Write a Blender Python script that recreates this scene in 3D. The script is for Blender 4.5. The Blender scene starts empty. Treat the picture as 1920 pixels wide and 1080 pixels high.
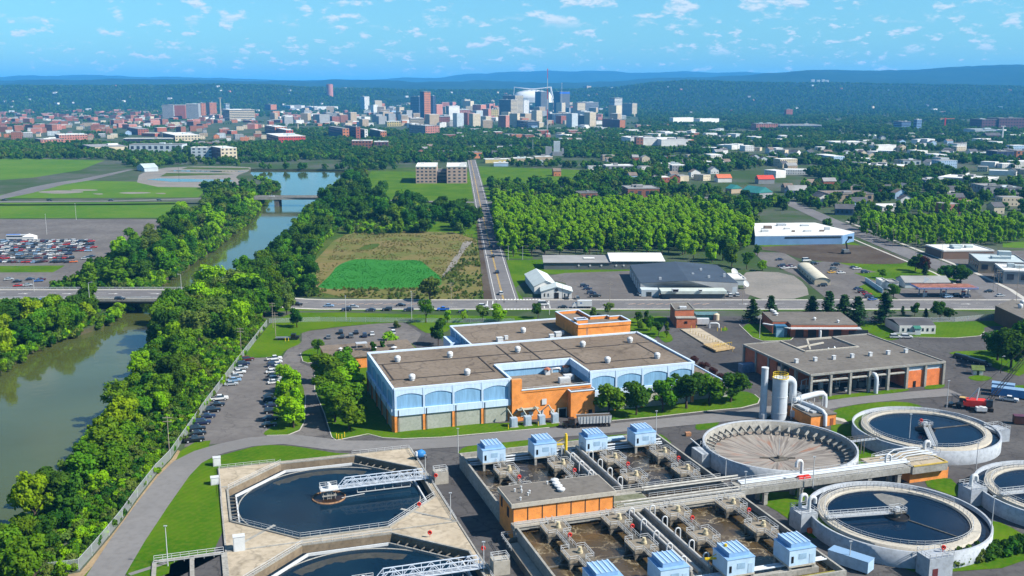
import bpy,bmesh,math,random
from mathutils import Vector,Matrix,noise
from mathutils.geometry import tessellate_polygon,delaunay_2d_cdt
random.seed(7)
sc=bpy.context.scene
COL=sc.collection
# camera
FOC,YH,CAMH=1900.0,170.0,100.0
PITCH=math.atan((540-YH)/FOC)
SP,CP=math.sin(PITCH),math.cos(PITCH)
cam_d=bpy.data.cameras.new('camera')
cam_d.sensor_width=36.0
cam_d.lens=FOC/1920*36.0
cam_d.clip_start=1.0
cam_d.clip_end=120000.0
cam=bpy.data.objects.new('camera',cam_d)
cam.location=(0,0,CAMH)
cam.rotation_euler=(math.pi/2-PITCH,0,0)
COL.objects.link(cam)
sc.camera=cam
# sun and sky
SUN_EL=math.radians(43.0)
SUN_AZ=math.radians(109.0)
sun_dir=Vector((math.sin(SUN_AZ)*math.cos(SUN_EL),math.cos(SUN_AZ)*math.cos(SUN_EL),math.sin(SUN_EL)))
sl=bpy.data.lights.new('sun','SUN')
sl.energy=5.0
sl.angle=math.radians(0.5)
sl.color=(1.0,0.94,0.84)
so=bpy.data.objects.new('sun',sl)
so.rotation_euler=(-sun_dir).to_track_quat('-Z','Y').to_euler()
so.location=(0,0,500)
COL.objects.link(so)
world=bpy.data.worlds.new('World')
sc.world=world
world.use_nodes=True
world.cycles.sampling_method='MANUAL'
world.cycles.sample_map_resolution=256
nt=world.node_tree
nt.nodes.clear()
def wn(t,**k):
 n=nt.nodes.new(t)
 for a,b in k.items():
  setattr(n,a,b)
 return n
def wm(op,a,b=None,c=None):
 n=wn('ShaderNodeMath',operation=op)
 for i,x in enumerate((a,b,c)):
  if x is None:continue
  if isinstance(x,(int,float)):n.inputs[i].default_value=x
  else:nt.links.new(x,n.inputs[i])
 return n.outputs[0]
sky=wn('ShaderNodeTexSky')
sky.sky_type='NISHITA'
sky.sun_disc=False
sky.sun_elevation=SUN_EL
sky.sun_rotation=SUN_AZ
sky.altitude=100
sky.air_density=1.0
sky.dust_density=0.8
sky.ozone_density=2.2
tc=wn('ShaderNodeTexCoord')
sep=wn('ShaderNodeSeparateXYZ')
nt.links.new(tc.outputs['Generated'],sep.inputs[0])
X,Y,Z=sep.outputs
el=wm('ARCSINE',wm('MINIMUM',wm('MAXIMUM',Z,-1.0),1.0))
hor=wm('SQRT',wm('ADD',wm('MULTIPLY',X,X),wm('MULTIPLY',Y,Y)))
ux=wm('DIVIDE',X,wm('MAXIMUM',hor,1e-4))
uy=wm('DIVIDE',Y,wm('MAXIMUM',hor,1e-4))
def ss(x,a,b):
 n=wn('ShaderNodeMapRange',interpolation_type='SMOOTHSTEP')
 nt.links.new(x,n.inputs[0])
 n.inputs[1].default_value=a;n.inputs[2].default_value=b
 return n.outputs[0]
D2R=math.pi/180
cover=None;shade=None
BANDS=[(0.7,1.2,1.9,2.5,88,.55,3.1),(1.7,2.3,3.4,4.1,62,.54,9.7),(3.2,3.9,6.0,7.5,42,.535,21.3),(6.0,8.0,14.,19.,10,.53,37.9),(15.,20.,60.,88.,4,.55,51.2)]
for par in(0,1):
 rows=BANDS[par::2]
 s_,off_,thr_,win=rows[0][4],rows[0][6],rows[0][5],None
 for k,(e0,e1,e2,e3,s,thr,off)in enumerate(rows):
  w_=wm('MULTIPLY',ss(el,e0*D2R,e1*D2R),wm('SUBTRACT',1.0,ss(el,e2*D2R,e3*D2R)))
  win=w_ if win is None else wm('ADD',win,w_)
  if k:
   st=wm('GREATER_THAN',el,(rows[k-1][3]+e0)/2*D2R)
   s_=wm('ADD',s_,wm('MULTIPLY',st,float(s-rows[k-1][4])))
   off_=wm('ADD',off_,wm('MULTIPLY',st,off-rows[k-1][6]))
   thr_=wm('ADD',thr_,wm('MULTIPLY',st,thr-rows[k-1][5]))
 comb=wn('ShaderNodeCombineXYZ')
 nt.links.new(wm('ADD',wm('MULTIPLY',ux,s_),off_),comb.inputs[0])
 nt.links.new(wm('MULTIPLY',uy,s_),comb.inputs[1])
 nt.links.new(wm('ADD',wm('MULTIPLY',wm('MULTIPLY',el,s_),2.3),off_),comb.inputs[2])
 def cl(dz):
  add=wn('ShaderNodeVectorMath',operation='ADD')
  nt.links.new(comb.outputs[0],add.inputs[0]);add.inputs[1].default_value=(0,0,dz)
  n1=wn('ShaderNodeTexNoise');n1.inputs['Scale'].default_value=0.8;n1.inputs['Detail'].default_value=5;n1.inputs['Roughness'].default_value=.58
  nt.links.new(add.outputs[0],n1.inputs['Vector'])
  return n1.outputs['Fac']
 a=cl(0.0)
 b=cl(0.16)
 mr_=wn('ShaderNodeMapRange',interpolation_type='SMOOTHSTEP')
 nt.links.new(wm('SUBTRACT',a,thr_),mr_.inputs[0]);mr_.inputs[1].default_value=0.0;mr_.inputs[2].default_value=.13
 m=wm('MULTIPLY',mr_.outputs[0],win)
 sh=ss(wm('SUBTRACT',b,a),-0.02,0.06)
 if cover is None:cover,shade=m,wm('MULTIPLY',sh,m)
 else:
  shade=wm('MAXIMUM',shade,wm('MULTIPLY',sh,m))
  cover=wm('MAXIMUM',cover,m)
ccol=wn('ShaderNodeMix',data_type='RGBA')
ccol.inputs['A'].default_value=(8.6,8.9,9.1,1)
ccol.inputs['B'].default_value=(5.2,6.4,7.6,1)
nt.links.new(shade,ccol.inputs['Factor'])
tint=wn('ShaderNodeMix',data_type='RGBA',blend_type='MULTIPLY')
tint.inputs['Factor'].default_value=1.0
tint.inputs['B'].default_value=(0.70,1.27,1.50,1)
nt.links.new(sky.outputs[0],tint.inputs['A'])
mx=wn('ShaderNodeMix',data_type='RGBA')
nt.links.new(wm('MULTIPLY',cover,0.78),mx.inputs['Factor'])
nt.links.new(tint.outputs['Result'],mx.inputs['A'])
nt.links.new(ccol.outputs['Result'],mx.inputs['B'])
bg=wn('ShaderNodeBackground')
bg.inputs['Strength'].default_value=0.05
nt.links.new(mx.outputs['Result'],bg.inputs['Color'])
wo=wn('ShaderNodeOutputWorld')
nt.links.new(bg.outputs[0],wo.inputs['Surface'])
sc.view_settings.view_transform='Standard'
sc.view_settings.look='None'
sc.view_settings.exposure=1.1
sc.view_settings.gamma=1.0
sc.view_settings.use_curve_mapping=False
sc.render.engine='CYCLES'
cy=sc.cycles
cy.use_denoising=True
try:
 cy.denoiser='OPENIMAGEDENOISE'
except Exception:
 pass
cy.max_bounces=6
cy.diffuse_bounces=2
cy.glossy_bounces=3
cy.transmission_bounces=4
cy.transparent_max_bounces=6
cy.volume_bounces=1
cy.volume_max_steps=64
cy.use_adaptive_sampling=True
cy.adaptive_threshold=0.02
cy.sample_clamp_indirect=4.0
# measuring: a point of the photograph on the plane z
def P(x,y,z=0.0):
 dx=(x-960)/FOC;dy=-(y-540)/FOC
 yy=CP+dy*SP;zz=-SP+dy*CP
 t=(z-CAMH)/zz
 return(dx*t,yy*t)
def PP(pts,z=0.0):
 return[P(x,y,z)for x,y in pts]
ANG=math.radians(17.7)
CA,SA=math.cos(ANG),math.sin(ANG)
O0=P(744,814)
def W(u,v):
 return(O0[0]+u*CA-v*SA,O0[1]+u*SA+v*CA)
def UV(x,y,z=0.0):
 a,b=P(x,y,z);a-=O0[0];b-=O0[1]
 return(a*CA+b*SA,-a*SA+b*CA)
# materials
MATS={}
ALB=0.66
def alb(c):return tuple(x*ALB for x in c)
def mat(name,col,rough=0.85,var=0.12,scale=0.6,col2=None,spec=0.15,metal=0.0,bump=0.0,detail=4.0,rnd=0.0,coords='pos',stretch=None,mixlo=.35,mixhi=.65):
 """Procedural surface: colour wandering between two tones on a noise, optional fine relief, optional difference from copy to copy."""
 if name in MATS:return MATS[name]
 col=alb(col);col2=col2 and alb(col2)
 m=bpy.data.materials.new(name);m.use_nodes=True
 t=m.node_tree;N=t.nodes;LK=t.links
 bs=N['Principled BSDF']
 bs.inputs['Roughness'].default_value=rough
 bs.inputs['Specular IOR Level'].default_value=spec
 bs.inputs['Metallic'].default_value=metal
 if coords=='pos':
  g=N.new('ShaderNodeNewGeometry');vec=g.outputs['Position']
 else:
  g=N.new('ShaderNodeTexCoord');vec=g.outputs['Object']
 if stretch:
  mp=N.new('ShaderNodeMapping');mp.inputs['Scale'].default_value=stretch
  if coords=='pos':mp.inputs['Rotation'].default_value=(0,0,0)
  LK.new(vec,mp.inputs['Vector']);vec=mp.outputs[0]
 nz=N.new('ShaderNodeTexNoise');nz.inputs['Scale'].default_value=scale;nz.inputs['Detail'].default_value=detail;nz.inputs['Roughness'].default_value=.6
 LK.new(vec,nz.inputs['Vector'])
 mr=N.new('ShaderNodeMapRange');mr.inputs[1].default_value=mixlo;mr.inputs[2].default_value=mixhi
 LK.new(nz.outputs['Fac'],mr.inputs[0])
 if col2 is None:
  a=tuple(c*(1-var)for c in col);b=tuple(min(1,c*(1+var))for c in col)
 else:a,b=col,col2
 mi=N.new('ShaderNodeMix');mi.data_type='RGBA'
 mi.inputs['A'].default_value=(*a,1);mi.inputs['B'].default_value=(*b,1)
 LK.new(mr.outputs[0],mi.inputs['Factor'])
 out=mi.outputs['Result']
 if rnd:
  oi=N.new('ShaderNodeObjectInfo')
  hs=N.new('ShaderNodeHueSaturation')
  r2=N.new('ShaderNodeMapRange');r2.inputs[3].default_value=1-rnd;r2.inputs[4].default_value=1+rnd
  LK.new(oi.outputs['Random'],r2.inputs[0]);LK.new(r2.outputs[0],hs.inputs['Value'])
  LK.new(out,hs.inputs['Color']);out=hs.outputs[0]
 LK.new(out,bs.inputs['Base Color'])
 if bump:
  bp=N.new('ShaderNodeBump');bp.inputs['Strength'].default_value=bump
  n2=N.new('ShaderNodeTexNoise');n2.inputs['Scale'].default_value=scale*8;n2.inputs['Detail'].default_value=3
  LK.new(vec,n2.inputs['Vector']);LK.new(n2.outputs['Fac'],bp.inputs['Height']);LK.new(bp.outputs[0],bs.inputs['Normal'])
 MATS[name]=m
 return m
def two_scale(name,c1,c2,c3,s1,s2,rough=.95,spec=.02,streak=None,lo=.4,hi=.62,bump=0.0,crack=None):
 """Ground cover: three tones, patches at scale s1 and fine mottle at scale s2; streak=(angle, period, depth) adds mowing or tyre lines."""
 if name in MATS:return MATS[name]
 c1,c2,c3=alb(c1),alb(c2),alb(c3)
 m=bpy.data.materials.new(name);m.use_nodes=True
 t=m.node_tree;N=t.nodes;LK=t.links
 bs=N['Principled BSDF'];bs.inputs['Roughness'].default_value=rough;bs.inputs['Specular IOR Level'].default_value=spec
 g=N.new('ShaderNodeNewGeometry');vec=g.outputs['Position']
 def nz(s,d=4):
  n=N.new('ShaderNodeTexNoise');n.inputs['Scale'].default_value=s;n.inputs['Detail'].default_value=d;n.inputs['Roughness'].default_value=.62
  LK.new(vec,n.inputs['Vector']);return n.outputs['Fac']
 def rng(x,a,b):
  r=N.new('ShaderNodeMapRange');r.inputs[1].default_value=a;r.inputs[2].default_value=b;LK.new(x,r.inputs[0]);return r.outputs[0]
 m1=N.new('ShaderNodeMix');m1.data_type='RGBA';m1.inputs['A'].default_value=(*c1,1);m1.inputs['B'].default_value=(*c2,1)
 LK.new(rng(nz(s1),lo,hi),m1.inputs['Factor'])
 m2=N.new('ShaderNodeMix');m2.data_type='RGBA';m2.inputs['B'].default_value=(*c3,1)
 LK.new(m1.outputs['Result'],m2.inputs['A']);LK.new(rng(nz(s2,5),.45,.8),m2.inputs['Factor'])
 out=m2.outputs['Result']
 if streak:
  a,per,dep=streak
  mp=N.new('ShaderNodeMapping');mp.inputs['Rotation'].default_value=(0,0,a);LK.new(vec,mp.inputs['Vector'])
  wv=N.new('ShaderNodeTexWave');wv.inputs['Scale'].default_value=1/per;wv.inputs['Distortion'].default_value=1.2;wv.inputs['Detail'].default_value=2;wv.inputs['Detail Scale'].default_value=.3
  LK.new(mp.outputs[0],wv.inputs['Vector'])
  hs=N.new('ShaderNodeHueSaturation');r=N.new('ShaderNodeMapRange');r.inputs[3].default_value=1-dep;r.inputs[4].default_value=1+dep
  LK.new(wv.outputs['Fac'],r.inputs[0]);LK.new(r.outputs[0],hs.inputs['Value']);LK.new(out,hs.inputs['Color']);out=hs.outputs[0]
 if crack:
  cs,cw,cd=crack
  vm=N.new('ShaderNodeVectorMath');vm.operation='MULTIPLY_ADD';nn=N.new('ShaderNodeTexNoise');nn.inputs['Scale'].default_value=cs*3;LK.new(vec,nn.inputs['Vector'])
  LK.new(nn.outputs['Color'],vm.inputs[0]);vm.inputs[1].default_value=(.6/cs,.6/cs,0);LK.new(vec,vm.inputs[2])
  vo=N.new('ShaderNodeTexVoronoi');vo.feature='DISTANCE_TO_EDGE';vo.inputs['Scale'].default_value=cs;LK.new(vm.outputs[0],vo.inputs['Vector'])
  r=N.new('ShaderNodeMapRange');r.inputs[1].default_value=0;r.inputs[2].default_value=cw;r.inputs[3].default_value=cd;r.inputs[4].default_value=1;LK.new(vo.outputs['Distance'],r.inputs[0])
  hs=N.new('ShaderNodeHueSaturation');LK.new(out,hs.inputs['Color']);LK.new(r.outputs[0],hs.inputs['Value']);out=hs.outputs[0]
 LK.new(out,bs.inputs['Base Color'])
 if bump:
  bp=N.new('ShaderNodeBump');bp.inputs['Strength'].default_value=bump
  LK.new(nz(s2*2,3),bp.inputs['Height']);LK.new(bp.outputs[0],bs.inputs['Normal'])
 MATS[name]=m
 return m
def water(name,col,rough=.06,wave=.25,wscale=.5,spec=.5,c2=None,cs=.05):
 if name in MATS:return MATS[name]
 m=bpy.data.materials.new(name);m.use_nodes=True
 t=m.node_tree;N=t.nodes;LK=t.links
 bs=N['Principled BSDF'];bs.inputs['Roughness'].default_value=rough;bs.inputs['IOR'].default_value=1.33;bs.inputs['Specular IOR Level'].default_value=spec
 g=N.new('ShaderNodeNewGeometry')
 n0=N.new('ShaderNodeTexNoise');n0.inputs['Scale'].default_value=cs;n0.inputs['Detail'].default_value=4;LK.new(g.outputs['Position'],n0.inputs['Vector'])
 mi=N.new('ShaderNodeMix');mi.data_type='RGBA';mi.inputs['A'].default_value=(*col,1);mi.inputs['B'].default_value=(*(c2 or tuple(c*1.3 for c in col)),1)
 r=N.new('ShaderNodeMapRange');r.inputs[1].default_value=.4;r.inputs[2].default_value=.62;LK.new(n0.outputs['Fac'],r.inputs[0]);LK.new(r.outputs[0],mi.inputs['Factor'])
 LK.new(mi.outputs['Result'],bs.inputs['Base Color'])
 nz=N.new('ShaderNodeTexNoise');nz.inputs['Scale'].default_value=wscale;nz.inputs['Detail'].default_value=4
 LK.new(g.outputs['Position'],nz.inputs['Vector'])
 bp=N.new('ShaderNodeBump');bp.inputs['Strength'].default_value=wave;bp.inputs['Distance'].default_value=.3
 LK.new(nz.outputs['Fac'],bp.inputs['Height']);LK.new(bp.outputs[0],bs.inputs['Normal'])
 MATS[name]=m
 return m
def plain(name,col,rough=.6,spec=.4,metal=0.0):
 return mat(name,col,rough,.06,1.5,spec=spec,metal=metal,detail=2)
# mesh collector
class MB:
 def __init__(s):s.v=[];s.f=[];s.m=[];s.sm=[]
 def add(s,vs,fs,mi=0,smooth=False):
  o=len(s.v);s.v+=[tuple(x)for x in vs]
  for f in fs:s.f.append([i+o for i in f]);s.m.append(mi);s.sm.append(smooth)
  return s
 def box(s,x0,x1,y0,y1,z0,z1,mi=0,bottom=False):
  v=[(x0,y0,z0),(x1,y0,z0),(x1,y1,z0),(x0,y1,z0),(x0,y0,z1),(x1,y0,z1),(x1,y1,z1),(x0,y1,z1)]
  f=[(4,5,6,7),(0,1,5,4),(1,2,6,5),(2,3,7,6),(3,0,4,7)]
  if bottom:f.append((3,2,1,0))
  return s.add(v,f,mi)
 def bar(s,a,b,w,h=None,mi=0):
  """a square bar from a to b"""
  h=h or w
  a=Vector(a);b=Vector(b);d=b-a
  if d.length<1e-6:return s
  d.normalize()
  up=Vector((0,0,1))if abs(d.z)<.95 else Vector((1,0,0))
  r=d.cross(up).normalized();u=r.cross(d).normalized()
  r*=w/2;u*=h/2
  v=[a-r-u,a+r-u,a+r+u,a-r+u,b-r-u,b+r-u,b+r+u,b-r+u]
  return s.add(v,[(0,1,2,3),(7,6,5,4),(0,4,5,1),(1,5,6,2),(2,6,7,3),(3,7,4,0)],mi)
 def tube(s,pts,r,n=10,mi=0,caps=True,smooth=True):
  pts=[Vector(p)for p in pts];k=len(pts);vs=[]
  prev=None
  for i,p in enumerate(pts):
   d=(pts[min(i+1,k-1)]-pts[max(i-1,0)]).normalized()
   if prev is None:
    up=Vector((0,0,1))if abs(d.z)<.9 else Vector((1,0,0))
    a=d.cross(up).normalized()
   else:
    a=(prev-d*prev.dot(d)).normalized()
   prev=a
   b=d.cross(a)
   rr=r[i]if isinstance(r,(list,tuple))else r
   for j in range(n):
    t=2*math.pi*j/n
    vs.append(p+a*(rr*math.cos(t))+b*(rr*math.sin(t)))
  fs=[]
  for i in range(k-1):
   for j in range(n):
    fs.append((i*n+j,i*n+(j+1)%n,(i+1)*n+(j+1)%n,(i+1)*n+j))
  s.add(vs,fs,mi,smooth)
  if caps:
   s.add(vs[:n],[tuple(range(n))[::-1]],mi);s.add(vs[-n:],[tuple(range(n))],mi)
  return s
 def cyl(s,x,y,z0,z1,r,n=16,mi=0,r1=None,smooth=True):
  return s.tube([(x,y,z0),(x,y,z1)],[r,r if r1 is None else r1],n,mi,True,smooth)
 def prism(s,poly,z0,z1,mi=0,mtop=None):
  n=len(poly)
  a=sum(poly[i][0]*poly[(i+1)%n][1]-poly[(i+1)%n][0]*poly[i][1]for i in range(n))
  if a<0:poly=poly[::-1]
  v=[(x,y,z0)for x,y in poly]+[(x,y,z1)for x,y in poly]
  s.add(v,[(i,(i+1)%n,n+(i+1)%n,n+i)for i in range(n)],mi)
  tr=tessellate_polygon([[Vector((x,y,0))for x,y in poly]])
  s.add([(x,y,z1)for x,y in poly],[up_tri(poly,t)for t in tr],mi if mtop is None else mtop)
  return s
 def ring(s,cx,cy_,r0,r1,z0,z1,n=64,mi=0,a0=0.0,a1=2*math.pi,mtop=None):
  """an upright ring wall (outer radius r1, inner r0)"""
  full=abs(a1-a0-2*math.pi)<1e-6
  k=n if full else n+1
  vs=[]
  for i in range(k):
   t=a0+(a1-a0)*i/n;c,q=math.cos(t),math.sin(t)
   vs+=[(cx+r0*c,cy_+r0*q,z0),(cx+r1*c,cy_+r1*q,z0),(cx+r1*c,cy_+r1*q,z1),(cx+r0*c,cy_+r0*q,z1)]
  fo=[];ft=[]
  for i in range(n):
   a=4*i;b=4*((i+1)%k)
   fo+=[(a+1,b+1,b+2,a+2),(b,a,a+3,b+3)]
   ft+=[(a+2,b+2,b+3,a+3)]
  o=len(s.v);s.v+=vs
  for f in fo:s.f.append([i+o for i in f]);s.m.append(mi);s.sm.append(True)
  for f in ft:s.f.append([i+o for i in f]);s.m.append(mi if mtop is None else mtop);s.sm.append(False)
  return s
 def disc(s,cx,cy_,r,z,n=64,mi=0):
  return s.add([(cx+r*math.cos(2*math.pi*i/n),cy_+r*math.sin(2*math.pi*i/n),z)for i in range(n)],[tuple(range(n))],mi)
 def mesh(s,name,mats):
  me=bpy.data.meshes.new(name)
  me.from_pydata(s.v,[],s.f)
  for m in(mats if isinstance(mats,(list,tuple))else[mats]):me.materials.append(m)
  if any(s.m):me.polygons.foreach_set('material_index',s.m)
  if any(s.sm):me.polygons.foreach_set('use_smooth',s.sm)
  me.update()
  return me
 def build(s,name,mats,parent=None,loc=None,rot=0.0):
  return link(name,s.mesh(name,mats),parent,loc,rot)
def up_tri(poly,t):
 (ax,ay),(bx,by),(cx,cy_)=(poly[i][:2]for i in t)
 return tuple(t)if(bx-ax)*(cy_-ay)-(by-ay)*(cx-ax)>0 else tuple(t)[::-1]
def link(name,data,parent=None,loc=None,rot=0.0):
 o=bpy.data.objects.new(name,data);COL.objects.link(o)
 if parent is not None:o.parent=parent
 if loc is not None:o.location=loc
 if rot:o.rotation_euler=(0,0,rot)
 return o
def tag(o,label,cat,group=None,kind=None):
 o['label']=label;o['category']=cat
 if group:o['group']=group
 if kind:o['kind']=kind
 return o
def thing(name,label,cat,loc=(0,0,0),rot=0.0,group=None):
 """an Empty at the thing's base that parents its parts"""
 return tag(link(name,None,None,loc,rot),label,cat,group)
def plant_thing(name,label,cat,u,v,z=0.0,group=None,turn=0.0):
 x,y=W(u,v)
 return thing(name,label,cat,(x,y,z),ANG+turn,group)
def copy_tree(o,parent=None,loc=None,rot=None,label=None):
 c=o.copy();COL.objects.link(c);c.parent=parent
 if loc is not None:c.location=loc
 if rot is not None:c.rotation_euler=(0,0,rot)
 if label:c['label']=label
 for ch in KIDS.get(o.name,o.children):
  copy_tree(ch,c)
 return c
KIDS={}
def struct(name,o):
 o['kind']='structure';return o
def sheet(name,poly,z,m,holes=(),kind='structure'):
 """a flat ground sheet: world outline with holes"""
 loops=[[Vector((x,y,0))for x,y in poly]]+[[Vector((x,y,0))for x,y in h]for h in holes]
 flat=[p for l in loops for p in l]
 tr=tessellate_polygon(loops)
 pts=[(p.x,p.y)for p in flat]
 me=bpy.data.meshes.new(name)
 me.from_pydata([(p.x,p.y,z)for p in flat],[],[up_tri(pts,t)for t in tr])
 me.materials.append(m)
 o=link(name,me)
 if kind:o['kind']=kind
 return o
def smooth_loop(pts,k=2):
 for _ in range(k):
  q=[]
  n=len(pts)
  for i in range(n):
   a,b=pts[i],pts[(i+1)%n]
   q+=[(a[0]*.75+b[0]*.25,a[1]*.75+b[1]*.25),(a[0]*.25+b[0]*.75,a[1]*.25+b[1]*.75)]
  pts=q
 return pts
def inside(p,poly):
 x,y=p;c=False;n=len(poly)
 for i in range(n):
  x0,y0=poly[i];x1,y1=poly[(i+1)%n]
  if(y0>y)!=(y1>y)and x<(x1-x0)*(y-y0)/(y1-y0)+x0:c=not c
 return c
# ground materials
M_ground=two_scale('town_ground',(.050,.085,.028),(.11,.115,.10),(.045,.095,.02),.012,.09)
M_lawn=two_scale('mown_grass',(.048,.136,.003),(.092,.178,.005),(.125,.165,.016),.045,.7,streak=(math.radians(28),5.5,.045),bump=.3)
M_rough=two_scale('rough_grass',(.05,.105,.016),(.10,.13,.03),(.04,.075,.012),.05,.5,bump=.5)
M_field=two_scale('field_grass',(.068,.170,.012),(.100,.20,.016),(.135,.19,.032),.012,.15,streak=(math.radians(80),22,.07))
M_fallow=two_scale('fallow_growth',(.19,.155,.06),(.105,.14,.03),(.24,.19,.085),.025,.22,bump=.6)
M_reed=two_scale('wetland_green',(.035,.19,.03),(.045,.22,.036),(.03,.15,.026),.03,.4,bump=.6)
M_soil=two_scale('bare_soil',(.085,.065,.05),(.12,.10,.08),(.065,.05,.04),.04,.5,bump=.5)
M_gravel=two_scale('gravel',(.26,.24,.22),(.20,.19,.175),(.32,.30,.27),.05,.8)
M_sand=two_scale('sandy_strip',(.34,.25,.15),(.40,.30,.19),(.22,.17,.09),.2,1.2)
M_asph=two_scale('yard_asphalt',(.092,.088,.089),(.122,.118,.118),(.066,.062,.066),.035,.6,rough=.9,crack=(.11,.022,.62))
M_road=two_scale('road_asphalt',(.20,.195,.195),(.235,.228,.228),(.18,.172,.172),.03,.5,rough=.9)
M_road2=two_scale('worn_road',(.17,.165,.17),(.21,.205,.21),(.14,.135,.14),.02,.25,rough=.9)
M_lot=two_scale('lot_asphalt',(.145,.135,.132),(.19,.178,.172),(.115,.108,.108),.03,.35,rough=.92,crack=(.06,.014,.72))
M_conc=two_scale('concrete',(.40,.37,.32),(.47,.44,.385),(.33,.30,.25),.15,1.1)
M_kerb=mat('kerb_concrete',(.50,.48,.44),.85,.15,1.2)
M_paint=mat('white_paint',(.78,.78,.76),.6,.06,2)
M_yel=mat('yellow_paint',(.66,.42,.06),.6,.08,2)
M_redmark=mat('hatch_paint',(.62,.40,.27),.6,.08,2)
M_river=water('river_water',(.048,.058,.014),.06,.12,.25,c2=(.056,.070,.022),cs=.02,spec=.4)
M_bank=two_scale('bank_earth',(.10,.085,.055),(.06,.075,.03),(.14,.12,.08),.2,1.0)
M_forest=two_scale('forest_slope',(.014,.036,.013),(.026,.052,.018),(.009,.024,.010),.0035,.02,bump=.8)
# river, ground
RIVER=[(-260,930),(-110,1080),(40,1010),(135,890),(205,800),(255,720),(292,655),(322,602),(378,560),(455,520),(505,492),(552,440),(585,400),
(606,372),(636,345),(660,326),(668,319),(600,317.5),(470,317),(466,322),(480,334),(505,342),(524,352),(500,362),(492,378),(472,405),(405,460),
(345,500),(272,548),(214,592),(186,609),(110,632),(62,652),(0,690),(-90,740),(-330,830)]
river_w=PP(RIVER)
TANKS=[(-25.0,-40.0),(-25.0,-92.8)]
OCT=24.4
def octagon(u,v,r=OCT,ch=14.3):
 return[W(u+a,v+b)for a,b in[(-r,-r+ch),(-r+ch,-r),(r-ch,-r),(r,-r+ch),(r,r-ch),(r-ch,r),(-r+ch,r),(-r,r-ch)]]
CHAN=[UV(321,1050),UV(423,1031),(-51.5,-100),(-70,-100)]
CHAN=[(-66.3,-66.5),(-52.0,-66.5),(-52.0,-98.0),(-66.3,-98.0)]
chan_w=[W(*q)for q in CHAN]
holes_plant=[octagon(*TANKS[0]),octagon(*TANKS[1]),chan_w]
BIG=39000
sheet('ground',[(-BIG,-4000),(BIG,-4000),(BIG,37000),(-BIG,37000)],0.0,M_ground,[river_w]+holes_plant)
big_r=MB()
cxr=sum(p[0]for p in river_w)/len(river_w);cyr=sum(p[1]for p in river_w)/len(river_w)
sheet('river',river_w,-2.0,M_river)
n=len(river_w)
for i in range(n):
 (ax,ay),(bx,by)=river_w[i],river_w[(i+1)%n]
 big_r.add([(ax,ay,-3),(bx,by,-3),(bx,by,.0),(ax,ay,.0)],[(0,1,2,3)])
struct('',big_r.build('river_bank',M_bank))
for nm,q in[('harbour_water',[(275,336.5),(300,334.5),(425,337),(440,339.5),(420,341),(320,341)]),('harbour_water',[(312,321),(330,319.5),(436,320.5),(462,321.5),(400,322.8)])]:
 sheet(nm,PP(q),.12,M_river)
# hills on the horizon
def zat(y,d):
 dy=-(y-540)/FOC
 return CAMH+d*(-SP+dy*CP)/(CP+dy*SP)
def lerp_prof(prof,x):
 if x<=prof[0][0]:return prof[0][1]
 for(x0,y0),(x1,y1)in zip(prof,prof[1:]):
  if x<=x1:
   t=(x-x0)/(x1-x0);t=t*t*(3-2*t)
   return y0+(y1-y0)*t
 return prof[-1][1]
R_NEAR=[(-600,165),(0,163),(150,162),(300,161),(450,159.5),(520,159),(600,162),(680,166),(780,169),(900,169),(960,168),(1060,168),(1160,164),(1230,157),(1290,154),(1370,157),(1450,157),(1540,156),(1640,158),(1750,161),(1920,163),(2500,163)]
R_MID=[(-600,160),(0,152),(300,152),(700,154),(900,152),(1100,153),(1300,147),(1380,142),(1440,135),(1500,131),(1600,131.5),(1680,128),(1750,125.5),(1810,126.5),(1920,123),(2500,118)]
R_FAR=[(-600,140),(0,143),(150,142.5),(300,146),(450,148.5),(560,150.5),(700,150),(820,147),(890,141.5),(960,136.5),(1030,134),(1100,134.5),(1200,136.5),(1290,135),(1400,137),(1500,139),(1700,140),(2500,140)]
RID=[(R_NEAR,6800,1500),(R_MID,11000,3300),(R_FAR,17500,4500)]
def hill_h(px,d):
 h=0.0
 for prof,dd,w in RID:
  c=zat(lerp_prof(prof,px),dd)
  t=(d-dd)/w
  if d<dd:b=math.exp(-t*t*1.9)
  else:b=math.exp(-t*t*.7)
  h=max(h,c*b)if h<1 else max(h,c*b)+.12*min(h,c*b)
 return h
def hill_z(px,d):
 x=(px-960)/FOC*d
 if d<3600:return 0.0
 f=min(1,(d-3600)/1500)
 nz=noise.fractal(Vector((x/900,d/1300,1.3)),1.0,2.0,5)*(13+34*min(1,max(0,(d-6000)/4000)))*f*min(1.6,d/7000)+noise.fractal(Vector((x/130,d/260,4.1)),1.0,2.0,3)*4*f
 return max(-.6+.6*f,hill_h(px,d)*f+nz*.55-1.0)
hm=MB()
xs=[(-700+3320*i/330)for i in range(331)]
ds=[3600*(26000/3600)**(j/90)for j in range(91)]
for d in ds:
 for px in xs:
  hm.v.append(((px-960)/FOC*d,d,hill_z(px,d)if d>3700 else-.6))
nx=len(xs)
for j in range(len(ds)-1):
 for i in range(nx-1):
  a=j*nx+i
  hm.f.append([a,a+1,a+nx+1,a+nx]);hm.m.append(0);hm.sm.append(True)
struct('',hm.build('hills',M_forest))
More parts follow.
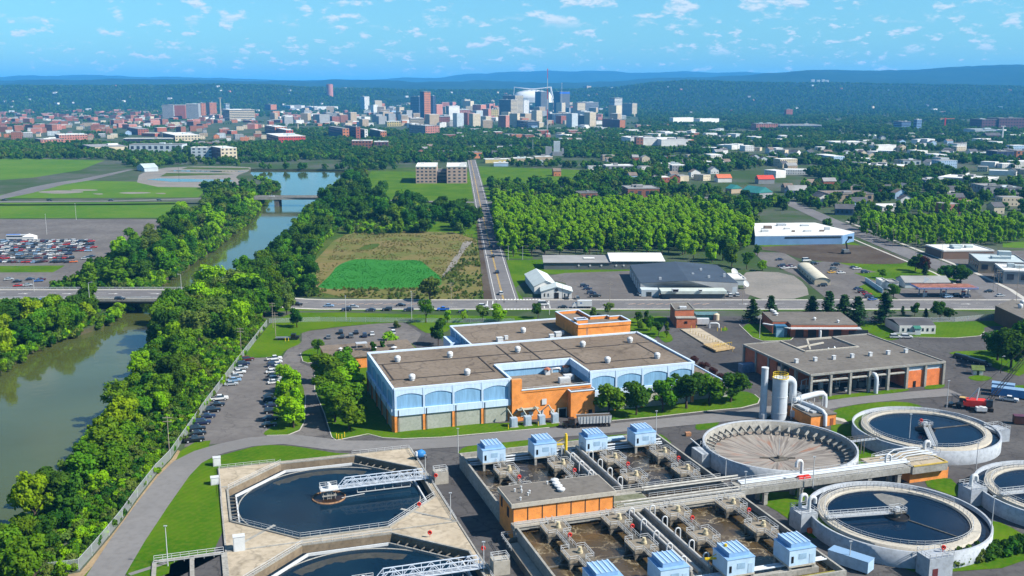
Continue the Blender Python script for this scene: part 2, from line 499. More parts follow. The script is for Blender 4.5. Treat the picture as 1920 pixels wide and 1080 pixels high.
# ground cover laid in sheets
def lay(name,px,z,m,sm=0,kind='structure',holes=()):
 q=PP(px)
 if sm:q=smooth_loop(q,sm)
 return sheet(name,q,z,m,holes)
lay('field',[(-200,381),(345,379),(352,392),(328,408),(-200,410)],.02,M_field)
lay('field',[(-120,373),(372,370),(392,352),(365,343),(130,338),(40,362),(-120,374)],.02,M_field)
for q in[[(58,360),(120,356),(170,360),(110,364)],[(128,355),(180,355),(186,357.5),(140,358)],[(215,361),(270,360),(290,362),(240,364)],[(168,363),(195,362.5),(190,365.5)],[(285,362),(312,361.5),(310,364.5)]]:
 lay('bare_patch',q,.05,M_gravel,2)
lay('field',[(-200,303),(40,297),(196,301),(150,319),(62,333),(-200,352)],.02,M_field)
lay('field',[(20,290),(130,288.5),(150,293),(40,297)],.03,M_field)
lay('access_road',[(-20,378),(-20,372),(60,351),(100,343),(150,336),(240,318),(250,318),(170,338),(120,346),(60,362)],.05,M_road2)
lay('car_park',[(-200,411),(340,411),(330,442),(240,470),(190,515),(120,546),(-200,546)],.02,M_lot)
lay('lawn',[(-200,500),(122,498),(100,510.5),(-200,511.5)],.05,M_lawn)
lay('harbour_quay',[(255,350),(262,322),(330,312),(470,312),(470,320),(440,330),(450,340),(480,346),(420,352)],.03,M_gravel,1)
for q in[[(300,331),(312,324.5),(424,325.5),(440,327),(330,330)],[(340,316.8),(352,313.5),(465,315),(470,318),(440,318.5)]]:
 lay('harbour_lawn',q,.09,M_rough)
lay('park_grass',[(560,470),(640,380),(690,320),(760,314),(884,316),(900,420),(906,566),(720,562),(560,556)],.02,M_rough)
lay('lawn',[(672,372),(696,321),(880,323),(893,372),(800,380)],.04,M_lawn)
lay('lawn',[(795,440),(800,400),(898,400),(903,445)],.04,M_lawn)
lay('fallow_field',[(570,512),(640,436),(720,433),(892,436),(900,500),(906,562),(820,566),(590,556)],.05,M_fallow,1)
lay('wetland_meadow',[(592,542),(606,528),(622,513),(630,500),(650,490),(672,485),(740,489),(787,487),(802,500),(827,520),(828,538),(755,542),(680,542)],.09,M_reed,1)
lay('wetland_meadow',[(668,468),(690,458),(715,456),(705,466),(690,469)],.09,M_rough,1)
lay('dirt_track',[(868,452),(862,470),(848,487),(838,504),(826,520),(838,524),(850,508),(858,490),(868,474),(880,460),(888,452)],.09,M_gravel,1)
lay('verge',[(893,420),(905,420),(938,566),(908,567)],.07,M_soil,0)
lay('lawn',[(893,330),(880,322),(915,405),(893,405)],.06,M_lawn)
lay('lawn',[(897,312),(1130,320),(1060,348),(905,348)],.04,M_lawn)
lay('lawn',[(907,352),(1000,350),(1010,372),(914,376)],.04,M_lawn)
lay('lawn',[(914,390),(945,390),(1000,485),(952,485)],.04,M_lawn)
lay('lawn',[(950,488),(1240,482),(1240,510),(1000,515),(966,540),(985,566),(972,568)],.04,M_lawn)
lay('parking_lot',[(1000,522),(1060,512),(1180,508),(1200,520),(1410,545),(1400,566),(985,566),(980,558),(1068,556),(1060,530)],.07,M_lot)
lay('gravel_lot',[(1390,520),(1402,508),(1480,512),(1512,534),(1518,560),(1400,562)],.08,M_gravel,1)
lay('lawn',[(1415,458),(1600,455),(1720,500),(1745,512),(1600,512),(1500,480)],.05,M_lawn)
lay('bare_soil',[(1412,466),(1440,462),(1560,457),(1640,462),(1690,482),(1706,494),(1640,496),(1560,492),(1500,486),(1470,474)],.09,M_soil,1)
lay('parking_lot',[(1412,472),(1470,474),(1500,492),(1560,490),(1650,512),(1660,556),(1640,568),(1560,568),(1500,520),(1460,502),(1440,500)],.08,M_lot)
lay('lawn',[(1605,540),(1625,532),(1660,556),(1690,568),(1700,574),(1660,574)],.12,M_lawn)
lay('forecourt',[(1676,542),(1830,536),(1880,570),(1700,570),(1660,548)],.11,M_lot)
lay('lawn',[(1742,571.5),(1834,571),(1832,575),(1748,575.5)],.15,M_lawn)
lay('lawn',[(1600,512),(1745,508),(1800,520),(1790,530),(1640,526)],.10,M_lawn)
lay('gravel_lot',[(1750,470),(1930,470),(2100,500),(2100,640),(1930,600),(1840,530),(1780,495)],.05,M_lot)
lay('lawn',[(1880,455),(1960,452),(1960,466),(1880,464)],.07,M_field)
def road(name,pl,w,z,m,zs=None):
 """a road strip along a world polyline"""
 b=MB();n=len(pl)
 for i,(x,y)in enumerate(pl):
  a=pl[max(0,i-1)];c=pl[min(n-1,i+1)]
  d=Vector((c[0]-a[0],c[1]-a[1])).normalized();nx_=Vector((-d.y,d.x))
  ww=(w[i]if isinstance(w,(list,tuple))else w)/2
  zz=z+(zs[i]if zs else 0)
  b.v+=[(x+nx_.x*ww,y+nx_.y*ww,zz),(x-nx_.x*ww,y-nx_.y*ww,zz)]
 for i in range(n-1):
  b.f.append([2*i,2*i+1,2*i+3,2*i+2]);b.m.append(0);b.sm.append(False)
 return struct('',b.build(name,m))
BLY=471.5
def blz(x):
 t=min(1,max(0,(-x-88)/72));t=t*t*(3-2*t)
 return 5.0*t
bx=[-700,-400,-260,-200]+[-190+10*i for i in range(20)]+[20,100,200,300,420,700]
BW=19.0
road('boulevard',[(x,BLY)for x in bx],BW,.16,M_road2,[blz(x)for x in bx])
for s in(-1,1):
 pl=[(x,BLY+s*(BW/2+1.1))for x in bx]
 road('pavement',pl,2.2,.26,M_kerb,[blz(x)for x in bx])
 b=MB()
 for x in bx:
  y0=BLY+s*(BW/2+2.15);y1=y0+s*(1+2.4*blz(x))
  b.v+=[(x,y0,blz(x)+.22),(x,y1,.03)]
 for i in range(len(bx)-1):
  if-240<bx[i]<-118:continue
  f=[2*i,2*i+1,2*i+3,2*i+2]
  b.f.append(f if s<0 else f[::-1]);b.m.append(0);b.sm.append(False)
 struct('',b.build('road_verge',M_lawn))
av=[P(950,568),P(937,520),P(905,393),P(887.5,315),P(884,300)]
road('avenue',av,[13.0,12.6,12.5,12.5,12.5],.12,M_road2)
d0=Vector((av[3][0]-av[0][0],av[3][1]-av[0][1])).normalized();nrm=Vector((-d0.y,d0.x))
for off,w,m in[(-4.9,.25,M_paint),(4.9,.25,M_paint),(0.9,.22,M_yel),(1.4,.22,M_yel)]:
 road('lane_line',[(x+nrm.x*off,y+nrm.y*off)for x,y in av],w,.16,m)
road('cross_street',[P(-100,379,3),P(200,377.5,3),P(420,371,5),P(478,369.5,6),P(600,370,6),P(720,376,2),P(860,379),P(1000,381),P(1200,374),P(1420,368)],11,.10,M_road2,[3,3,5,6,6,2,0,0,0,0])
ds_px=[(1400,358),(1440,364),(1500,389),(1560,416),(1611,438),(1690,470),(1790,510),(1860,545),(1902,574)]
road('diagonal_street',[P(*q)for q in ds_px],[13,14,14,15,15,16,16,17,18],.14,M_road2)
road('pavement',[(P(x+24+(y-358)*.06,y-1))for x,y in ds_px[3:]],2.5,.18,M_kerb)
road('pavement',[(P(x-28-(y-358)*.08,y+1))for x,y in ds_px[4:-1]],1.6,.18,M_kerb)
bm_=MB();hm_=MB()
for x in range(-330,420,12):
 if-12<x<28:continue
 for off in(-5.6,3.2):
  z=blz(x)+.19
  bm_.add([(x,BLY+off-.08,z),(x+4.2,BLY+off-.08,blz(x+4)+.19),(x+4.2,BLY+off+.12,blz(x+4)+.19),(x,BLY+off+.12,z)],[(0,1,2,3)])
for x0,x1 in((-88,-40),(55,92)):
 x=x0
 while x<x1:
  hm_.add([(x,BLY+.1,blz(x)+.20),(x+.9,BLY+.1,blz(x)+.20),(x+4.4,BLY+2.4,blz(x)+.20),(x+3.5,BLY+2.4,blz(x)+.20)],[(0,1,2,3)]);x+=4.4
for x in(108,122,214,232,-235,-214,-192,-172):
 z=blz(x)+.2
 for off in(.9,):
  bm_.add([(x,BLY+off,z),(x+3,BLY+off,z),(x+3,BLY+off-.55,z),(x+4.8,BLY+off+.25,z),(x+3,BLY+off+1.05,z),(x+3,BLY+off+.5,z),(x,BLY+off+.5,z)],[(0,1,5,6),(2,3,4)])
cwy=BLY+BW/2
for i in range(15):
 x=-8+i*1.5
 bm_.add([(x,cwy+.6,.29),(x+.7,cwy+.6,.29),(x+.7,cwy+3,.29),(x,cwy+3,.29)],[(0,1,2,3)])
 bm_.add([(x-6,BLY-BW/2-2.6,.29),(x-5.3,BLY-BW/2-2.6,.29),(x-5.3,BLY-BW/2-.2,.29),(x-6,BLY-BW/2-.2,.29)],[(0,1,2,3)])
for sx,sgn in((-12,1),(15,-1)):
 for dx in(0,2.6):
  bm_.add([(sx+dx,BLY-8.5,.19),(sx+dx+.4,BLY-8.5,.19),(sx+dx+.4,BLY+8.5,.19),(sx+dx,BLY+8.5,.19)],[(0,1,2,3)])
struct('',bm_.build('road_markings',M_paint));struct('',hm_.build('hatch_markings',M_redmark))
# the plant's yard, roads, lawns
lay('plant_yard',[(300,1100),(410,856),(445,806),(590,633),(565,622),(700,607),(800,612),(830,640),(1000,628),(1195,592),(1960,596),(1990,760),(2010,1120)],.02,M_asph,0,holes=[octagon(*TANKS[0],OCT+.2,14.4),octagon(*TANKS[1],OCT+.2,14.4),chan_w])
lay('parking_lot',[(345,838),(380,775),(420,712),(462,672),(530,669),(542,650),(566,640),(566,622),(700,607),(760,605),(790,626),(770,660),(612,658),(606,640),(566,660),(562,680),(585,690),(592,730),(600,770),(615,815),(560,822),(480,822),(420,831)],.04,M_lot)
road('perimeter_road',[P(x,y)for x,y in[(180,1120),(198,1080),(236,1019),(285,948),(326,893),(352,867),(383,851),(420,840),(470,829),(540,824),(640,836),(740,836),(860,829),(1000,815),(1150,803),(1250,793),(1400,778),(1440,770),(1500,768),(1600,752),(1700,742),(1790,735)]],
[8,8,8,8.2,8.2,8.2,8,8,8,8.5,8.5,8.5,8.5,8.5,8,8,8.5,9,7.5,7,7,8],.12,M_road)
lay('sand_strip',[(105,1082),(150,1073),(175,1044),(207,1006),(232,974),(260,934),(295,889),(322,861),(333,844),(338,846),(329,864),(301,893),(266,940),(239,981),(215,1014),(182,1052),(156,1082)],.03,M_sand)
lay('lawn',[(156,1082),(182,1052),(215,1014),(239,981),(266,940),(301,893),(329,864),(338,846),(366,829),(395,826),(390,842),(362,855),(345,873),(335,886),(312,915),(288,945),(250,1000),(216,1046),(195,1084)],.045,M_lawn)
LAWNS=[
[(225,1084),(245,1042),(272,1002),(296,970),(322,931),(342,903),(362,880),(384,864),(411,855),(441,847),(475,838),(500,835),(525,835),(560,838),(600,845),(630,850),(660,851),(655,855),(525,872),(412,881),(426,1030),(320,1051),(316,1084)],
[(588,690),(590,732),(608,775),(622,820),(630,826),(690,814),(717,821),(755,823),(830,820),(930,811),(1030,802),(1052,798),(1040,790),(760,800),(680,664),(620,664)],
[(1130,792),(1147,789),(1227,782),(1315,772),(1390,765),(1421,757),(1425,748),(1415,740),(1395,733),(1330,735),(1110,765)],
[(492,813),(500,817),(540,816),(562,807),(571,791),(573,742),(560,700),(545,690),(522,700),(514,735),(512,800)],
[(563,663),(568,678),(577,681),(604,677),(606,660),(610,653),(585,652)],
[(452,674),(462,671),(524,670),(536,656),(566,644),(560,637),(564,622),(640,612),(720,606),(758,603),(775,609),(790,620),(802,626),(835,625),(850,610),(1000,605),(1010,593),(900,593),(560,584),(530,594),(508,605),(480,640)],
[(758,641),(767,657),(785,657),(768,641)],
[(1386,609),(1411,633),(1431,640),(1482,638),(1489,632),(1478,612),(1440,606)],
[(1525,746),(1565,750),(1640,742),(1706,733),(1702,728),(1600,738)],
[(1732,726),(1736,731),(1767,728),(1773,722),(1766,716),(1745,720)],
[(1557,774),(1578,763),(1665,752),(1716,756),(1740,770),(1600,800),(1610,840),(1680,860),(1700,872),(1640,884),(1590,890),(1560,840)],
[(1422,925),(1500,921),(1540,905),(1620,930),(1560,1000),(1530,1012),(1514,1004),(1470,966),(1425,941)],
[(1720,906),(1778,893),(1800,915),(1850,940),(1872,962),(1800,935)],
[(1850,975),(1884,982),(1930,1010),(1930,1062),(1722,1077),(1680,1060),(1740,1020),(1860,1030)],
[(1606,612),(1628,604),(1680,604),(1760,604),(1900,601),(1900,612),(1845,612),(1846,622),(1838,630),(1790,634),(1705,632),(1664,640),(1650,634)],
[(1772,660),(1850,657),(1930,650),(1930,712),(1856,688),(1840,673),(1800,669)],
[(1812,707),(1836,703),(1866,709),(1846,715),(1825,714)],
[(1880,724),(1930,722),(1930,738),(1900,733)],
[(1230,625),(1250,620),(1262,633),(1260,641),(1244,643)],
[(1352,617),(1362,613),(1366,619),(1356,622)],
[(858,852),(864,842),(880,836),(990,824),(1010,826),(1010,834),(872,850)],
[(1060,826),(1150,816),(1190,813),(1190,818),(1060,832)],
[(1232,812),(1246,818),(1262,834),(1250,838)],
[(1302,800),(1312,790),(1345,784),(1350,795),(1330,805),(1308,808)],
[(1195,596),(1250,592),(1252,604),(1215,612)],
[(1105,600),(1180,596),(1230,600),(1240,625),(1220,640),(1190,625)],
]
for i,q in enumerate(LAWNS):
 sheet('lawn',smooth_loop(PP(q),1),.09,M_lawn)
def kerb(px,h=.16,w=.28,closed=False,world=False):
 q=px if world else PP(px)
 b=MB()
 for a,c in zip(q,q[1:]+([q[0]]if closed else[])):
  b.bar((a[0],a[1],h/2),(c[0],c[1],h/2),w,h)
 return struct('',b.build('kerb',M_kerb))
kerb([(590,690),(590,732),(608,775),(622,820),(630,826),(690,814),(717,821),(755,823),(830,820),(930,811),(1030,802)])
kerb([(1147,789),(1227,782),(1315,772),(1390,765),(1421,757),(1425,748),(1415,740)])
kerb([(563,663),(568,678),(577,681),(604,677)])
kerb([(1386,609),(1411,633),(1431,640),(1482,638),(1489,632)])
kerb([(500,817),(540,816),(562,807),(571,791),(573,742)])
kerb([(1705,632),(1790,634),(1838,630),(1846,622)])
kerb([(758,641),(767,657),(785,657)])
lay('footpath',[(240,1076),(312,1053),(316,1057),(245,1080)],.11,M_road)
# plant materials
M_blueL=mat('pale_blue_panel',(.60,.77,.97),.6,.13,1.2,coords='obj',stretch=(1,1,.12),detail=6)
M_blueM=mat('mid_blue_panel',(.24,.46,.70),.6,.16,1.2,coords='obj',stretch=(1,1,.12),detail=6)
M_cpan=two_scale('stained_concrete_panel',(.40,.43,.37),(.47,.49,.43),(.30,.32,.27),.25,1.4)
M_cwall=two_scale('weathered_concrete',(.33,.32,.29),(.42,.41,.38),(.20,.19,.17),.2,1.5)
M_cdark=two_scale('damp_concrete',(.14,.13,.115),(.22,.205,.18),(.09,.085,.075),.3,1.6)
M_deck=two_scale('tan_concrete_deck',(.46,.39,.295),(.54,.465,.36),(.30,.25,.18),.10,.6,crack=(.07,.022,.72))
M_roof=two_scale('gravel_roof',(.205,.165,.130),(.25,.205,.165),(.14,.112,.088),.05,.7,crack=(.07,.03,.66))
M_roofd=two_scale('dark_gravel_roof',(.17,.155,.14),(.21,.195,.178),(.12,.11,.10),.06,.7)
M_joint=mat('roof_joint_tar',(.045,.04,.038),.8,.2,1)
M_para=mat('parapet_metal',(.66,.78,.94),.5,.06,1)
M_wmet=mat('white_metal',(.64,.66,.68),.45,.06,1.0)
M_gal=mat('galvanised_steel',(.62,.65,.68),.45,.10,2,metal=.3)
M_rail=mat('rail_steel',(.55,.57,.59),.5,.05,2)
M_dark=mat('dark_opening',(.012,.012,.014),.6,.2,1)
M_black=mat('black_rubber',(.018,.018,.02),.7,.2,2)
M_glass=mat('window_glass',(.03,.045,.06),.12,.2,.6,spec=.6)
M_red=mat('safety_red',(.72,.045,.03),.5,.06,1)
M_yell=mat('safety_yellow',(.80,.56,.03),.5,.06,1)
M_tankw=two_scale('tank_wall_paint',(.40,.44,.50),(.48,.52,.57),(.27,.29,.31),.12,.9)
M_ring=two_scale('launder_concrete',(.50,.465,.40),(.57,.53,.46),(.37,.33,.27),.3,2.0)
M_tw=water('clarifier_water',(.003,.010,.024),.04,.05,.8,c2=(.004,.013,.030),spec=.12)
M_tw2=water('primary_water',(.003,.012,.024),.04,.06,.8,c2=(.005,.017,.031),cs=.08,spec=.12)
M_pipe=mat('pale_pipe',(.58,.63,.69),.45,.06,.8)
def brick(name,c,mortar):
 mortar=alb(mortar)
 m=bpy.data.materials.new(name);m.use_nodes=True
 t=m.node_tree;N=t.nodes;LK=t.links;bs=N['Principled BSDF'];bs.inputs['Roughness'].default_value=.85;bs.inputs['Specular IOR Level'].default_value=.2
 g=N.new('ShaderNodeNewGeometry');tcx=N.new('ShaderNodeTexCoord')
 sp_=N.new('ShaderNodeSeparateXYZ');LK.new(tcx.outputs['Object'],sp_.inputs[0])
 ad=N.new('ShaderNodeMath');LK.new(sp_.outputs[0],ad.inputs[0]);LK.new(sp_.outputs[1],ad.inputs[1])
 cb=N.new('ShaderNodeCombineXYZ');LK.new(ad.outputs[0],cb.inputs[0]);LK.new(sp_.outputs[2],cb.inputs[1])
 bk=N.new('ShaderNodeTexBrick');bk.inputs['Scale'].default_value=2.2
 bk.inputs['Color1'].default_value=(*c,1);bk.inputs['Color2'].default_value=(*[x*.82 for x in c],1);bk.inputs['Mortar'].default_value=(*mortar,1);bk.inputs['Mortar Size'].default_value=.012
 LK.new(cb.outputs[0],bk.inputs['Vector'])
 nz=N.new('ShaderNodeTexNoise');nz.inputs['Scale'].default_value=.5;nz.inputs['Detail'].default_value=5;LK.new(tcx.outputs['Object'],nz.inputs['Vector'])
 hs=N.new('ShaderNodeHueSaturation');r=N.new('ShaderNodeMapRange');r.inputs[1].default_value=.3;r.inputs[2].default_value=.7;r.inputs[3].default_value=.8;r.inputs[4].default_value=1.15
 LK.new(nz.outputs['Fac'],r.inputs[0]);LK.new(r.outputs[0],hs.inputs['Value']);LK.new(bk.outputs['Color'],hs.inputs['Color']);LK.new(hs.outputs[0],bs.inputs['Base Color'])
 return m
M_brick=brick('orange_brick',(.68,.24,.05),(.54,.30,.14))
M_brick2=brick('red_brick',(.42,.12,.055),(.32,.2,.14))
def foam_water(name,base,base2,foam,scale,amt):
 """aerated brown liquor: slow brown patches with drifting lines of pale foam"""
 m=bpy.data.materials.new(name);m.use_nodes=True
 t=m.node_tree;N=t.nodes;LK=t.links;bs=N['Principled BSDF'];bs.inputs['Roughness'].default_value=.25;bs.inputs['Specular IOR Level'].default_value=.35
 g=N.new('ShaderNodeNewGeometry');vec=g.outputs['Position']
 def nz(s,d=4,v=vec):
  q=N.new('ShaderNodeTexNoise');q.inputs['Scale'].default_value=s;q.inputs['Detail'].default_value=d;LK.new(v,q.inputs['Vector']);return q
 def rng(x,a,b,c=0.,d=1.):
  r=N.new('ShaderNodeMapRange');r.inputs[1].default_value=a;r.inputs[2].default_value=b;r.inputs[3].default_value=c;r.inputs[4].default_value=d;LK.new(x,r.inputs[0]);return r.outputs[0]
 w=nz(.35,3);vm=N.new('ShaderNodeVectorMath');vm.operation='MULTIPLY_ADD'
 LK.new(w.outputs['Color'],vm.inputs[0]);vm.inputs[1].default_value=(5.5,5.5,0);LK.new(vec,vm.inputs[2])
 vo=N.new('ShaderNodeTexVoronoi');vo.feature='DISTANCE_TO_EDGE';vo.inputs['Scale'].default_value=scale;LK.new(vm.outputs[0],vo.inputs['Vector'])
 line=rng(vo.outputs['Distance'],.015,.075,1.,0.)
 brk=rng(nz(.16,3).outputs['Fac'],.40,.60)
 fine=rng(nz(2.5,4).outputs['Fac'],.35,.6)
 def mul(a,b):
  q=N.new('ShaderNodeMath');q.operation='MULTIPLY'
  for i,x in enumerate((a,b)):
   if isinstance(x,float):q.inputs[i].default_value=x
   else:LK.new(x,q.inputs[i])
  return q.outputs[0]
 f=mul(mul(mul(line,brk),fine),amt)
 m1=N.new('ShaderNodeMix');m1.data_type='RGBA';m1.inputs['A'].default_value=(*base,1);m1.inputs['B'].default_value=(*base2,1);LK.new(rng(nz(.12,4).outputs['Fac'],.4,.62),m1.inputs['Factor'])
 m2=N.new('ShaderNodeMix');m2.data_type='RGBA';m2.inputs['B'].default_value=(*foam,1);LK.new(m1.outputs['Result'],m2.inputs['A']);LK.new(f,m2.inputs['Factor'])
 LK.new(m2.outputs['Result'],bs.inputs['Base Color'])
 bp=N.new('ShaderNodeBump');bp.inputs['Strength'].default_value=.25;LK.new(nz(1.2,4).outputs['Fac'],bp.inputs['Height']);LK.new(bp.outputs[0],bs.inputs['Normal'])
 return m
M_sludgeA=foam_water('mixed_liquor_dark',(.026,.020,.014),(.044,.032,.019),(.28,.24,.18),.24,1.0)
M_sludgeB=foam_water('mixed_liquor_brown',(.048,.033,.015),(.070,.046,.019),(.28,.23,.15),.26,.9)
def rails(b,pts,z,h=1.05,step=2.0,w=.075,mi=0,closed=False):
 """a two-rail guard rail on posts"""
 q=list(pts)+([pts[0]]if closed else[])
 for a,c in zip(q,q[1:]):
  L_=math.hypot(c[0]-a[0],c[1]-a[1])
  if L_<.05:continue
  za=a[2]if len(a)>2 else z;zc=c[2]if len(c)>2 else z
  for hh in(h,h*.52):
   b.bar((a[0],a[1],za+hh),(c[0],c[1],zc+hh),w,w,mi)
  k=max(1,int(round(L_/step)))
  for i in range(k+1):
   t=i/k
   x,y,zz=a[0]+(c[0]-a[0])*t,a[1]+(c[1]-a[1])*t,za+(zc-za)*t
   b.bar((x,y,zz),(x,y,zz+h),w,w,mi)
 return b
class PT:
 """a thing on the plant grid whose parts are written in absolute plant coordinates"""
 def __init__(s,name,label,cat,u,v,z=0,group=None):
  s.u,s.v,s.z=u,v,z
  s.root=plant_thing(name,label,cat,u,v,z,group)
 def part(s,name,mb,mats,label=None):
  o=mb.build(name,mats,s.root,(-s.u,-s.v,-s.z))
  if label:o['label']=label
  return o
 def sub(s,name,mb,mats,parent):
  return mb.build(name,mats,parent)
def poly_strip(b,pts,w,z0,z1,mi=0,closed=True):
 """an upright wall following a polyline, butted with small corner blocks"""
 q=list(pts)+([pts[0]]if closed else[])
 for a,c in zip(q,q[1:]):
  zm=(z0+z1)/2
  b.bar((a[0],a[1],zm),(c[0],c[1],zm),w,z1-z0,mi)
 return b
# the big blue hall
H1=13.0
hall=PT('treatment_hall','huge flat-roofed process hall with blue arched panels and orange brick centre','building',49,24)
b=MB()
foot=[(-.3,1.9),(36,1.9),(36,18.7),(62,18.7),(62,1.9),(98.5,1.9),(98.5,46.2),(-.3,46.2)]
b.prism(foot,0,H1,0,1)
hall.part('wall',b,[M_blueM,M_roof])
b=MB();poly_strip(b,[(x,y)for x,y in foot],.7,H1-.15,H1+.55)
hall.part('parapet',b,M_para)
def arch_panel(w):
 """light spandrel with an arched lower edge, 0.3 m proud"""
 n=10;top=H1+.3;b=MB();v=[]
 for i in range(n+1):
  t=-1+2*i/n;x=t*w/2
  zb=10.55+1.15*(1-t*t)
  v+=[(x,-.32,zb),(x,-.32,top),(x,0,zb)]
 f=[]
 for i in range(n):
  a=3*i;f+=[(a,a+3,a+4,a+1),(a+3,a,a+2,a+5)]
 b.add(v,f)
 return b.mesh('arch_spandrel',M_blueL)
def bx_mesh(nm,x0,x1,y0,y1,z0,z1,m):
 return MB().box(x0,x1,y0,y1,z0,z1,0,True).mesh(nm,m)
def facade(u0,v0,length,bays,ang):
 """bays of arched blue panels over a ledge and concrete panels between brick piers"""
 bw=length/bays
 sp_=arch_panel(bw);rib=bx_mesh('rib',-.32,.32,-.42,0,6.9,H1+.2,M_blueL)
 band=bx_mesh('ledge_band',-bw/2+.06,bw/2-.06,-.75,0,5.1,7.1,M_blueL)
 cp_=bx_mesh('concrete_panel',-bw/2+.5,bw/2-.5,-.3,0,0,5.1,M_cpan)
 pier=bx_mesh('brick_pier',-.5,.5,-.62,0,0,5.1,M_brick)
 gap=bx_mesh('drain_pipe',-.09,.09,-.9,-.76,0,6.9,M_joint)
 bp_=bx_mesh('blue_panel',-bw/2+.5,bw/2-.5,-.12,0,7.1,11.8,M_blueM)
 c,s=math.cos(ang),math.sin(ang)
 def put(me,nm,d):
  o=link(nm,me,hall.root,(u0+c*d-49,v0+s*d-24,0));o.rotation_euler=(0,0,ang)
 for i in range(bays):
  d=(i+.5)*bw
  put(sp_,'arch_spandrel',d);put(band,'ledge_band',d);put(cp_,'concrete_panel',d);put(bp_,'blue_panel',d)
  if i:put(pier,'brick_pier',i*bw);put(rib,'rib',i*bw);put(gap,'drain_pipe',i*bw+.65)
 put(pier,'brick_pier',.5);put(rib,'rib',.45);put(pier,'brick_pier',length-.5);put(rib,'rib',length-.45);put(gap,'drain_pipe',1.2)
facade(-.3,1.9,36.3,4,0)
facade(62,1.9,36.5,4,0)
facade(-.3,46.2,44.3,5,-math.pi/2)
b=MB()
b.box(36,62,.6,18.7,0,9.0,0)
b.box(36,39.2,.4,1.9,0,H1+.3,0)
b.box(39.2,62,.4,.9,9.0,9.7,0)
b.box(54.3,62.3,-2.2,.6,0,8.6,0)
bfr=hall.part('brick_front',b,M_brick)
b=MB();b.box(36.1,61.9,1.0,18.6,9.0,9.06);b.box(54.6,62.0,-1.9,.3,8.6,8.66);hall.part('court_roof',b,M_roof)
b=MB();b.box(39.0,54.2,.25,.95,9.7,9.9);b.box(54.1,62.5,-2.4,-2.0,8.6,8.85);b.box(54.1,54.5,-2,.4,8.6,8.85);b.box(62.1,62.5,-2,.4,8.6,8.85);b.box(54.2,62,.25,.95,9.7,9.9);hall.sub('coping',b,M_para,bfr)
b=MB();b.box(36.0,61.9,18.3,18.68,11.4,H1+.3);b.box(61.6,61.98,2,18.3,11.4,H1+.3);b.box(36.02,36.35,2,18.3,11.4,H1+.3);hall.part('court_cladding',b,M_blueL)
b=MB();rails(b,[(39.5,1.8),(61.5,1.8)],9.06);hall.part('railing',b,M_rail)
b=MB();b.box(45.7,47.2,.25,.42,4.6,6.4);hall.sub('window',b,M_wmet,bfr)
b=MB();b.box(51.2,53.6,.2,.42,0,2.7);hall.sub('dock_door',b,M_dark,bfr)
b=MB();b.box(50.9,53.9,.1,.42,2.7,3.0);b.box(50.9,51.2,.1,.42,0,2.7);b.box(53.6,53.9,.1,.42,0,2.7);hall.sub('door_frame',b,M_cpan,bfr)
b=MB();b.box(60.2,61.4,-2.3,-2.18,0,2.4);hall.sub('door',b,M_black,bfr)
b=MB();b.box(37.5,44.4,-1.2,.4,3.9,4.05,0,True);hall.sub('canopy',b,M_cpan,bfr)
for x in(38.8,41.6,45.0,48.6):
 b=MB();b.box(x,x+1.2,.28,.42,1.4,2.7);hall.sub('window',b,M_wmet,bfr)
jz=H1+.05
RJ=[((706,684),(899,669)),((899,669),(1160,646)),((727,713),(925,697)),((717,684),(738,713)),((897,668),(926,697)),((930,648),(970,680)),((975,644),(1020,677)),((1034,639),(1096,681)),((1096,681),(1230,671)),((918,681),(1070,669)),((1160,646),(1222,641)),((1194,644),(1230,664)),((990,640),(1001,625)),((1001,624),(1020,637)),((940,638),(1001,625))]
for a,c in RJ[:12]:
 p,q=UV(*a,jz),UV(*c,jz)
 if abs(p[1]-q[1])<abs(p[0]-q[0]):m_=(p[1]+q[1])/2;p,q=(p[0],m_),(q[0],m_)
 else:m_=(p[0]+q[0])/2;p,q=(m_,p[1]),(m_,q[1])
 b=MB();b.bar((*p,jz),(*q,jz),.42,.16);hall.part('roof_joint',b,M_joint)
def vent_mesh():
 b=MB();b.cyl(0,0,0,.5,.75,14);b.cyl(0,0,.5,1.5,1.0,14,r1=1.05);b.cyl(0,0,1.5,1.9,1.05,14,r1=.75);b.cyl(0,0,1.9,2.1,.75,14,r1=.25)
 return b.mesh('roof_vent',M_wmet)
VM=vent_mesh()
def vents(px,z,label,grp):
 for i,(x,y)in enumerate(px):
  wx,wy=P(x,y,z)
  tag(link('roof_vent',VM,None,(wx,wy,z)),label,'vent',grp)
vents([(745.5,678),(843.7,670),(772.5,713),(876,703),(970.5,660),(1092.5,650),(1139,680),(1181,642),(1232,672)],H1,'white mushroom vent standing on the brown roof of the blue hall','mushroom vents on the blue hall')
for(x,y,w,d,h,lab)in[(1058,717,3.6,1.8,1.7,'white boxy air handler in the roof court, nearest the railing'),(1066,711,3.2,1.8,1.6,'white boxy air handler in the roof court, behind its twin')]:
 u,v=UV(x,y,9.06);t=PT('air_handler',lab,'air handler',u,v,9.06)
 b=MB();b.box(u-w/2,u+w/2,v-d/2,v+d/2,9.06,9.06+h);t.part('casing',b,M_wmet)
 b=MB();b.box(u-w/2+.2,u+w/2-.2,v-d/2-.06,v-d/2,9.4,9.06+h-.3);t.part('grille',b,M_gal)
for(x,y,lab)in[(1026,702,'red-topped white exhaust hood in the roof court, left one'),(1061,697,'red-topped white exhaust hood in the roof court, right one')]:
 u,v=UV(x,y,9.06);t=PT('exhaust_hood',lab,'exhaust hood',u,v,9.06)
 b=MB();b.box(u-.8,u+.8,v-.8,v+.8,9.06,10.6);t.part('stack',b,M_wmet)
 b=MB();b.tube([(u,v,10.6),(u,v,11.0),(u,v,11.5)],[1.3,1.3,.15],4,0,True,False);t.part('cap',b,mat('rusty_cap',(.42,.16,.10),.7,.2,2))
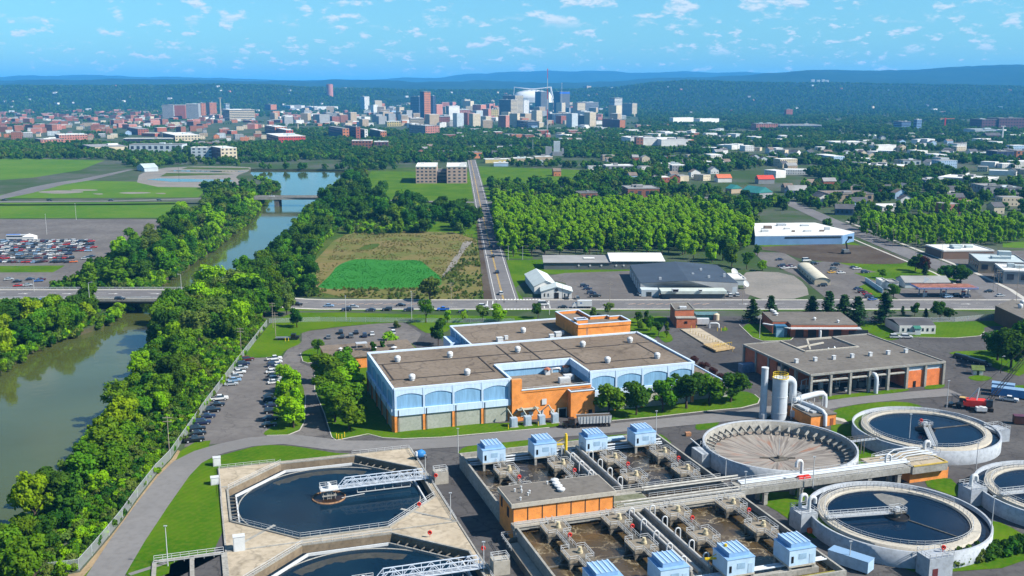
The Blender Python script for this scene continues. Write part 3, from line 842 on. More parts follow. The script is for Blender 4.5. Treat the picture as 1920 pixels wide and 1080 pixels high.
u,v=UV(1042,698,9.06)
b=MB();b.tube([(-1.5,0,0),(-1.5,0,.9),(-1.1,0,1.35),(1.1,0,1.35),(1.5,0,.9),(1.5,0,0)],.4,10)
tag(b.build('duct',M_gal,None,(*W(u,v),9.06),ANG),'silver duct arched over the roof court between the red hoods','duct')
b=MB();b.box(-1.4,1.4,-.8,.8,0,.5);tag(b.build('roof_hatch',M_wmet,None,(*W(38.6,14.0),9.06),ANG),'flat white hatch in the corner of the roof court','hatch')
wing=PT('north_wing','lower-profile hall wing with brown roof and blue side behind the blue hall','building',57,62)
b=MB();b.prism([(36.3,46.6),(79,46.6),(79,78),(36.3,78)],0,12.6,0,1);wing.part('wall',b,[M_blueM,M_roof])
b=MB();poly_strip(b,[(36.3,46.8),(36.3,78),(79,78)],.6,12.5,13.1,closed=False);wing.part('parapet',b,M_para)
b=MB()
for v0 in(47.5,54.5,61.5,68.5,75.5):b.box(35.95,36.3,v0,v0+.9,0,12.5)
wing.part('rib',b,M_blueL)
b=MB();b.box(32.6,36.0,62,74,0,10.2);b.box(32.2,36.0,61.6,62,0,10.6);wing.part('side_bay',b,M_blueL)
vents([(981,624)],12.6,'single white mushroom vent on the north wing roof',None)
for x,y,s in((937,640,1.0),(949,636,.6),(1046,630,1.1),(1054,627,.6),(1034,634,.8)):
 u,v=UV(x,y,12.6);b=MB();b.box(-s,s,-s,s,0,.9+.5*s);b.box(-s*1.1,s*1.1,-s*1.1,s*1.1,.9+.5*s,1.0+.5*s)
 tag(b.build('roof_vent_box',M_wmet,None,(*W(u,v),12.6),ANG),'small white box vent on the north wing roof','vent','box vents on the north wing')
ph=PT('penthouse','orange brick stair block with stepped parapet rising behind the blue hall','building',84,55)
pf=[(75.5,46.5),(96,46.5),(96,55.5),(91.5,55.5),(91.5,57.5),(84.6,57.5),(84.6,69.5),(75.5,69.5)]
b=MB();b.prism(pf,0,16.6,0,1)
ph.part('wall',b,[M_brick,M_roof])
b=MB();poly_strip(b,[(x,y)for x,y in pf],.5,16.4,17.6);ph.part('parapet_wall',b,M_brick)
b=MB();poly_strip(b,pf,.62,17.6,17.85);ph.part('coping',b,M_para)
b=MB();b.box(76.2,80.4,49.2,52.6,16.6,18.6);ph.part('stair_head',b,M_brick)
b=MB();b.box(76.9,79.7,49.9,51.9,18.6,18.75);ph.part('skylight',b,M_glass)
b=MB();poly_strip(b,[(76.2,49.2),(80.4,49.2),(80.4,52.6),(76.2,52.6)],.35,18.6,18.85);ph.part('stair_coping',b,M_para)
b=MB()
for dx in(0,.45):b.bar((78.9+dx,46.4,13.2),(78.9+dx,46.4,18),.07)
ph.part('ladder',b,M_gal)
an=PT('low_annex','low flat brown-roofed annex at the right end of the blue hall','building',105,14)
b=MB();b.box(98.8,112.2,3.5,28,0,4.6,0);an.part('wall',b,M_cpan)
b=MB();b.box(98.9,112.1,3.6,27.9,4.6,4.66);an.part('roof',b,M_roof)
b=MB();poly_strip(b,[(99,3.6),(112.2,3.6),(112.2,28),(99,28)],.4,4.4,5.0);an.part('parapet',b,M_blueL)
sb=PT('stair_block','small orange brick block peeping over the blue hall back corner','building',101,44)
b=MB();b.box(98.9,103.5,40,50,0,10.6,0);sb.part('wall',b,M_brick)
b=MB();poly_strip(b,[(98.9,40),(103.5,40),(103.5,50),(98.9,50)],.45,10.5,11.1);sb.part('parapet',b,M_para)
b=MB();b.box(99.1,103.3,40.2,49.8,10.6,10.66);sb.part('roof',b,M_roofd)
lb=PT('low_brick_building','low brown-roofed brick building beside the staff parking lot','building',6,86)
b=MB();b.box(-10.2,23,76,95.5,0,4.2,0);lb.part('wall',b,M_brick)
b=MB();b.box(-10.6,23.4,75.6,95.9,4.2,4.55,0);lb.part('roof',b,M_roof)
for u,v,s in((-4,86,.8),(8.5,83.5,.8),(15.5,82,1.2)):
 b=MB();b.cyl(u,v,4.55,5.4,s*.5,12);b.cyl(u,v,5.4,5.8,s,12,r1=.2);lb.part('roof_vent',b,M_wmet)
b=MB()
for u in(2.4,6.2):
 for v in(87.5,90):b.bar((u,v,4.55),(u,v,6.2),.15)
b.box(2.2,6.4,87.3,90.2,6.2,6.4);lb.part('equipment_frame',b,M_gal)
b=MB();b.box(1.2,7.2,84.5,87,4.56,4.62);b.box(14,17,86,90,4.56,4.62);lb.part('roof_patch',b,M_joint)
M_cab=mat('cabinet_blue_grey',(.40,.50,.60),.5,.08,1)
for i,(x,y)in enumerate([(963,800),(989,797),(1015,795),(1040,792)]):
 u,v=UV(x,y);t=PT('transformer_cabinet',['pale blue cabinet below the brick front, %s of four'%s for s in('first from the left','second from the left','second from the right','first from the right')][i],'electrical cabinet',u,v,0,'cabinets below the brick front')
 b=MB();b.box(u-1.0,u+1.0,v-.9,v+.9,.15,2.9);t.part('cabinet',b,M_cab)
 b=MB();b.box(u-1.3,u+1.3,v-1.2,v+1.2,.0,.15);t.part('plinth',b,M_conc)
 b=MB();b.box(u-.9,u-.05,v-.97,v-.9,.3,2.7);t.part('door',b,mat('cabinet_door',(.35,.45,.56),.5,.08,1))
 b=MB();b.bar((u+.2,v+.9,2.5),(u-.9,v+3.2,4.7),.28);b.bar((u-.9,v+3.2,4.7),(u-2.8,v+4.3,2.6),.28);t.part('cable_duct',b,M_cpan)
def bollard(px,h=1.1,m=None,label='',grp=None):
 for x,y in px:
  b=MB();b.cyl(0,0,0,h,.13,8);b.cyl(0,0,h,h+.08,.13,8,r1=.04)
  tag(b.build('bollard',m or M_yell,None,(*P(x,y),0)),label,'bollard',grp)
bollard([(631,823),(635,824),(641,824),(646,820)],1.6,None,'yellow bollard in the cluster at the lawn corner by the hall','bollards at the lawn corner')
bollard([(953,805),(1009,799)],1.4,None,'lone yellow bollard in front of the electrical cabinets','bollards by the cabinets')
bollard([(535,640),(541,640)],1.4,None,'yellow bollard beside the parked flatbed truck','bollards by the flatbed')
# primary clarifiers: square apron, octagonal basin
def oct_l(u,v,r,ch):return[(u+a,v+c)for a,c in[(-r,-r+ch),(-r+ch,-r),(r-ch,-r),(r,-r+ch),(r,r-ch),(r-ch,r),(-r+ch,r),(-r,r-ch)]]
def primary(idx,label):
 u0,v0=TANKS[idx]
 t=PT('primary_clarifier',label,'settling tank',u0,v0)
 vt,vb=v0+26.2,v0-26.4
 loops=[[Vector((x,y,0))for x,y in[(u0-26.4,vb),(u0+26.2,vb),(u0+26.2,vt),(u0-26.4,vt)]],[Vector((x,y,0))for x,y in oct_l(u0,v0,OCT,14.3)]]
 flat=[p for l in loops for p in l];pts=[(p.x,p.y)for p in flat]
 b=MB();b.add([(p.x,p.y,.3)for p in flat],[up_tri(pts,q)for q in tessellate_polygon(loops)])
 t.part('apron',b,M_deck)
 b=MB();q=[(u0-26.4,vb),(u0+26.2,vb),(u0+26.2,vt),(u0-26.4,vt)]
 for i,(a,c)in enumerate(zip(q,q[1:]+q[:1])):
  if idx==1 and i==2:continue
  b.bar((*a,.22),(*c,.22),.4,.5)
 t.part('apron_edge',b,M_cwall)
 o8=oct_l(u0,v0,OCT,14.3)
 b=MB()
 for a,c in zip(o8,o8[1:]+o8[:1]):b.add([(*a,-4),(*c,-4),(*c,.3),(*a,.3)],[(3,2,1,0)])
 t.part('basin_wall',b,two_scale('basin_wall',(.23,.18,.125),(.30,.24,.17),(.15,.12,.09),.2,1.2))
 b=MB();poly_strip(b,oct_l(u0,v0,OCT+.25,14.4),.5,.25,.62);t.part('coping',b,M_cwall)
 i8=oct_l(u0,v0,OCT-1.7,13.6)
 for k,(a,c)in enumerate(zip(i8,i8[1:]+i8[:1])):
  b=MB();b.bar((*a,-1.22),(*c,-1.22),.34,.7);t.part('launder_wall',b,M_wmet if k not in(4,)else M_cwall)
 b=MB()
 for a,c,a2,c2 in[(o8[i],o8[(i+1)%8],i8[i],i8[(i+1)%8])for i in(0,7,4)]:
  for j in range(1,9):
   s_=j/9
   b.bar((a[0]+(c[0]-a[0])*s_,a[1]+(c[1]-a[1])*s_,-.9),(a2[0]+(c2[0]-a2[0])*s_,a2[1]+(c2[1]-a2[1])*s_,-.9),.22)
 t.part('launder_brackets',b,M_cdark)
 b=MB();b.add([(x,y,-1.5)for x,y in o8],[tuple(range(8))]);t.part('water',b,M_tw2)
 b=MB();b.ring(u0,v0,22.5,22.75,-1.6,-1.38,72);t.part('weir_ring',b,M_cwall)
 cu,cv=u0-.2,v0+1.6
 pts=[]
 for i in range(26):
  s_=math.pi*(.30+.42*i/25);pts.append((u0+20.6*math.cos(s_),v0+20.6*math.sin(s_)))
 for i in range(26):
  s_=math.pi*(.72-.42*i/25);r_=17.8+1.3*noise.noise(Vector((i*.5,idx*3.,0)));pts.append((u0+r_*math.cos(s_),v0+r_*math.sin(s_)))
 b=MB();b.add([(x,y,-1.485)for x,y in pts],[up_tri(pts,q)for q in tessellate_polygon([[Vector((x,y,0))for x,y in pts]])]);t.part('scum',b,two_scale('scum',(.060,.062,.058),(.085,.085,.075),(.02,.03,.04),.3,1.2,rough=.3))
 b=MB();b.ring(cu,cv,4.0,4.25,-2,-1.2,36);t.part('feed_well',b,mat('rusty_rim',(.30,.17,.09),.8,.3,1.5))
 b=MB();b.disc(cu,cv,4.0,-1.47,36);t.part('feed_water',b,mat('feed_water',(.035,.02,.012),.3,.2,1))
 b=MB();b.cyl(cu,cv,-3,1.0,.9,16);b.box(cu-1.8,cu+1.8,cv-1.2,cv+1.2,-.7,-.5,0,True)
 for dx in(-1.5,-.5,.5,1.5):b.bar((cu+dx,cv-1.1,-1.6),(cu+dx,cv-1.1,.9),.12)
 t.part('drive_column',b,M_cwall)
 b=MB();b.box(cu-2.2,cu+2.4,cv-1.6,cv+1.6,.9,1.15,0,True);pl=t.part('platform',b,M_wmet)
 b=MB();b.cyl(0,0,0,.9,.7,12);b.cyl(0,0,.9,1.4,.4,12);pl2=b.build('drive_motor',M_wmet,t.root,(cu-u0,cv-v0,1.15))
 b=MB();rails(b,[(cu-2.1,cv-1.5),(cu-2.1,cv+1.5),(cu+2.3,cv+1.5)],1.15,step=1.4,w=.09);t.sub('platform_rail',b,M_rail,pl)
 x0,x1=cu+2.4,u0+OCT+1.2
 for s_ in(-1,1):
  b=MB();y=cv+s_*.95;n_=11;w=.15
  b.bar((x0,y,.95),(x1,y,.95),w,.24);b.bar((x0+1.9,y,3.1),(x1-1.3,y,3.1),w,.18);b.bar((x0,y,.95),(x0+1.9,y,3.1),w);b.bar((x1,y,.95),(x1-1.3,y,3.1),w);b.bar((x0+1.4,y,2.05),(x1-.8,y,2.05),.09)
  for i in range(n_):
   xa=x0+1.9+(x1-x0-3.2)*i/(n_-1);b.bar((xa,y,.95),(xa,y,3.1),.12)
   if i<n_-1:
    xb=x0+1.9+(x1-x0-3.2)*(i+1)/(n_-1)
    b.bar((xa,y,3.1 if i%2 else .95),(xb,y,.95 if i%2 else 3.1),.12)
  t.part('bridge_truss',b,mat('bridge_paint',(.66,.74,.86),.5,.06,1))
 b=MB();b.box(x0,x1,cv-.85,cv+.85,.98,1.06,0,True);t.part('bridge_walkway',b,M_gal)
 b=MB()
 for i in range(7):
  xa=u0+7+i*2.3;b.bar((xa,cv-.3,.9),(xa,cv-.3,-.9),.12)
 b.bar((u0+7,cv-.3,-.85),(u0+20.8,cv-.3,-.85),.18);b.bar((cu+3,cv-1.6,-1.25),(cu+9,cv-.6,-1.25),.16)
 t.part('skimmer',b,M_rail)
 rl=[[o8[k],o8[k+1]]for k in((0,1,2,6)if idx==0 else(0,5,6))]+[[(u0+26.0,v0+3),(u0+26.0,vb)]]
 if idx==0:rl+=[[(u0-26,vt-.2),(u0-11.5,vt-.2)],[(u0+9.5,vt-.2),(u0+25.6,vt-.2),(u0+26.0,v0+9)],[(u0-26.2,v0+6),(u0-26.2,vt)]]
 for k,q in enumerate(rl):b=MB();rails(b,q,.6 if q[0]in o8 else .3,1.05,2.2,.07);t.part('railing',b,M_rail)
 b=MB();b.box(u0+26.6,u0+30.2,cv-3.6,cv-.8,0,3.2);b.box(u0+25.2,u0+26.6,cv-1,cv+1,0,1.0);t.part('landing_block',b,M_conc)
 b=MB();rails(b,[(u0+26.7,cv-3.5),(u0+30.1,cv-3.5),(u0+30.1,cv-.9),(u0+26.7,cv-.9)],3.2,1.0,1.4,.09,closed=True);t.part('landing_rail',b,M_rail)
 for du,dv,eu,ev in((-26,-26,-15,-15.2),(26,-26,15,-15),(-26,12.5,-24.6,12.5)):
  b=MB();b.bar((u0+du,v0+dv,.32),(u0+eu,v0+ev,.32),.8,.06);t.part('apron_joint',b,M_cwall)
 return t
primary(0,'octagonal settling tank of dark water seen whole in front of the hall')
primary(1,'octagonal settling tank cut off by the bottom edge of the picture')
def life_ring(wx,wy,z,label,grp,facing=0.0):
 """a red lifebuoy on its white post"""
 r=thing('life_ring',label,'life ring',(wx,wy,z),facing,grp)
 pts=[(.40*math.cos(2*math.pi*i/14),0,1.1+.40*math.sin(2*math.pi*i/14))for i in range(15)]
 MB().tube(pts,.14,8,caps=False).build('ring',M_red,r)
 b=MB();b.cyl(0,.25,0,1.6,.07,6);b.box(-.3,.3,.17,.22,.85,1.5);b.build('post',M_red,r)
 return r
for x,y,z,lab in[(786,953,.4,'red life ring on the rail of the nearer settling tank, right rim'),(806,1007,.4,'red life ring on the tan apron between the two settling tanks'),(817,899,3.2,'red life ring on the landing block of the whole settling tank'),(906,1037,3.2,'red life ring on the landing block at the bottom edge')]:
 life_ring(*P(x,y,z),z,lab,'red life rings')
for x,y,w,h,lab in[(407,873,2.0,2.4,'white cabinet on the grass at the clarifier corner, farther one'),(403,908,2.0,2.0,'white cabinet on the grass beside the clarifier, nearer one'),(449,1033,2.5,3.6,'tall white cabinet on the tan apron')]:
 u,v=UV(x,y);t=PT('white_cabinet',lab,'cabinet',u,v)
 b=MB();b.box(u-w/2,u+w/2,v-.8,v+.8,.1,h);t.part('casing',b,M_wmet)
 b=MB();b.box(u-w/2-.06,u+w/2+.06,v-.9,v+.9,h,h+.08);t.part('lid',b,M_wmet)
 b=MB();b.box(u-w/2+.15,u+w/2-.15,v-.85,v-.8,.3,h-.2);t.part('door',b,mat('white_door',(.7,.72,.73),.5,.05,1))
t=PT('inlet_channel','open concrete inlet channel with guard rails at the bottom of the lawn','channel',-59,-80)
b=MB()
cq=CHAN
for a,c in zip(cq,cq[1:]+cq[:1]):b.add([(*a,-5),(*c,-5),(*c,.3),(*a,.3)],[(3,2,1,0)])
for uu in(-66.3,-58.6,-52.0):b.box(uu-.45,uu+.45,-98,-66.6,-5,.45)
b.box(-66.3,-52,-66.9,-66.3,-5,.45);t.part('wall',b,M_cwall)
b=MB();b.add([(-66.3,-98,-3.6),(-52,-98,-3.6),(-52,-66.5,-3.6),(-66.3,-66.5,-3.6)],[(0,1,2,3)]);t.part('water',b,M_sludgeA)
b=MB();rails(b,[(-66.4,-66.3),(-51.9,-66.3)],.45,1.1,1.9,.09);rails(b,[(-66.4,-67.6),(-51.9,-67.6)],.0,1.1,2.2,.09);t.part('railing',b,M_rail)
# aeration basins
AU0,AU1,AV0,AV1,AZ,AW=10.7,68.4,-122.0,-32.2,4.2,2.7
ab=PT('aeration_basin','large rectangular concrete aeration basin of brown foaming liquor','aeration tank',39.5,-77)
b=MB()
def wallbox(b,u0,u1,v0,v1,z0=0,z1=AZ,mi=0):b.box(u0,u1,v0,v1,z0,z1,mi)
wallbox(b,AU0,AU0+.5,-81.6,AV1);wallbox(b,AU0,AU0+.5,AV0,-82.0);wallbox(b,AU1-.5,AU1,AV0,AV1)
wallbox(b,AU0+.5,AU1-.5,AV1-.5,AV1);wallbox(b,AU0+.5,AU1-.5,AV0,AV0+.5)
ab.part('outer_wall',b,M_cwall)
b=MB();b.add([(AU0+.4,-70,AW),(AU1-.4,-70,AW),(AU1-.4,AV1-.4,AW),(AU0+.4,AV1-.4,AW)],[(0,1,2,3)]);ab.part('liquor',b,M_sludgeA,'dark brown liquor with pale foam lines in the far half')
b=MB();b.add([(AU0+.4,AV0+.4,AW),(AU1-.4,AV0+.4,AW),(AU1-.4,-81,AW),(AU0+.4,-81,AW)],[(0,1,2,3)]);ab.part('liquor',b,M_sludgeB,'brown liquor with foam lines in the near half')
b=MB();b.box(AU0+.5,AU1-.5,-37.6,-36.8,1,4.0);b.box(AU0+.5,AU1-.5,-36.8,-33,3.0,3.1);ab.part('inlet_trough',b,M_cwall)
b=MB()
for v_,z_ in((-38.1,4.1),(-38.9,3.6),(-39.5,3.3)):b.tube([(AU0+1,v_,z_),(AU1-1,v_,z_)],.2,8)
ab.part('air_main',b,M_pipe)
b=MB();b.box(AU0+.6,AU1-.6,-36.6,-34.4,3.11,3.16);ab.part('trough_water',b,mat('trough_water',(.22,.30,.30),.25,.15,1))
b=MB()
for v_,z_ in((-116.4,4.3),(-115.5,4.1),(-114.8,4.0)):b.tube([(AU0+1,v_,z_),(AU1-1,v_,z_)],.22,8)
ab.part('air_main',b,M_pipe)
b=MB();b.box(AU0+.5,AU1-4,-118.3,-117.2,1,3.9);ab.part('inlet_trough',b,M_cwall)
b=MB();b.box(AU0+.5,AU1-.5,-121.7,-119.6,2.0,3.3);ab.part('scum_baffle',b,mat('mossy_plank',(.30,.26,.05),.8,.3,1))
for va,vb_ in((-69.6,-38),(-113.5,-82)):
 b=MB();b.box(37.6,38.1,va,vb_,0,4.5);b.box(41.9,42.4,va,vb_,0,4.5);b.box(38.1,41.9,va,vb_,3.2,3.4);ab.part('channel_wall',b,M_cwall)
 b=MB();b.tube([(38.0,va+.5,4.85),(38.0,vb_-.5,4.85)],.38,8);b.tube([(42.0,va+.5,4.85),(42.0,vb_-.5,4.85)],.38,8);b.tube([(40.0,va+.5,3.8),(40.0,vb_-.5,3.8)],.5,8);ab.part('channel_pipe',b,mat('grey_pipe',(.48,.47,.45),.5,.12,1))
 for side in(-1,1):
  for k in range(5):
   v_=va+3+k*(vb_-va-6)/4;uu=38.0 if side<0 else 42.0
   b=MB();b.tube([(uu,v_,4.8),(uu,v_,6.1),(uu+side*.25,v_,6.5),(uu+side*.65,v_,6.6),(uu+side*1.05,v_,6.4),(uu+side*1.2,v_,6.0),(uu+side*1.2,v_,3)],.16,8);ab.part('gooseneck',b,M_wmet)
 b=MB();b.box(AU0+.5,37.6,va+13.6,va+13.9,0,3.0);b.box(42.4,AU1-.5,va+13.6,va+13.9,0,3.0);b.box(24.7,25.0,va,vb_,0,2.2);b.box(55,55.3,va,vb_,0,2.2);ab.part('baffle',b,M_cdark)
def platform_mesh():
 b=MB();b.box(-2.8,2.8,-2.8,2.8,-.55,0,0,True);b.box(-2.8,2.8,-2.5,-1.9,-1.3,-.55,0,True);b.box(-2.8,2.8,1.9,2.5,-1.3,-.55,0,True)
 for x in(-2.3,2.3):
  for y in(-2.3,2.3):b.box(x-.3,x+.3,y-.3,y+.3,-4.2,-.55)
 return b.mesh('aerator_platform',two_scale('platform_concrete',(.25,.22,.175),(.33,.28,.215),(.16,.14,.115),.3,1.5))
PLM=platform_mesh()
def plrail():
 b=MB();c=2.7
 rails(b,[(-.9,-c),(-c,-c),(-c,c),(-.9,c)],0,1.05,1.8,.085);rails(b,[(.9,-c),(c,-c),(c,c),(.9,c)],0,1.05,1.8,.085)
 return b.mesh('platform_rail',M_rail)
PLR=plrail()
b0=MB();b0.cyl(0,0,0,.5,.6,10);b0.cyl(0,0,.5,1.3,.4,10);AERM=b0.mesh('aerator_motor',mat('motor_cream',(.62,.54,.36),.5,.1,1))
def walkway(u,va,vb_,z):
 b=MB();b.box(u-.8,u+.8,va,vb_,z-.35,z,0,True);ab.part('walkway',b,M_cdark)
 b=MB()
 for s_ in(-.75,.75):rails(b,[(u+s_,va),(u+s_,vb_)],z,1.05,2.0,.07)
 ab.part('walkway_rail',b,M_rail)
CH=[18.5,33.2,47.9,62.3]
for i,u in enumerate(CH):
 for v_ in(-50.0,-63.2,-86.2,-99.4):
  if v_==-63.2 and i<2 and False:continue
  o=link('aerator_platform',PLM,ab.root,(u-ab.u,v_-ab.v,4.75));link('platform_rail',PLR,o);link('aerator_motor',AERM,o,(.8,.4,0))
 for va,vb_ in((-47.2,-43.3),(-60.4,-52.8),(-69.8,-66.0),(-83.4,-81.6),(-96.6,-89.0),(-112.2,-102.2)):
  walkway(u,va,vb_,4.74)
 for v_,g in((-57.2,'far'),(-92.4,'near')):
  if g=='far' and i==0:pass
  life_ring(*W(u+1.0,v_),4.74,'red life ring, %s walkway, %s half of aeration basin'%(['leftmost','second from left','second from right','rightmost'][i],g),'red life rings',ANG)
b=MB();b.box(36.2,AU1+.3,-70.4,-69.6,0,4.6);b.box(36.2,AU1+.3,-76.2,-75.6,0,4.4);b.box(AU0-.6,AU1+.3,-82.0,-79.8,3.4,4.5,0,True);b.box(36.2,46,-79.8,-70.4,3.6,4.1,0,True);ab.part('gallery_deck',b,M_cwall)
b=MB();b.box(AU0-.5,AU1,-82.25,-82.0,4.2,4.75);b.box(36.5,AU1,-80.0,-79.8,4.5,4.7);ab.part('gallery_kerb',b,M_ring)
b=MB();b.add([(46,-79.8,2.8),(AU1,-79.8,2.8),(AU1,-70.4,2.8),(46,-70.4,2.8)],[(0,1,2,3)]);ab.part('gallery_water',b,M_sludgeA)
b=MB()
for v_,z_,r_ in((-71.6,5.2,.3),(-72.9,5.1,.22),(-77.4,4.9,.2),(-79.2,5.0,.16)):b.tube([(46 if v_>-75 else 38,v_,z_),(AU1+4,v_,z_)],r_,8)
ab.part('gallery_pipe',b,mat('weathered_pipe',(.46,.45,.42),.6,.2,.8))
b=MB();rails(b,[(36,-79.9),(AU1,-79.9)],4.5,1.05,2.2,.07);rails(b,[(AU0-.4,-81.9),(AU1,-81.9)],4.5,1.05,2.2,.07);rails(b,[(37,-70),(AU1,-70)],4.6,1.05,2.2,.07);rails(b,[(46,-76),(AU1,-76)],4.5,1.05,2.2,.07);ab.part('gallery_rail',b,M_rail)
b=MB();b.box(36.5,45.8,-79.0,-72,4.11,4.15);ab.part('mossy_slab',b,two_scale('mossy_concrete',(.16,.17,.11),(.24,.25,.18),(.11,.12,.07),.4,1.5))
b=MB();b.box(8.2,10.6,-122,-83.5,0,1.4);ab.part('side_strip',b,M_conc)
b=MB();b.box(8.0,8.3,-122,-82.5,0,1.9);b.box(8.0,10.7,-82.8,-82.5,0,2.2);ab.part('side_wall',b,M_cdark)
b=MB();rails(b,[(7.6,-88),(7.6,-80.6),(10.6,-80.6)],1.9,1.0,1.6,.08);ab.part('side_rail',b,M_rail)
pmp=PT('pump_house','orange brick pump house with white fascia between the aeration basins','building',23,-74.5)
b=MB();b.box(10.6,35.2,-79.7,-69.6,0,8.0,0);pmp.part('wall',b,M_brick)
b=MB();b.box(10.2,35.7,-80.1,-69.2,8.0,9.0,0,True);pmp.part('fascia',b,M_ring)
b=MB();b.box(10.45,35.45,-79.85,-69.45,9.0,9.05);pmp.part('roof',b,M_roofd)
for k in range(8):
 b=MB();b.box(10.7+k*3.49-.09,10.7+k*3.49+.09,-79.78,-79.6,4.5,8.0);pmp.part('pilaster_joint',b,M_joint)
b=MB();b.box(10.5,10.7,-77,-75.6,4.5,6.8);b.box(10.5,10.7,-72,-71,5.0,8.0);pmp.part('door',b,M_black)
for k,(x,y)in enumerate([(1040,904),(1043,910),(1047,915),(1052,921)]):
 u,v=UV(x,y,9.05);b=MB();b.cyl(0,0,0,.4,.6,14);b.cyl(0,0,.4,.7,.95,14);b.cyl(0,0,.7,1.0,.95,14,r1=.3)
 tag(b.build('exhaust_fan',M_wmet,None,(*W(u,v),9.05),ANG),'white spun exhaust fan on the pump house roof, %s of four in a line'%('farthest','second farthest','second nearest','nearest')[k],'exhaust fan','fans on the pump house')
for x,y in((1026,908),(977,917),(978,924),(993,925),(990,929),(965,922),(976,938)):
 u,v=UV(x,y,9.05);b=MB();b.cyl(0,0,0,.6,.16,8);b.cyl(0,0,.6,.75,.26,8)
 tag(b.build('vent_pipe',M_wmet,None,(*W(u,v),9.05)),'thin white vent pipe on the pump house roof','vent pipe','vent pipes on the pump house')
M_house=mat('house_blue',(.52,.70,.90),.5,.08,.8,coords='obj')
M_hroof=mat('house_roof_blue',(.26,.45,.72),.45,.08,.8,coords='obj')
M_hrib=mat('roof_rib',(.44,.60,.82),.45,.05,1)
def drive_house(u,v0,v1,label,front):
 t=PT('drive_house',label,'equipment house',u,(v0+v1)/2,4.2,'blue drive houses on the aeration basins')
 x0,x1=u-3.1,u+3.1
 b=MB()
 for x in(x0+.4,x1-.4):
  for y in(v0+.4,v1-.4):b.box(x-.3,x+.3,y-.3,y+.3,2.3,4.6)
 t.part('legs_frame',b,M_cwall)
 b=MB();b.box(x0-.05,x1+.05,v0-.05,v1+.05,4.55,4.95,0,True);t.part('base_slab',b,M_ring)
 b=MB();b.box(x0,x1,v0,v1,4.95,8.3);t.part('body',b,M_house)
 b=MB();c0,c1=u-2.0,u+2.0
 b.box(c0-.25,c1+.25,v0-.0+.9 if front<0 else v0,v1 if front<0 else v1-.9,8.42,9.3)
 b.box(x0-.08,x1+.08,v0-.08,v1+.08,8.3,8.42)
 rf=t.part('roof',b,M_hroof)
 for k in range(5):
  x=c0-.1+k*(c1-c0+.2)/4
  r_=MB();ya,yb=(v0+.85,v1+.05)if front<0 else(v0-.05,v1-.85)
  r_.box(x-.17,x+.17,ya,yb,9.3,9.42);t.sub('roof_rib',r_,M_hrib,rf)
 b=MB();b.box(x1-1.5,x1-.5,v0-.06,v0,5.1,7.1);t.part('door',b,mat('house_door',(.44,.60,.78),.5,.05,1))
 b=MB();b.box(x0+.5,x0+1.0,v0-.07,v0,5.6,7.0);t.part('window',b,M_dark)
 b=MB();b.box(x0+2.2,x0+4.0,v0-.05,v0,6.2,7.4);t.part('louvre',b,mat('house_louvre',(.32,.48,.66),.5,.1,1))
 return t
ordn=('leftmost','second from left','second from right','rightmost')
for i,u in enumerate((17.2,31.4,46.0,60.4)):
 drive_house(u,-43.3,-37.9,'blue sheet-metal drive house, %s in the far row by the lawn'%ordn[i],-1)
for i,u in enumerate((17.6,31.6,46.2,60.4)):
 drive_house(u,-118.2,-112.3,'blue sheet-metal drive house, %s in the near row at the bottom'%ordn[i],-1)
for x,y,z,lab,dirn in[(1061,850,4.2,'yellow jib crane at the far edge of the aeration basin',-1),(1359,1068,4.2,'yellow jib crane beside the nearest blue house row',-1)]:
 u,v=UV(x,y,z);t=PT('jib_crane',lab,'jib crane',u,v,z)
 b=MB();b.cyl(u,v,z,z+5.2,.42,12);b.cyl(u,v,z+5.2,z+5.6,.3,12);t.part('mast',b,M_yell)
 b=MB();b.bar((u-4.2,v+.8,z+2.6),(u+.2,v,z+2.6),.32,.4);t.part('arm',b,M_yell)
 b=MB();b.bar((u,v,z+4.6),(u-3.2,v+.6,z+2.8),.12);t.part('tie_rod',b,M_yell)
b=MB();b.box(-5,5,-1.1,1.1,0,.5);tag(b.build('trough_cover',mat('pale_blue_cover',(.46,.62,.78),.5,.06,1),None,(*W(53,-34.4),4.0),ANG),'flat pale blue cover over the trough between the far drive houses','cover')
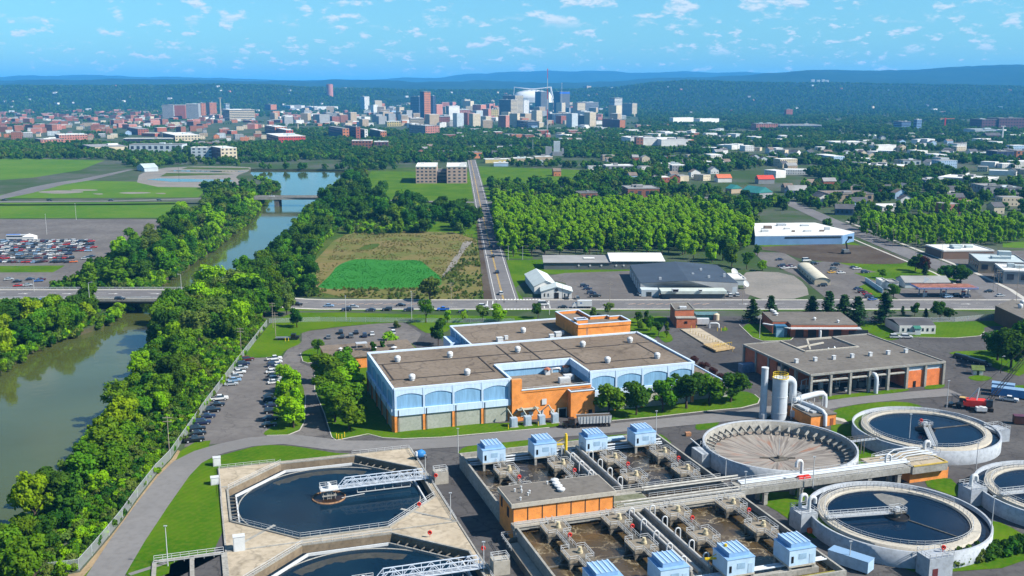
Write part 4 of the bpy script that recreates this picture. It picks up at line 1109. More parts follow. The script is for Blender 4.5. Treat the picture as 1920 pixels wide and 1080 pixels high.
# circular clarifiers
CLAR=dict(D=(96.3,-52.8),B=(145.4,-52.0),C=(97.2,-101.0),E=(145.6,-101.2))
RO,RI,RW,CZ=20.2,17.7,15.8,3.9
def rail_ring(b,u,v,r,z,n=60,h=1.05,a0=0.,a1=2*math.pi,w=.07):
 pts=[(u+r*math.cos(a0+(a1-a0)*i/n),v+r*math.sin(a0+(a1-a0)*i/n))for i in range(n+1)]
 return rails(b,pts,z,h,99,w)
def clarifier(key,label,bridge_to,algae=None):
 u,v=CLAR[key]
 t=PT('secondary_clarifier',label,'settling tank',u,v)
 b=MB();b.ring(u,v,RO-.45,RO,0,CZ,96);t.part('tank_wall',b,[M_tankw])
 b=MB();b.ring(u,v,RI-.3,RO-.45,0,2.9,96);t.part('launder_water',b,M_tw)
 b=MB();b.ring(u,v,RW,RI,0,CZ-.25,96);t.part('walkway_ring',b,M_ring)
 b=MB();b.disc(u,v,RW+.05,3.2,96);t.part('water',b,M_tw)
 b=MB();b.ring(u,v,RW-.35,RW-.2,3.1,3.45,96);t.part('weir',b,M_cwall)
 b=MB();rail_ring(b,u,v,RW+.3,CZ-.25,60);rail_ring(b,u,v,RI-.2,CZ-.25,60,a0=.1,a1=3.3);t.part('railing',b,M_rail)
 if algae:
  a0,a1=algae;b=MB();b.ring(u,v,RI+.02,RO-.47,2.9,2.94,40,0,a0,a1);t.part('algae',b,mat('algae',(.10,.17,.02),.8,.3,1.2))
 ang=bridge_to;c,s=math.cos(ang),math.sin(ang)
 def R(d,o_=0):return(u+c*d-s*o_,v+s*d+c*o_)
 b=MB()
 for o_ in(-.7,.7):
  b.bar((*R(.5,o_),4.5),(*R(RI,o_),4.5),.14,.3);b.bar((*R(.5,o_),5.6),(*R(RI,o_),5.6),.09);b.bar((*R(.5,o_),5.1),(*R(RI,o_),5.1),.07)
  for k in range(10):d=1+k*(RI-1.2)/9;b.bar((*R(d,o_),4.5),(*R(d,o_),5.6),.08)
 t.part('bridge',b,M_rail)
 b=MB();b.bar((*R(.3),4.45),(*R(RI),4.45),.9,.08);t.part('bridge_walkway',b,M_gal)
 b=MB();b.cyl(u,v,2,4.6,.7,16);b.box(u-1.5,u+1.5,v-1.3,v+1.3,4.5,4.65,0,True);cc=t.part('centre_column',b,M_cdark)
 b=MB();b.ring(u,v,2.6,2.8,2.9,3.5,40);b.disc(u,v,2.6,3.26,40);t.part('feed_well',b,M_black)
 b=MB();b.cyl(u,v,4.65,5.6,.55,12);b.box(u-.9,u+.3,v-.5,v+.5,4.65,5.2);t.sub('drive_motor',b,M_gal,cc)
 b=MB();rails(b,[(u-1.5,v-1.3),(u+1.5,v-1.3),(u+1.5,v+1.3),(u-1.5,v+1.3)],4.65,1.1,1.5,.09,closed=True);t.part('platform_rail',b,M_rail)
 b=MB();d2=ang+2.1;b.bar((u+2.7*math.cos(d2),v+2.7*math.sin(d2),3.3),(u+15.2*math.cos(d2),v+15.2*math.sin(d2),3.3),.25,.2);t.part('skimmer_arm',b,M_cdark)
 return t
cB=clarifier('B','round settling tank of dark water farthest from the viewer, beside the brick scrubber house',math.radians(-122),(1.9,3.9))
cC=clarifier('C','round settling tank of dark water behind the hedge, seen whole',math.radians(172),(2.8,3.3))
cE=clarifier('E','round settling tank cut off by the right edge of the picture',math.radians(175),(2.9,4.2))
u,v=CLAR['C']
pts=[(u+3+r_*math.cos(a),v+1+r_*math.sin(a))for r_,a in[(2,2.2),(9,1.62),(12,1.55),(12,1.35),(10.5,1.15),(9.5,.95),(7.5,.8),(5.5,.9),(4,1.2)]]
b=MB();b.add([(x,y,3.225)for x,y in pts],[up_tri(pts,q)for q in tessellate_polygon([[Vector((x,y,0))for x,y in pts]])]);cC.part('scum',b,two_scale('scum_pale',(.20,.20,.19),(.27,.26,.24),(.12,.13,.13),.4,1.5,rough=.4))
def gatehouse(t,u,v,du,dv,h,ang=0.0,door=True):
 b=MB();b.box(u-du,u+du,v-dv,v+dv,0,h);gh=t.part('gate_house',b,M_tankw)
 if door:b=MB();b.box(u-du*.7,u-du*.25,v-dv-.05,v-dv,0,2.3);t.sub('door',b,mat('maroon_door',(.14,.035,.035),.5,.1,1),gh)
 b=MB();rails(b,[(u-du,v-dv),(u+du,v-dv),(u+du,v+dv),(u-du,v+dv)],h,1.0,1.5,.08,closed=True);t.sub('gate_rail',b,M_rail,gh)
gatehouse(cC,90.3,-121.8,3.0,2.0,4.6)
gatehouse(cC,77.2,-93.5,2.2,2.4,4.4,door=False)
gatehouse(cE,125.3,-93.5,2.4,2.2,4.4,door=False)
gatehouse(cB,131.5,-69.5,2.4,2.2,4.4,door=False)
gatehouse(cB,165.6,-58.0,2.6,2.4,3.6,door=False)
life_ring(*W(92.3,-121.8),4.6,'red life ring on the gate house of the round tank behind the hedge','red life rings')
life_ring(*W(144.6,-51.0),4.7,'red life ring at the centre of the farthest round tank','red life rings')
def goose(u,v,z,h,side,label,r_=.35):
 b=MB();pts=[(0,0,0),(0,0,h-.8)]+[(side*(.8-.8*math.cos(a)),0,h-.8+.8*math.sin(a))for a in[math.pi*k/6 for k in range(1,7)]]+[(side*1.6,0,h-1.6)]
 b.tube(pts,r_,10);tag(b.build('gooseneck_pipe',M_wmet,None,(*W(u,v),z),ANG),label,'pipe','white gooseneck pipes')
goose(76.8,-92.5,4.4,3.4,1,'white gooseneck pipe beside the hedge-side round tank, left of the pair',.42)
goose(77.9,-94.4,4.4,3.4,1,'white gooseneck pipe beside the hedge-side round tank, right of the pair',.42)
goose(124.6,-93.5,3.0,4.2,1,'white gooseneck pipe at the round tank cut by the right edge',.45)
goose(130.4,-69.6,3.0,4.2,1,'white gooseneck pipe at the farthest round tank',.45)
goose(88.4,-75.4,4.8,4.0,-1,'white gooseneck pipe rising from the walkway bridge near the empty tank',.4)
goose(113.5,-75.4,4.8,2.6,1,'white gooseneck pipe rising from the walkway bridge near the filter house',.3)
u,v=CLAR['D']
t=PT('drained_tank','empty round tank with rust-streaked sloping floor and bracketed inner wall','settling tank',u,v)
RD=20.8
b=MB();b.ring(u,v,RD-.5,RD,0,4.6,96);t.part('tank_wall',b,M_tankw)
b=MB();b.ring(u,v,RD-.85,RD-.5,.2,4.3,96);t.part('inner_wall',b,M_cwall)
def streak_mat():
 m=bpy.data.materials.new('streaked_floor');m.use_nodes=True
 tt=m.node_tree;N=tt.nodes;LK=tt.links;bs=N['Principled BSDF'];bs.inputs['Roughness'].default_value=.85
 tcx=N.new('ShaderNodeTexCoord');s_=N.new('ShaderNodeSeparateXYZ');LK.new(tcx.outputs['Object'],s_.inputs[0])
 at=N.new('ShaderNodeMath');at.operation='ARCTAN2';LK.new(s_.outputs[1],at.inputs[0]);LK.new(s_.outputs[0],at.inputs[1])
 ln=N.new('ShaderNodeVectorMath');ln.operation='LENGTH';LK.new(tcx.outputs['Object'],ln.inputs[0])
 def mul(x,k):
  q=N.new('ShaderNodeMath');q.operation='MULTIPLY';LK.new(x,q.inputs[0]);q.inputs[1].default_value=k;return q.outputs[0]
 def fac(ka,kr,lo,hi,seed):
  cb=N.new('ShaderNodeCombineXYZ');LK.new(mul(at.outputs[0],ka),cb.inputs[0]);LK.new(mul(ln.outputs['Value'],kr),cb.inputs[1]);cb.inputs[2].default_value=seed
  nz=N.new('ShaderNodeTexNoise');nz.inputs['Scale'].default_value=1;nz.inputs['Detail'].default_value=5;LK.new(cb.outputs[0],nz.inputs['Vector'])
  r=N.new('ShaderNodeMapRange');r.inputs[1].default_value=lo;r.inputs[2].default_value=hi;LK.new(nz.outputs['Fac'],r.inputs[0]);return r.outputs[0]
 cur=(.19,.17,.15,1);prev=None
 for col,f in[((.10,.085,.075,1),fac(14,.10,.46,.60,1.)),((.19,.09,.055,1),fac(6,.12,.56,.72,7.)),((.29,.265,.24,1),fac(22,.15,.57,.72,13.))]:
  mi=N.new('ShaderNodeMix');mi.data_type='RGBA';mi.inputs['B'].default_value=col
  if prev is None:mi.inputs['A'].default_value=cur
  else:LK.new(prev,mi.inputs['A'])
  LK.new(f,mi.inputs['Factor']);prev=mi.outputs['Result']
 LK.new(prev,bs.inputs['Base Color'])
 return m
b=MB();n_=72;rings=[(0,-.2),(2.5,-.15),(8,.1),(14,.45),(RD-.85,.9)]
for r_,z_ in rings[1:]:b.v+=[(r_*math.cos(2*math.pi*i/n_),r_*math.sin(2*math.pi*i/n_),z_+.25)for i in range(n_)]
b.v.append((0,0,.05))
for k in range(3):
 for i in range(n_):b.f.append([k*n_+i,(k+1)*n_+i,(k+1)*n_+(i+1)%n_,k*n_+(i+1)%n_]);b.m.append(0);b.sm.append(True)
for i in range(n_):b.f.append([len(b.v)-1,i,(i+1)%n_]);b.m.append(0);b.sm.append(True)
b.build('floor',streak_mat(),t.root)
brm=MB();brm.add([(0,-.28,3.3),(0,.28,3.3),(-2.6,.28,2.5),(-2.6,-.28,2.5),(0,-.28,2.7),(0,.28,2.7),(-2.6,.28,2.2),(-2.6,-.28,2.2),],[(0,1,2,3),(3,2,6,7),(0,3,7,4),(2,1,5,6),(7,6,5,4)])
brm.bar((-2.5,0,2.3),(-1.4,0,.6),.35,.3)
BR=brm.mesh('weir_bracket',M_cwall)
for k in range(44):
 a=2*math.pi*k/44
 o=link('weir_bracket',BR,t.root,((RD-.85)*math.cos(a),(RD-.85)*math.sin(a),0));o.rotation_euler=(0,0,a)
b=MB();b.box(-2.2,2.2,-1.6,1.6,.1,.35);b.cyl(0,0,.1,1.2,.5,10);b.bar((-4.5,2,.4),(4.5,-1.2,.4),.5,.3);b.build('floor_drain',M_cdark,t.root)
b=MB();b.cyl(0,0,.1,6.0,.09,6);b.build('guide_post',M_rail,t.root)
b=MB();b.box(-RD-2.6,-RD-.1,.5,6.5,0,3.9);b.build('side_box',M_tankw,t.root)
b=MB();rails(b,[(-RD-.2,-4,4.6),(-RD-.2,6,4.6)],4.6,1.0,1.6,.08);b.bar((-RD-.3,6.4,4),(-RD-2.0,8.6,5.6),.3);b.build('ladder_rail',M_rail,t.root)
b=MB();b.box(-3.4,3.4,-RD-2.4,-RD+.1,0,4.2);b.build('outlet_box',M_tankw,t.root)
wb=PT('walkway_bridge','long concrete pipe bridge on piers between the round tanks','bridge',94,-77)
b=MB();b.box(AU1+.4,118,-79.6,-74.6,3.5,5.0,0,True);wb.part('deck',b,M_cwall)
for uu in(76,86,96,106,115):
 b=MB();b.box(uu-.5,uu+.5,-79.3,-78.3,0,3.5);b.box(uu-.5,uu+.5,-76,-75,0,3.5);b.box(uu-.6,uu+.6,-79.4,-74.9,2.9,3.5,0,True);wb.part('pier',b,M_cwall)
b=MB()
for v_,r_,z_ in((-75.3,.3,5.35),(-76.1,.22,5.25),(-76.7,.18,5.2)):b.tube([(AU1+2,v_,z_),(120,v_,z_)],r_,8)
wb.part('pipe',b,M_pipe)
b=MB();rails(b,[(AU1+.5,-79.5),(118,-79.5)],5.0,1.05,2.0,.07);rails(b,[(AU1+.5,-74.7),(118,-74.7)],5.0,1.05,2.0,.07);wb.part('railing',b,M_rail)
for x,y,lab in((1481,884,'red cover box lying on the pipe bridge, left one'),(1492,883,'red cover box lying on the pipe bridge, right one')):
 u,v=UV(x,y,5.0);b=MB();b.box(-.9,.9,-.6,.6,0,.5);b.box(-.7,.7,-.4,.4,.5,.7);tag(b.build('cover_box',M_red,None,(*W(u,-77.6),5.0),ANG),lab,'box')
fh=PT('filter_house','small brick filter house with concrete roof slab and yellow edge between the round tanks','building',124,-75)
b=MB();b.box(119.2,131.2,-78.2,-70.2,0,3.0,0);fh.part('wall',b,M_brick)
b=MB();b.box(118.8,129.8,-79.5,-69.4,2.9,4.9,0,True);fh.part('roof_slab',b,M_cwall)
b=MB();b.box(119,129.6,-79.6,-79.3,4.9,5.25);b.box(129.4,129.7,-79.3,-69.4,4.9,5.2);fh.part('yellow_edge',b,mat('ochre_edge',(.62,.44,.10),.6,.12,1))
b=MB();b.box(119.3,129.3,-79.2,-69.6,4.9,4.95);b.box(111,119,-72.5,-68.5,3.6,4.2,0,True);fh.part('roof',b,M_deck)
b=MB()
for v_ in(-70.5,-72.5,-74.0,-75.4):b.tube([(114,v_,5.3),(118,v_,5.4),(120,v_,6.4),(125,v_,6.5),(129,v_+1,5.4),(131.5,v_+2.5,4.6)],.17,8)
fh.part('roof_pipe',b,M_pipe)
b=MB();rails(b,[(114,-69.2),(119,-69.2,5.0),(128.5,-69.2,5.0)],4.3,1.0,1.6,.08);rails(b,[(120,-76.6,5.0),(129,-76.6,5.0)],5.0,1.0,1.6,.08);fh.part('railing',b,M_rail)
ft=PT('footbridge','narrow steel footbridge between the empty tank and the farthest round tank','bridge',122,-53)
b=MB();b.box(116.5,126.5,-56,-54.8,3.7,3.85,0,True);ft.part('deck',b,M_gal)
b=MB();rails(b,[(116.5,-56),(126.5,-56)],3.85,1.1,1.2,.09);rails(b,[(116.5,-54.8),(126.5,-54.8)],3.85,1.1,1.2,.09)
for uu in(120.6,121.6):b.bar((uu,-56,3.8),(uu,-56,0),.2);b.bar((uu,-54.8,3.8),(uu,-54.8,0),.2)
ft.part('railing',b,mat('dark_steel',(.16,.15,.14),.6,.1,1))
# odour scrubber
stk=PT('exhaust_stack','tall slim white exhaust stack beside the scrubber tower','chimney',111.5,-19.7)
b=MB();b.cyl(111.5,-19.7,0,16.2,1.05,20);stk.part('shaft',b,M_pipe)
b=MB();b.cyl(111.5,-19.7,0,1.6,1.25,20);b.cyl(111.5,-19.7,15.9,16.3,1.12,20);b.cyl(111.5,-19.7,8,8.2,1.12,20);stk.part('flange',b,M_wmet)
sct=PT('scrubber_tower','fat white cylindrical scrubber tower with curved duct and yellow top rail','tower',116,-21.5)
b=MB();b.cyl(116,-21.5,0,13.2,2.35,28);sct.part('vessel',b,M_pipe)
b=MB()
for z_ in(2,7.2,12.6):b.cyl(116,-21.5,z_,z_+.18,2.45,28)
sct.part('band',b,M_wmet)
b=MB();rail_ring(b,116,-21.5,2.3,13.2,14,1.3,w=.1);b.ring(116,-21.5,2.2,2.5,13.15,13.3,24);sct.part('top_rail',b,M_yell)
b=MB();arc=[(116,-21.5,11.6)]+[(118.6+2.0*math.cos(a)*1.0,-21.5,10.4+2.0*math.sin(a))for a in[math.pi*(.75-.75*k/7)for k in range(8)]]+[(120.6,-21.5,6.4),(120.8,-21.5,5.4)]
b.tube(arc,1.15,16);sct.part('outlet_duct',b,M_pipe)
b=MB()
for uu,vv in((119.2,-23.4),(122.4,-23.4),(119.2,-19.8),(122.4,-19.8)):b.bar((uu,vv,0),(uu,vv,7),.2)
for z_ in(2.2,4.6,7.0):
 for p_,q_ in(((119.2,-23.4),(122.4,-23.4)),((122.4,-23.4),(122.4,-19.8)),((119.2,-19.8),(122.4,-19.8))):b.bar((*p_,z_),(*q_,z_),.16)
b.bar((119.2,-23.4,0),(122.4,-23.4,2.2),.12);b.bar((122.4,-23.4,2.2),(119.2,-23.4,4.6),.12);b.bar((119.2,-23.4,4.6),(122.4,-23.4,7),.12)
rails(b,[(119.2,-23.4),(122.4,-23.4),(122.4,-19.8)],7,1.1,1.2,.1);sct.part('support_frame',b,M_gal)
b=MB();b.cyl(120.8,-22.6,.6,2.6,1.3,16);b.cyl(120.8,-23.9,1.2,1.9,.6,10);sct.part('fan_housing',b,M_wmet)
dl=PT('odour_duct','fat white duct running level over the brick scrubber house and turning down','duct',128,-20)
b=MB();b.tube([(120.8,-21.5,5.2),(122.6,-20.5,5.0),(126,-19.2,5.2),(133,-17.2,5.2),(134.6,-17.0,5.0),(135.4,-17.0,4.2),(135.6,-17.0,2.8),(135.6,-17,.4)],[.95,.95,.95,.9,.9,.9,.9,.9],16);dl.part('main_run',b,M_pipe)
b=MB();b.tube([(122.5,-20.6,4.9),(123.3,-24,4.9),(124.2,-29,4.9),(124.7,-31.5,4.6),(124.9,-32.7,3.8),(124.9,-32.9,.3)],.62,14);dl.part('branch',b,M_pipe)
b=MB()
for uu,vv in((127,-19.4),(131,-18.0),(134.4,-17.6)):b.bar((uu,vv,0),(uu,vv,4.4),.25)
dl.part('support',b,M_gal)
sh=PT('scrubber_house','low brick scrubber house with pipework on its dark roof','building',124.5,-26)
b=MB();b.box(120.2,129.0,-32.4,-19.6,0,3.5,0);sh.part('wall',b,M_brick)
b=MB();b.box(120.0,129.2,-32.6,-19.4,3.5,3.8,0,True);sh.part('roof',b,M_roofd)
b=MB();b.box(121,125.5,-28,-22.5,3.8,4.5);b.box(122,124,-30.5,-28.6,3.8,4.3);b.tube([(121,-29,4),(126.5,-24,4.2),(127,-21,4)],.3,8);sh.part('roof_machinery',b,M_gal)
b=MB();b.box(127.0,128.1,-32.5,-32.38,0,2.3);sh.part('door',b,mat('brown_door',(.30,.10,.05),.6,.1,1))
b=MB();b.add([(129.2,-32,0),(133.5,-33,0),(134.5,-29,0),(129.2,-27,0),(129.2,-32,1.6),(133.5,-33,.3),(134.5,-29,.3),(129.2,-27,1.6)],[(4,5,6,7),(0,1,5,4),(1,2,6,5)]);sh.part('ramp',b,M_conc)
# the open columned hall
ch=PT('columned_hall','wide flat-roofed open hall with concrete columns and dark bays','building',164,15)
HZ=8.0
rf=[(136.9,-6.6),(190.8,-6.6),(190.8,36),(175.2,36),(175.2,20),(152.4,20),(152.4,36),(136.9,36)]
b=MB();b.prism(rf,HZ-.55,HZ,0,1)
b.add([(x,y,HZ-.55)for x,y in rf],[up_tri(rf,q)[::-1]for q in tessellate_polygon([[Vector((x,y,0))for x,y in rf]])])
ch.part('roof',b,[M_cwall,M_roofd])
b=MB();poly_strip(b,rf,.5,HZ-.3,HZ+.35);ch.part('parapet',b,M_cwall)
colm=MB().box(-.42,.42,-.5,.5,0,HZ-.55).mesh('column',M_cwall)
for k in range(8):link('column',colm,ch.root,(137.4+k*7.57-164,-6.4-15,0))
for k in range(1,6):link('column',colm,ch.root,(137.2-164,-6.4+k*8.4-15,0))
for k in range(1,5):link('column',colm,ch.root,(190.4-164,-6.4+k*10.4-15,0))
b=MB()
for k in range(5):b.tube([(137.8+k*7.57,-6.2,5.6),(137.4+(k+1)*7.57-.4,-6.2,5.6)],.42,10)
ch.part('beam_pipe',b,M_cwall)
b=MB();b.box(137.4,190.5,6,6.4,0,HZ-.6);b.box(137.3,137.7,19,36,0,HZ-.6);ch.part('inner_wall',b,M_brick2)
b=MB();b.box(175.7,190.4,-6.2,5.9,0,5.9,0);b_=MB();b_.box(137.15,137.6,14,27,0,HZ-.6);ch.part('side_wall',b_,M_brick2);ch.part('brick_bay',b,brick('bright_brick',(.60,.16,.045),(.4,.2,.12)))
b=MB();b.box(175.7,183,-6.0,5.8,5.9,HZ-.6);b.box(183.3,190.3,-6.0,5.8,5.9,HZ-.6);ch.part('clerestory',b,mat('pale_clerestory',(.50,.60,.66),.4,.1,1))
b=MB();b.box(178.4,179.4,-6.35,-6.2,0,2.2);ch.part('door',b,M_dark)
b=MB()
for q_ in range(14):uu=139+random.random()*34;vv=-4+random.random()*8;b.box(uu-.5,uu+.9,vv,vv+.8,0,1+random.random()*1.8,q_%2)
for q_ in range(9):uu=139.5+q_*3.8;b.tube([(uu,2,0),(uu,2,3.5),(uu+1.5,2,3.9),(uu+2.4,2,3.9)],.16,6,1)
for q_ in range(6):uu=140+q_*6;b.bar((uu,0,0),(uu,0,4.2),.15,.15,1);b.bar((uu,0,2.4),(uu+5,0,2.4),.12,.12,1)
ch.part('machinery',b,[mat('machine_grey',(.16,.17,.17),.6,.2,1),M_gal])
b=MB();b.tube([(161.4,-5.4,5.4),(161.4,-6.6,6.4),(161.5,-7.5,6.4),(161.6,-8.2,5.6),(161.6,-8.4,4.6),(161.6,-8.4,.1)],.72,14);ch.part('intake_duct',b,M_pipe)
b=MB();poly_strip(b,[(152.6,36),(152.6,20.1),(175,20.1)],.5,HZ,HZ+.45,closed=False);b.bar((152.6,26,HZ),(167,30,HZ),.6,.5);b.bar((156,22,HZ),(164,36,HZ),.6,.5);b.bar((164,36,HZ),(174.6,36,HZ),.7,.6);ch.part('court_beam',b,M_ring)
b=MB();b.box(152.6,175,20.3,36,3.6,3.7);ch.part('court_floor',b,M_roofd)
for k in range(4):
 b=MB();b.cyl(160+k*3.4,24+k*1.2,3.7,6.4,.28,10);b.cyl(160+k*3.4,24+k*1.2,6.4,7,.5,10,r1=.15);ch.part('court_vent',b,M_gal)
for k in range(7):
 u=141.3+k*7.5;b=MB();b.box(-.55,.55,-.5,.5,0,1.25);b.box(-.65,.65,-.6,.6,1.25,1.4)
 tag(b.build('roof_vent_box',M_wmet,None,(*W(u,8.3),HZ),ANG),'white box vent in the single row along the columned hall roof','vent','box vents on the columned hall')
b=MB();b.box(-.4,.4,-.4,.4,0,1.6);tag(b.build('generator_set',M_gal,None,(*W(165.0,-4.4),0.1),ANG),'small grey cabinet standing in the open bay of the columned hall','cabinet')
# buildings measured from the photograph
TREE_BLOCK=[]
def hz_at(Y,ytop):
 k=(540-ytop)/FOC
 return CAMH+Y*(k*CP-SP)/(CP+k*SP)
def reach(C,e,x):
 """distance from C along e until the image column x"""
 k=(x-960)/FOC
 den=e[0]-k*e[1]*CP
 return(k*(C[1]*CP+CAMH*SP)-C[0])/den
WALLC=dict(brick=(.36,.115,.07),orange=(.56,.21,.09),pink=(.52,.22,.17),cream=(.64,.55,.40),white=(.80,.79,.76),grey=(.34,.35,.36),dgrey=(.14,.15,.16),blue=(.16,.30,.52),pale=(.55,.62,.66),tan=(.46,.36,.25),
brown=(.22,.14,.10),dark=(.06,.065,.08),glass=(.07,.13,.22),navy=(.05,.08,.17),yellow=(.62,.50,.20),purple=(.16,.08,.10),green=(.10,.28,.24),lblue=(.40,.56,.74),rust=(.30,.12,.07),teal=(.05,.26,.26),red=(.55,.07,.05),flat=(.52,.37,.30))  # dark tones such as navy also serve as painted shaded sides
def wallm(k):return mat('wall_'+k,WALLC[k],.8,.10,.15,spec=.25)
M_rw=mat('roof_white',(.76,.76,.74),.7,.10,.08);M_rg=mat('roof_grey',(.30,.30,.30),.85,.15,.08);M_rd=mat('roof_dark',(.10,.10,.11),.85,.2,.1);M_rb=mat('roof_brown',(.22,.17,.14),.85,.2,.1)
ROOFM=dict(w=M_rw,g=M_rg,d=M_rd,b=M_rb,t=mat('roof_teal',(.05,.25,.24),.6,.1,.1),r=mat('roof_red',(.60,.08,.05),.6,.1,.1),o=mat('roof_orange',(.60,.17,.08),.7,.1,.1),p=mat('roof_pale',(.50,.58,.60),.6,.1,.1),n=mat('roof_navy',(.045,.06,.085),.6,.15,.1,spec=.5))
M_win=mat('far_window',(.045,.06,.085),.25,.3,.2,spec=.5)
def fbld(label,xl,xc,xr,yb,yt,wall,roof='g',th=35,name='building',win=(3.6,4.2),depth=None,cat='building',right=None,gable=None,group=None,kit=True):
 """a block whose near corner stands at (xc, yb); its shaded face runs to column xl, its sunny face to xr; yt is the row of the near corner's top"""
 if not depth:th=max(th,math.degrees(math.atan((960-xl)/FOC))+9)
 th=min(th,81-math.degrees(math.atan((xr-960)/FOC)))
 C=P(xc,yb);a=math.radians(th);e1=(math.cos(a),math.sin(a));e2=(-math.sin(a),math.cos(a))
 Lr=reach(C,e1,xr);Ll=depth if depth else min(reach(C,e2,xl),140)
 h=hz_at(C[1],yt)
 if Lr<=0 or Ll<=0 or h<=0:raise ValueError((label,Lr,Ll,h))
 t=thing(name,label,cat,(C[0],C[1],0),a,group)
 b=MB();b.box(0,Lr,0,Ll,-1.5,h)
 if right:  # separate sunny-face colour; on most blocks this paints in light and shade
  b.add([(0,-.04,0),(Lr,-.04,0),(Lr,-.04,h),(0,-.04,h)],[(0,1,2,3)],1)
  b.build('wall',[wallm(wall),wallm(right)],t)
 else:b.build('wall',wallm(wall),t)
 if gable:
  b=MB();o_=.4
  if gable=='x':b.add([(-o_,-o_,h-.1),(Lr+o_,-o_,h-.1),(Lr+o_,Ll+o_,h-.1),(-o_,Ll+o_,h-.1),(-o_,Ll/2,h+min(Ll*.28,3.5+h*.2)),(Lr+o_,Ll/2,h+min(Ll*.28,3.5+h*.2))],[(0,1,5,4),(2,3,4,5),(1,2,5),(3,0,4)])
  else:b.add([(-o_,-o_,h-.1),(Lr+o_,-o_,h-.1),(Lr+o_,Ll+o_,h-.1),(-o_,Ll+o_,h-.1),(Lr/2,-o_,h+min(Lr*.28,3.5+h*.2)),(Lr/2,Ll+o_,h+min(Lr*.28,3.5+h*.2))],[(0,4,5,3),(1,2,5,4),(0,1,4),(2,3,5)])
  b.build('roof',ROOFM[roof],t)
 else:
  p=max(.25,h*.012)
  b=MB();b.box(p,Lr-p,p,Ll-p,h,h+.05);b.build('roof',ROOFM[roof],t)
  b=MB();q=[(0,0),(Lr,0),(Lr,Ll),(0,Ll)]
  for(x0,y0),(x1,y1)in zip(q,q[1:]+q[:1]):b.bar((x0,y0,h+.15),(x1,y1,h+.15),p*1.6,.7+p*.5)
  b.build('parapet',ROOFM['g' if roof!='w' else 'w'],t)
  if kit and min(Lr,Ll)>9:
   rr=random.Random(int(xc*7+yb*13))
   b=MB()
   for _ in range(rr.randint(1,3)):
    w=min(Lr,Ll)*rr.uniform(.1,.22);x=rr.uniform(.15,.75)*Lr;y=rr.uniform(.15,.75)*Ll
    b.box(x,x+w*1.4,y,y+w,h+.05,h+rr.uniform(1.2,3.0))
   b.build('rooftop_unit',ROOFM[rr.choice('wgp')],t)
 if win:
  fh,bw=win;b=MB()
  nf=max(1,int(h/fh));fh=h/nf
  for j in range(nf):
   z0,z1=j*fh+fh*.34,j*fh+fh*.78
   if bw==0:
    b.add([(.6,-.09,z0),(Lr-.6,-.09,z0),(Lr-.6,-.09,z1),(.6,-.09,z1)],[(0,1,2,3)])
    b.add([(-.09,.6,z0),(-.09,.6,z1),(-.09,Ll-.6,z1),(-.09,Ll-.6,z0)],[(0,1,2,3)])
    continue
   n=max(1,int(Lr/bw))
   for i in range(n):
    x=(i+.5)*Lr/n;w=min(bw*.28,Lr/n*.3);b.add([(x-w,-.09,z0),(x+w,-.09,z0),(x+w,-.09,z1),(x-w,-.09,z1)],[(0,1,2,3)])
   n=max(1,int(Ll/bw))
   for i in range(n):
    y=(i+.5)*Ll/n;w=min(bw*.28,Ll/n*.3);b.add([(-.09,y-w,z0),(-.09,y-w,z1),(-.09,y+w,z1),(-.09,y+w,z0)],[(0,1,2,3)])
  if b.f:o=b.build('windows',M_win,t);o['kind']='stuff'
 m_=((e1[0]*Lr+e2[0]*Ll)/2,(e1[1]*Lr+e2[1]*Ll)/2)
 TREE_BLOCK.append((C[0]+m_[0],C[1]+m_[1],math.hypot(Lr,Ll)/2+2))
 return t,Lr,Ll,h
# along the boulevard
def gabled(name,label,cat,corner,e_deg,L_,W_,eave,ridge,wm_,rm,axis='x'):
 """a gabled block from its near-left corner"""
 t=thing(name,label,cat,(*corner,0),math.radians(e_deg))
 b=MB();b.box(0,L_,0,W_,0,eave)
 if axis=='x':b.add([(0,0,eave),(0,W_,eave),(0,W_/2,ridge),(L_,0,eave),(L_,W_,eave),(L_,W_/2,ridge)],[(0,2,1),(3,4,5)])
 else:b.add([(0,0,eave),(L_,0,eave),(L_/2,0,ridge),(0,W_,eave),(L_,W_,eave),(L_/2,W_,ridge)],[(0,1,2),(4,3,5)])
 b.build('wall',wm_,t)
 o=.5;d=.12;b=MB()
 if axis=='x':
  sl_=(ridge-eave)/(W_/2)
  for s in(0,1):
   y0,y1=(-o,W_/2)if s==0 else(W_+o,W_/2)
   v=[(-o,y0,eave-o*sl_+d),(L_+o,y0,eave-o*sl_+d),(L_+o,y1,ridge+d),(-o,y1,ridge+d)]
   b.add(v+[(x,y,z-.18)for x,y,z in v],[(0,1,2,3)if s==0 else(3,2,1,0),(4,5,1,0),(1,5,6,2),(7,4,0,3)])
 else:
  sl_=(ridge-eave)/(L_/2)
  for s in(0,1):
   x0,x1=(-o,L_/2)if s==0 else(L_+o,L_/2)
   v=[(x0,-o,eave-o*sl_+d),(x0,W_+o,eave-o*sl_+d),(x1,W_+o,ridge+d),(x1,-o,ridge+d)]
   b.add(v+[(x,y,z-.18)for x,y,z in v],[(3,2,1,0)if s==0 else(0,1,2,3),(0,3,7,4),(4,5,1,0)])
 b.build('roof',rm,t)
 TREE_BLOCK.append((corner[0]+L_/2,corner[1]+W_/2,math.hypot(L_,W_)/2))
 return t
c0=P(1015,560);c1=P(1072,560);wch=c1[0]-c0[0]
chp=gabled('chapel','white church with pale metal roof beside the avenue junction','church',c0,0,wch,11,3.7,6.0,wallm('white'),mat('white_metal_roof',(.66,.72,.70),.5,.06,.3),'y')
b=MB();b.box(wch/2-1.1,wch/2+1.1,-.12,0,0,3.0);b.build('door',M_black,chp)
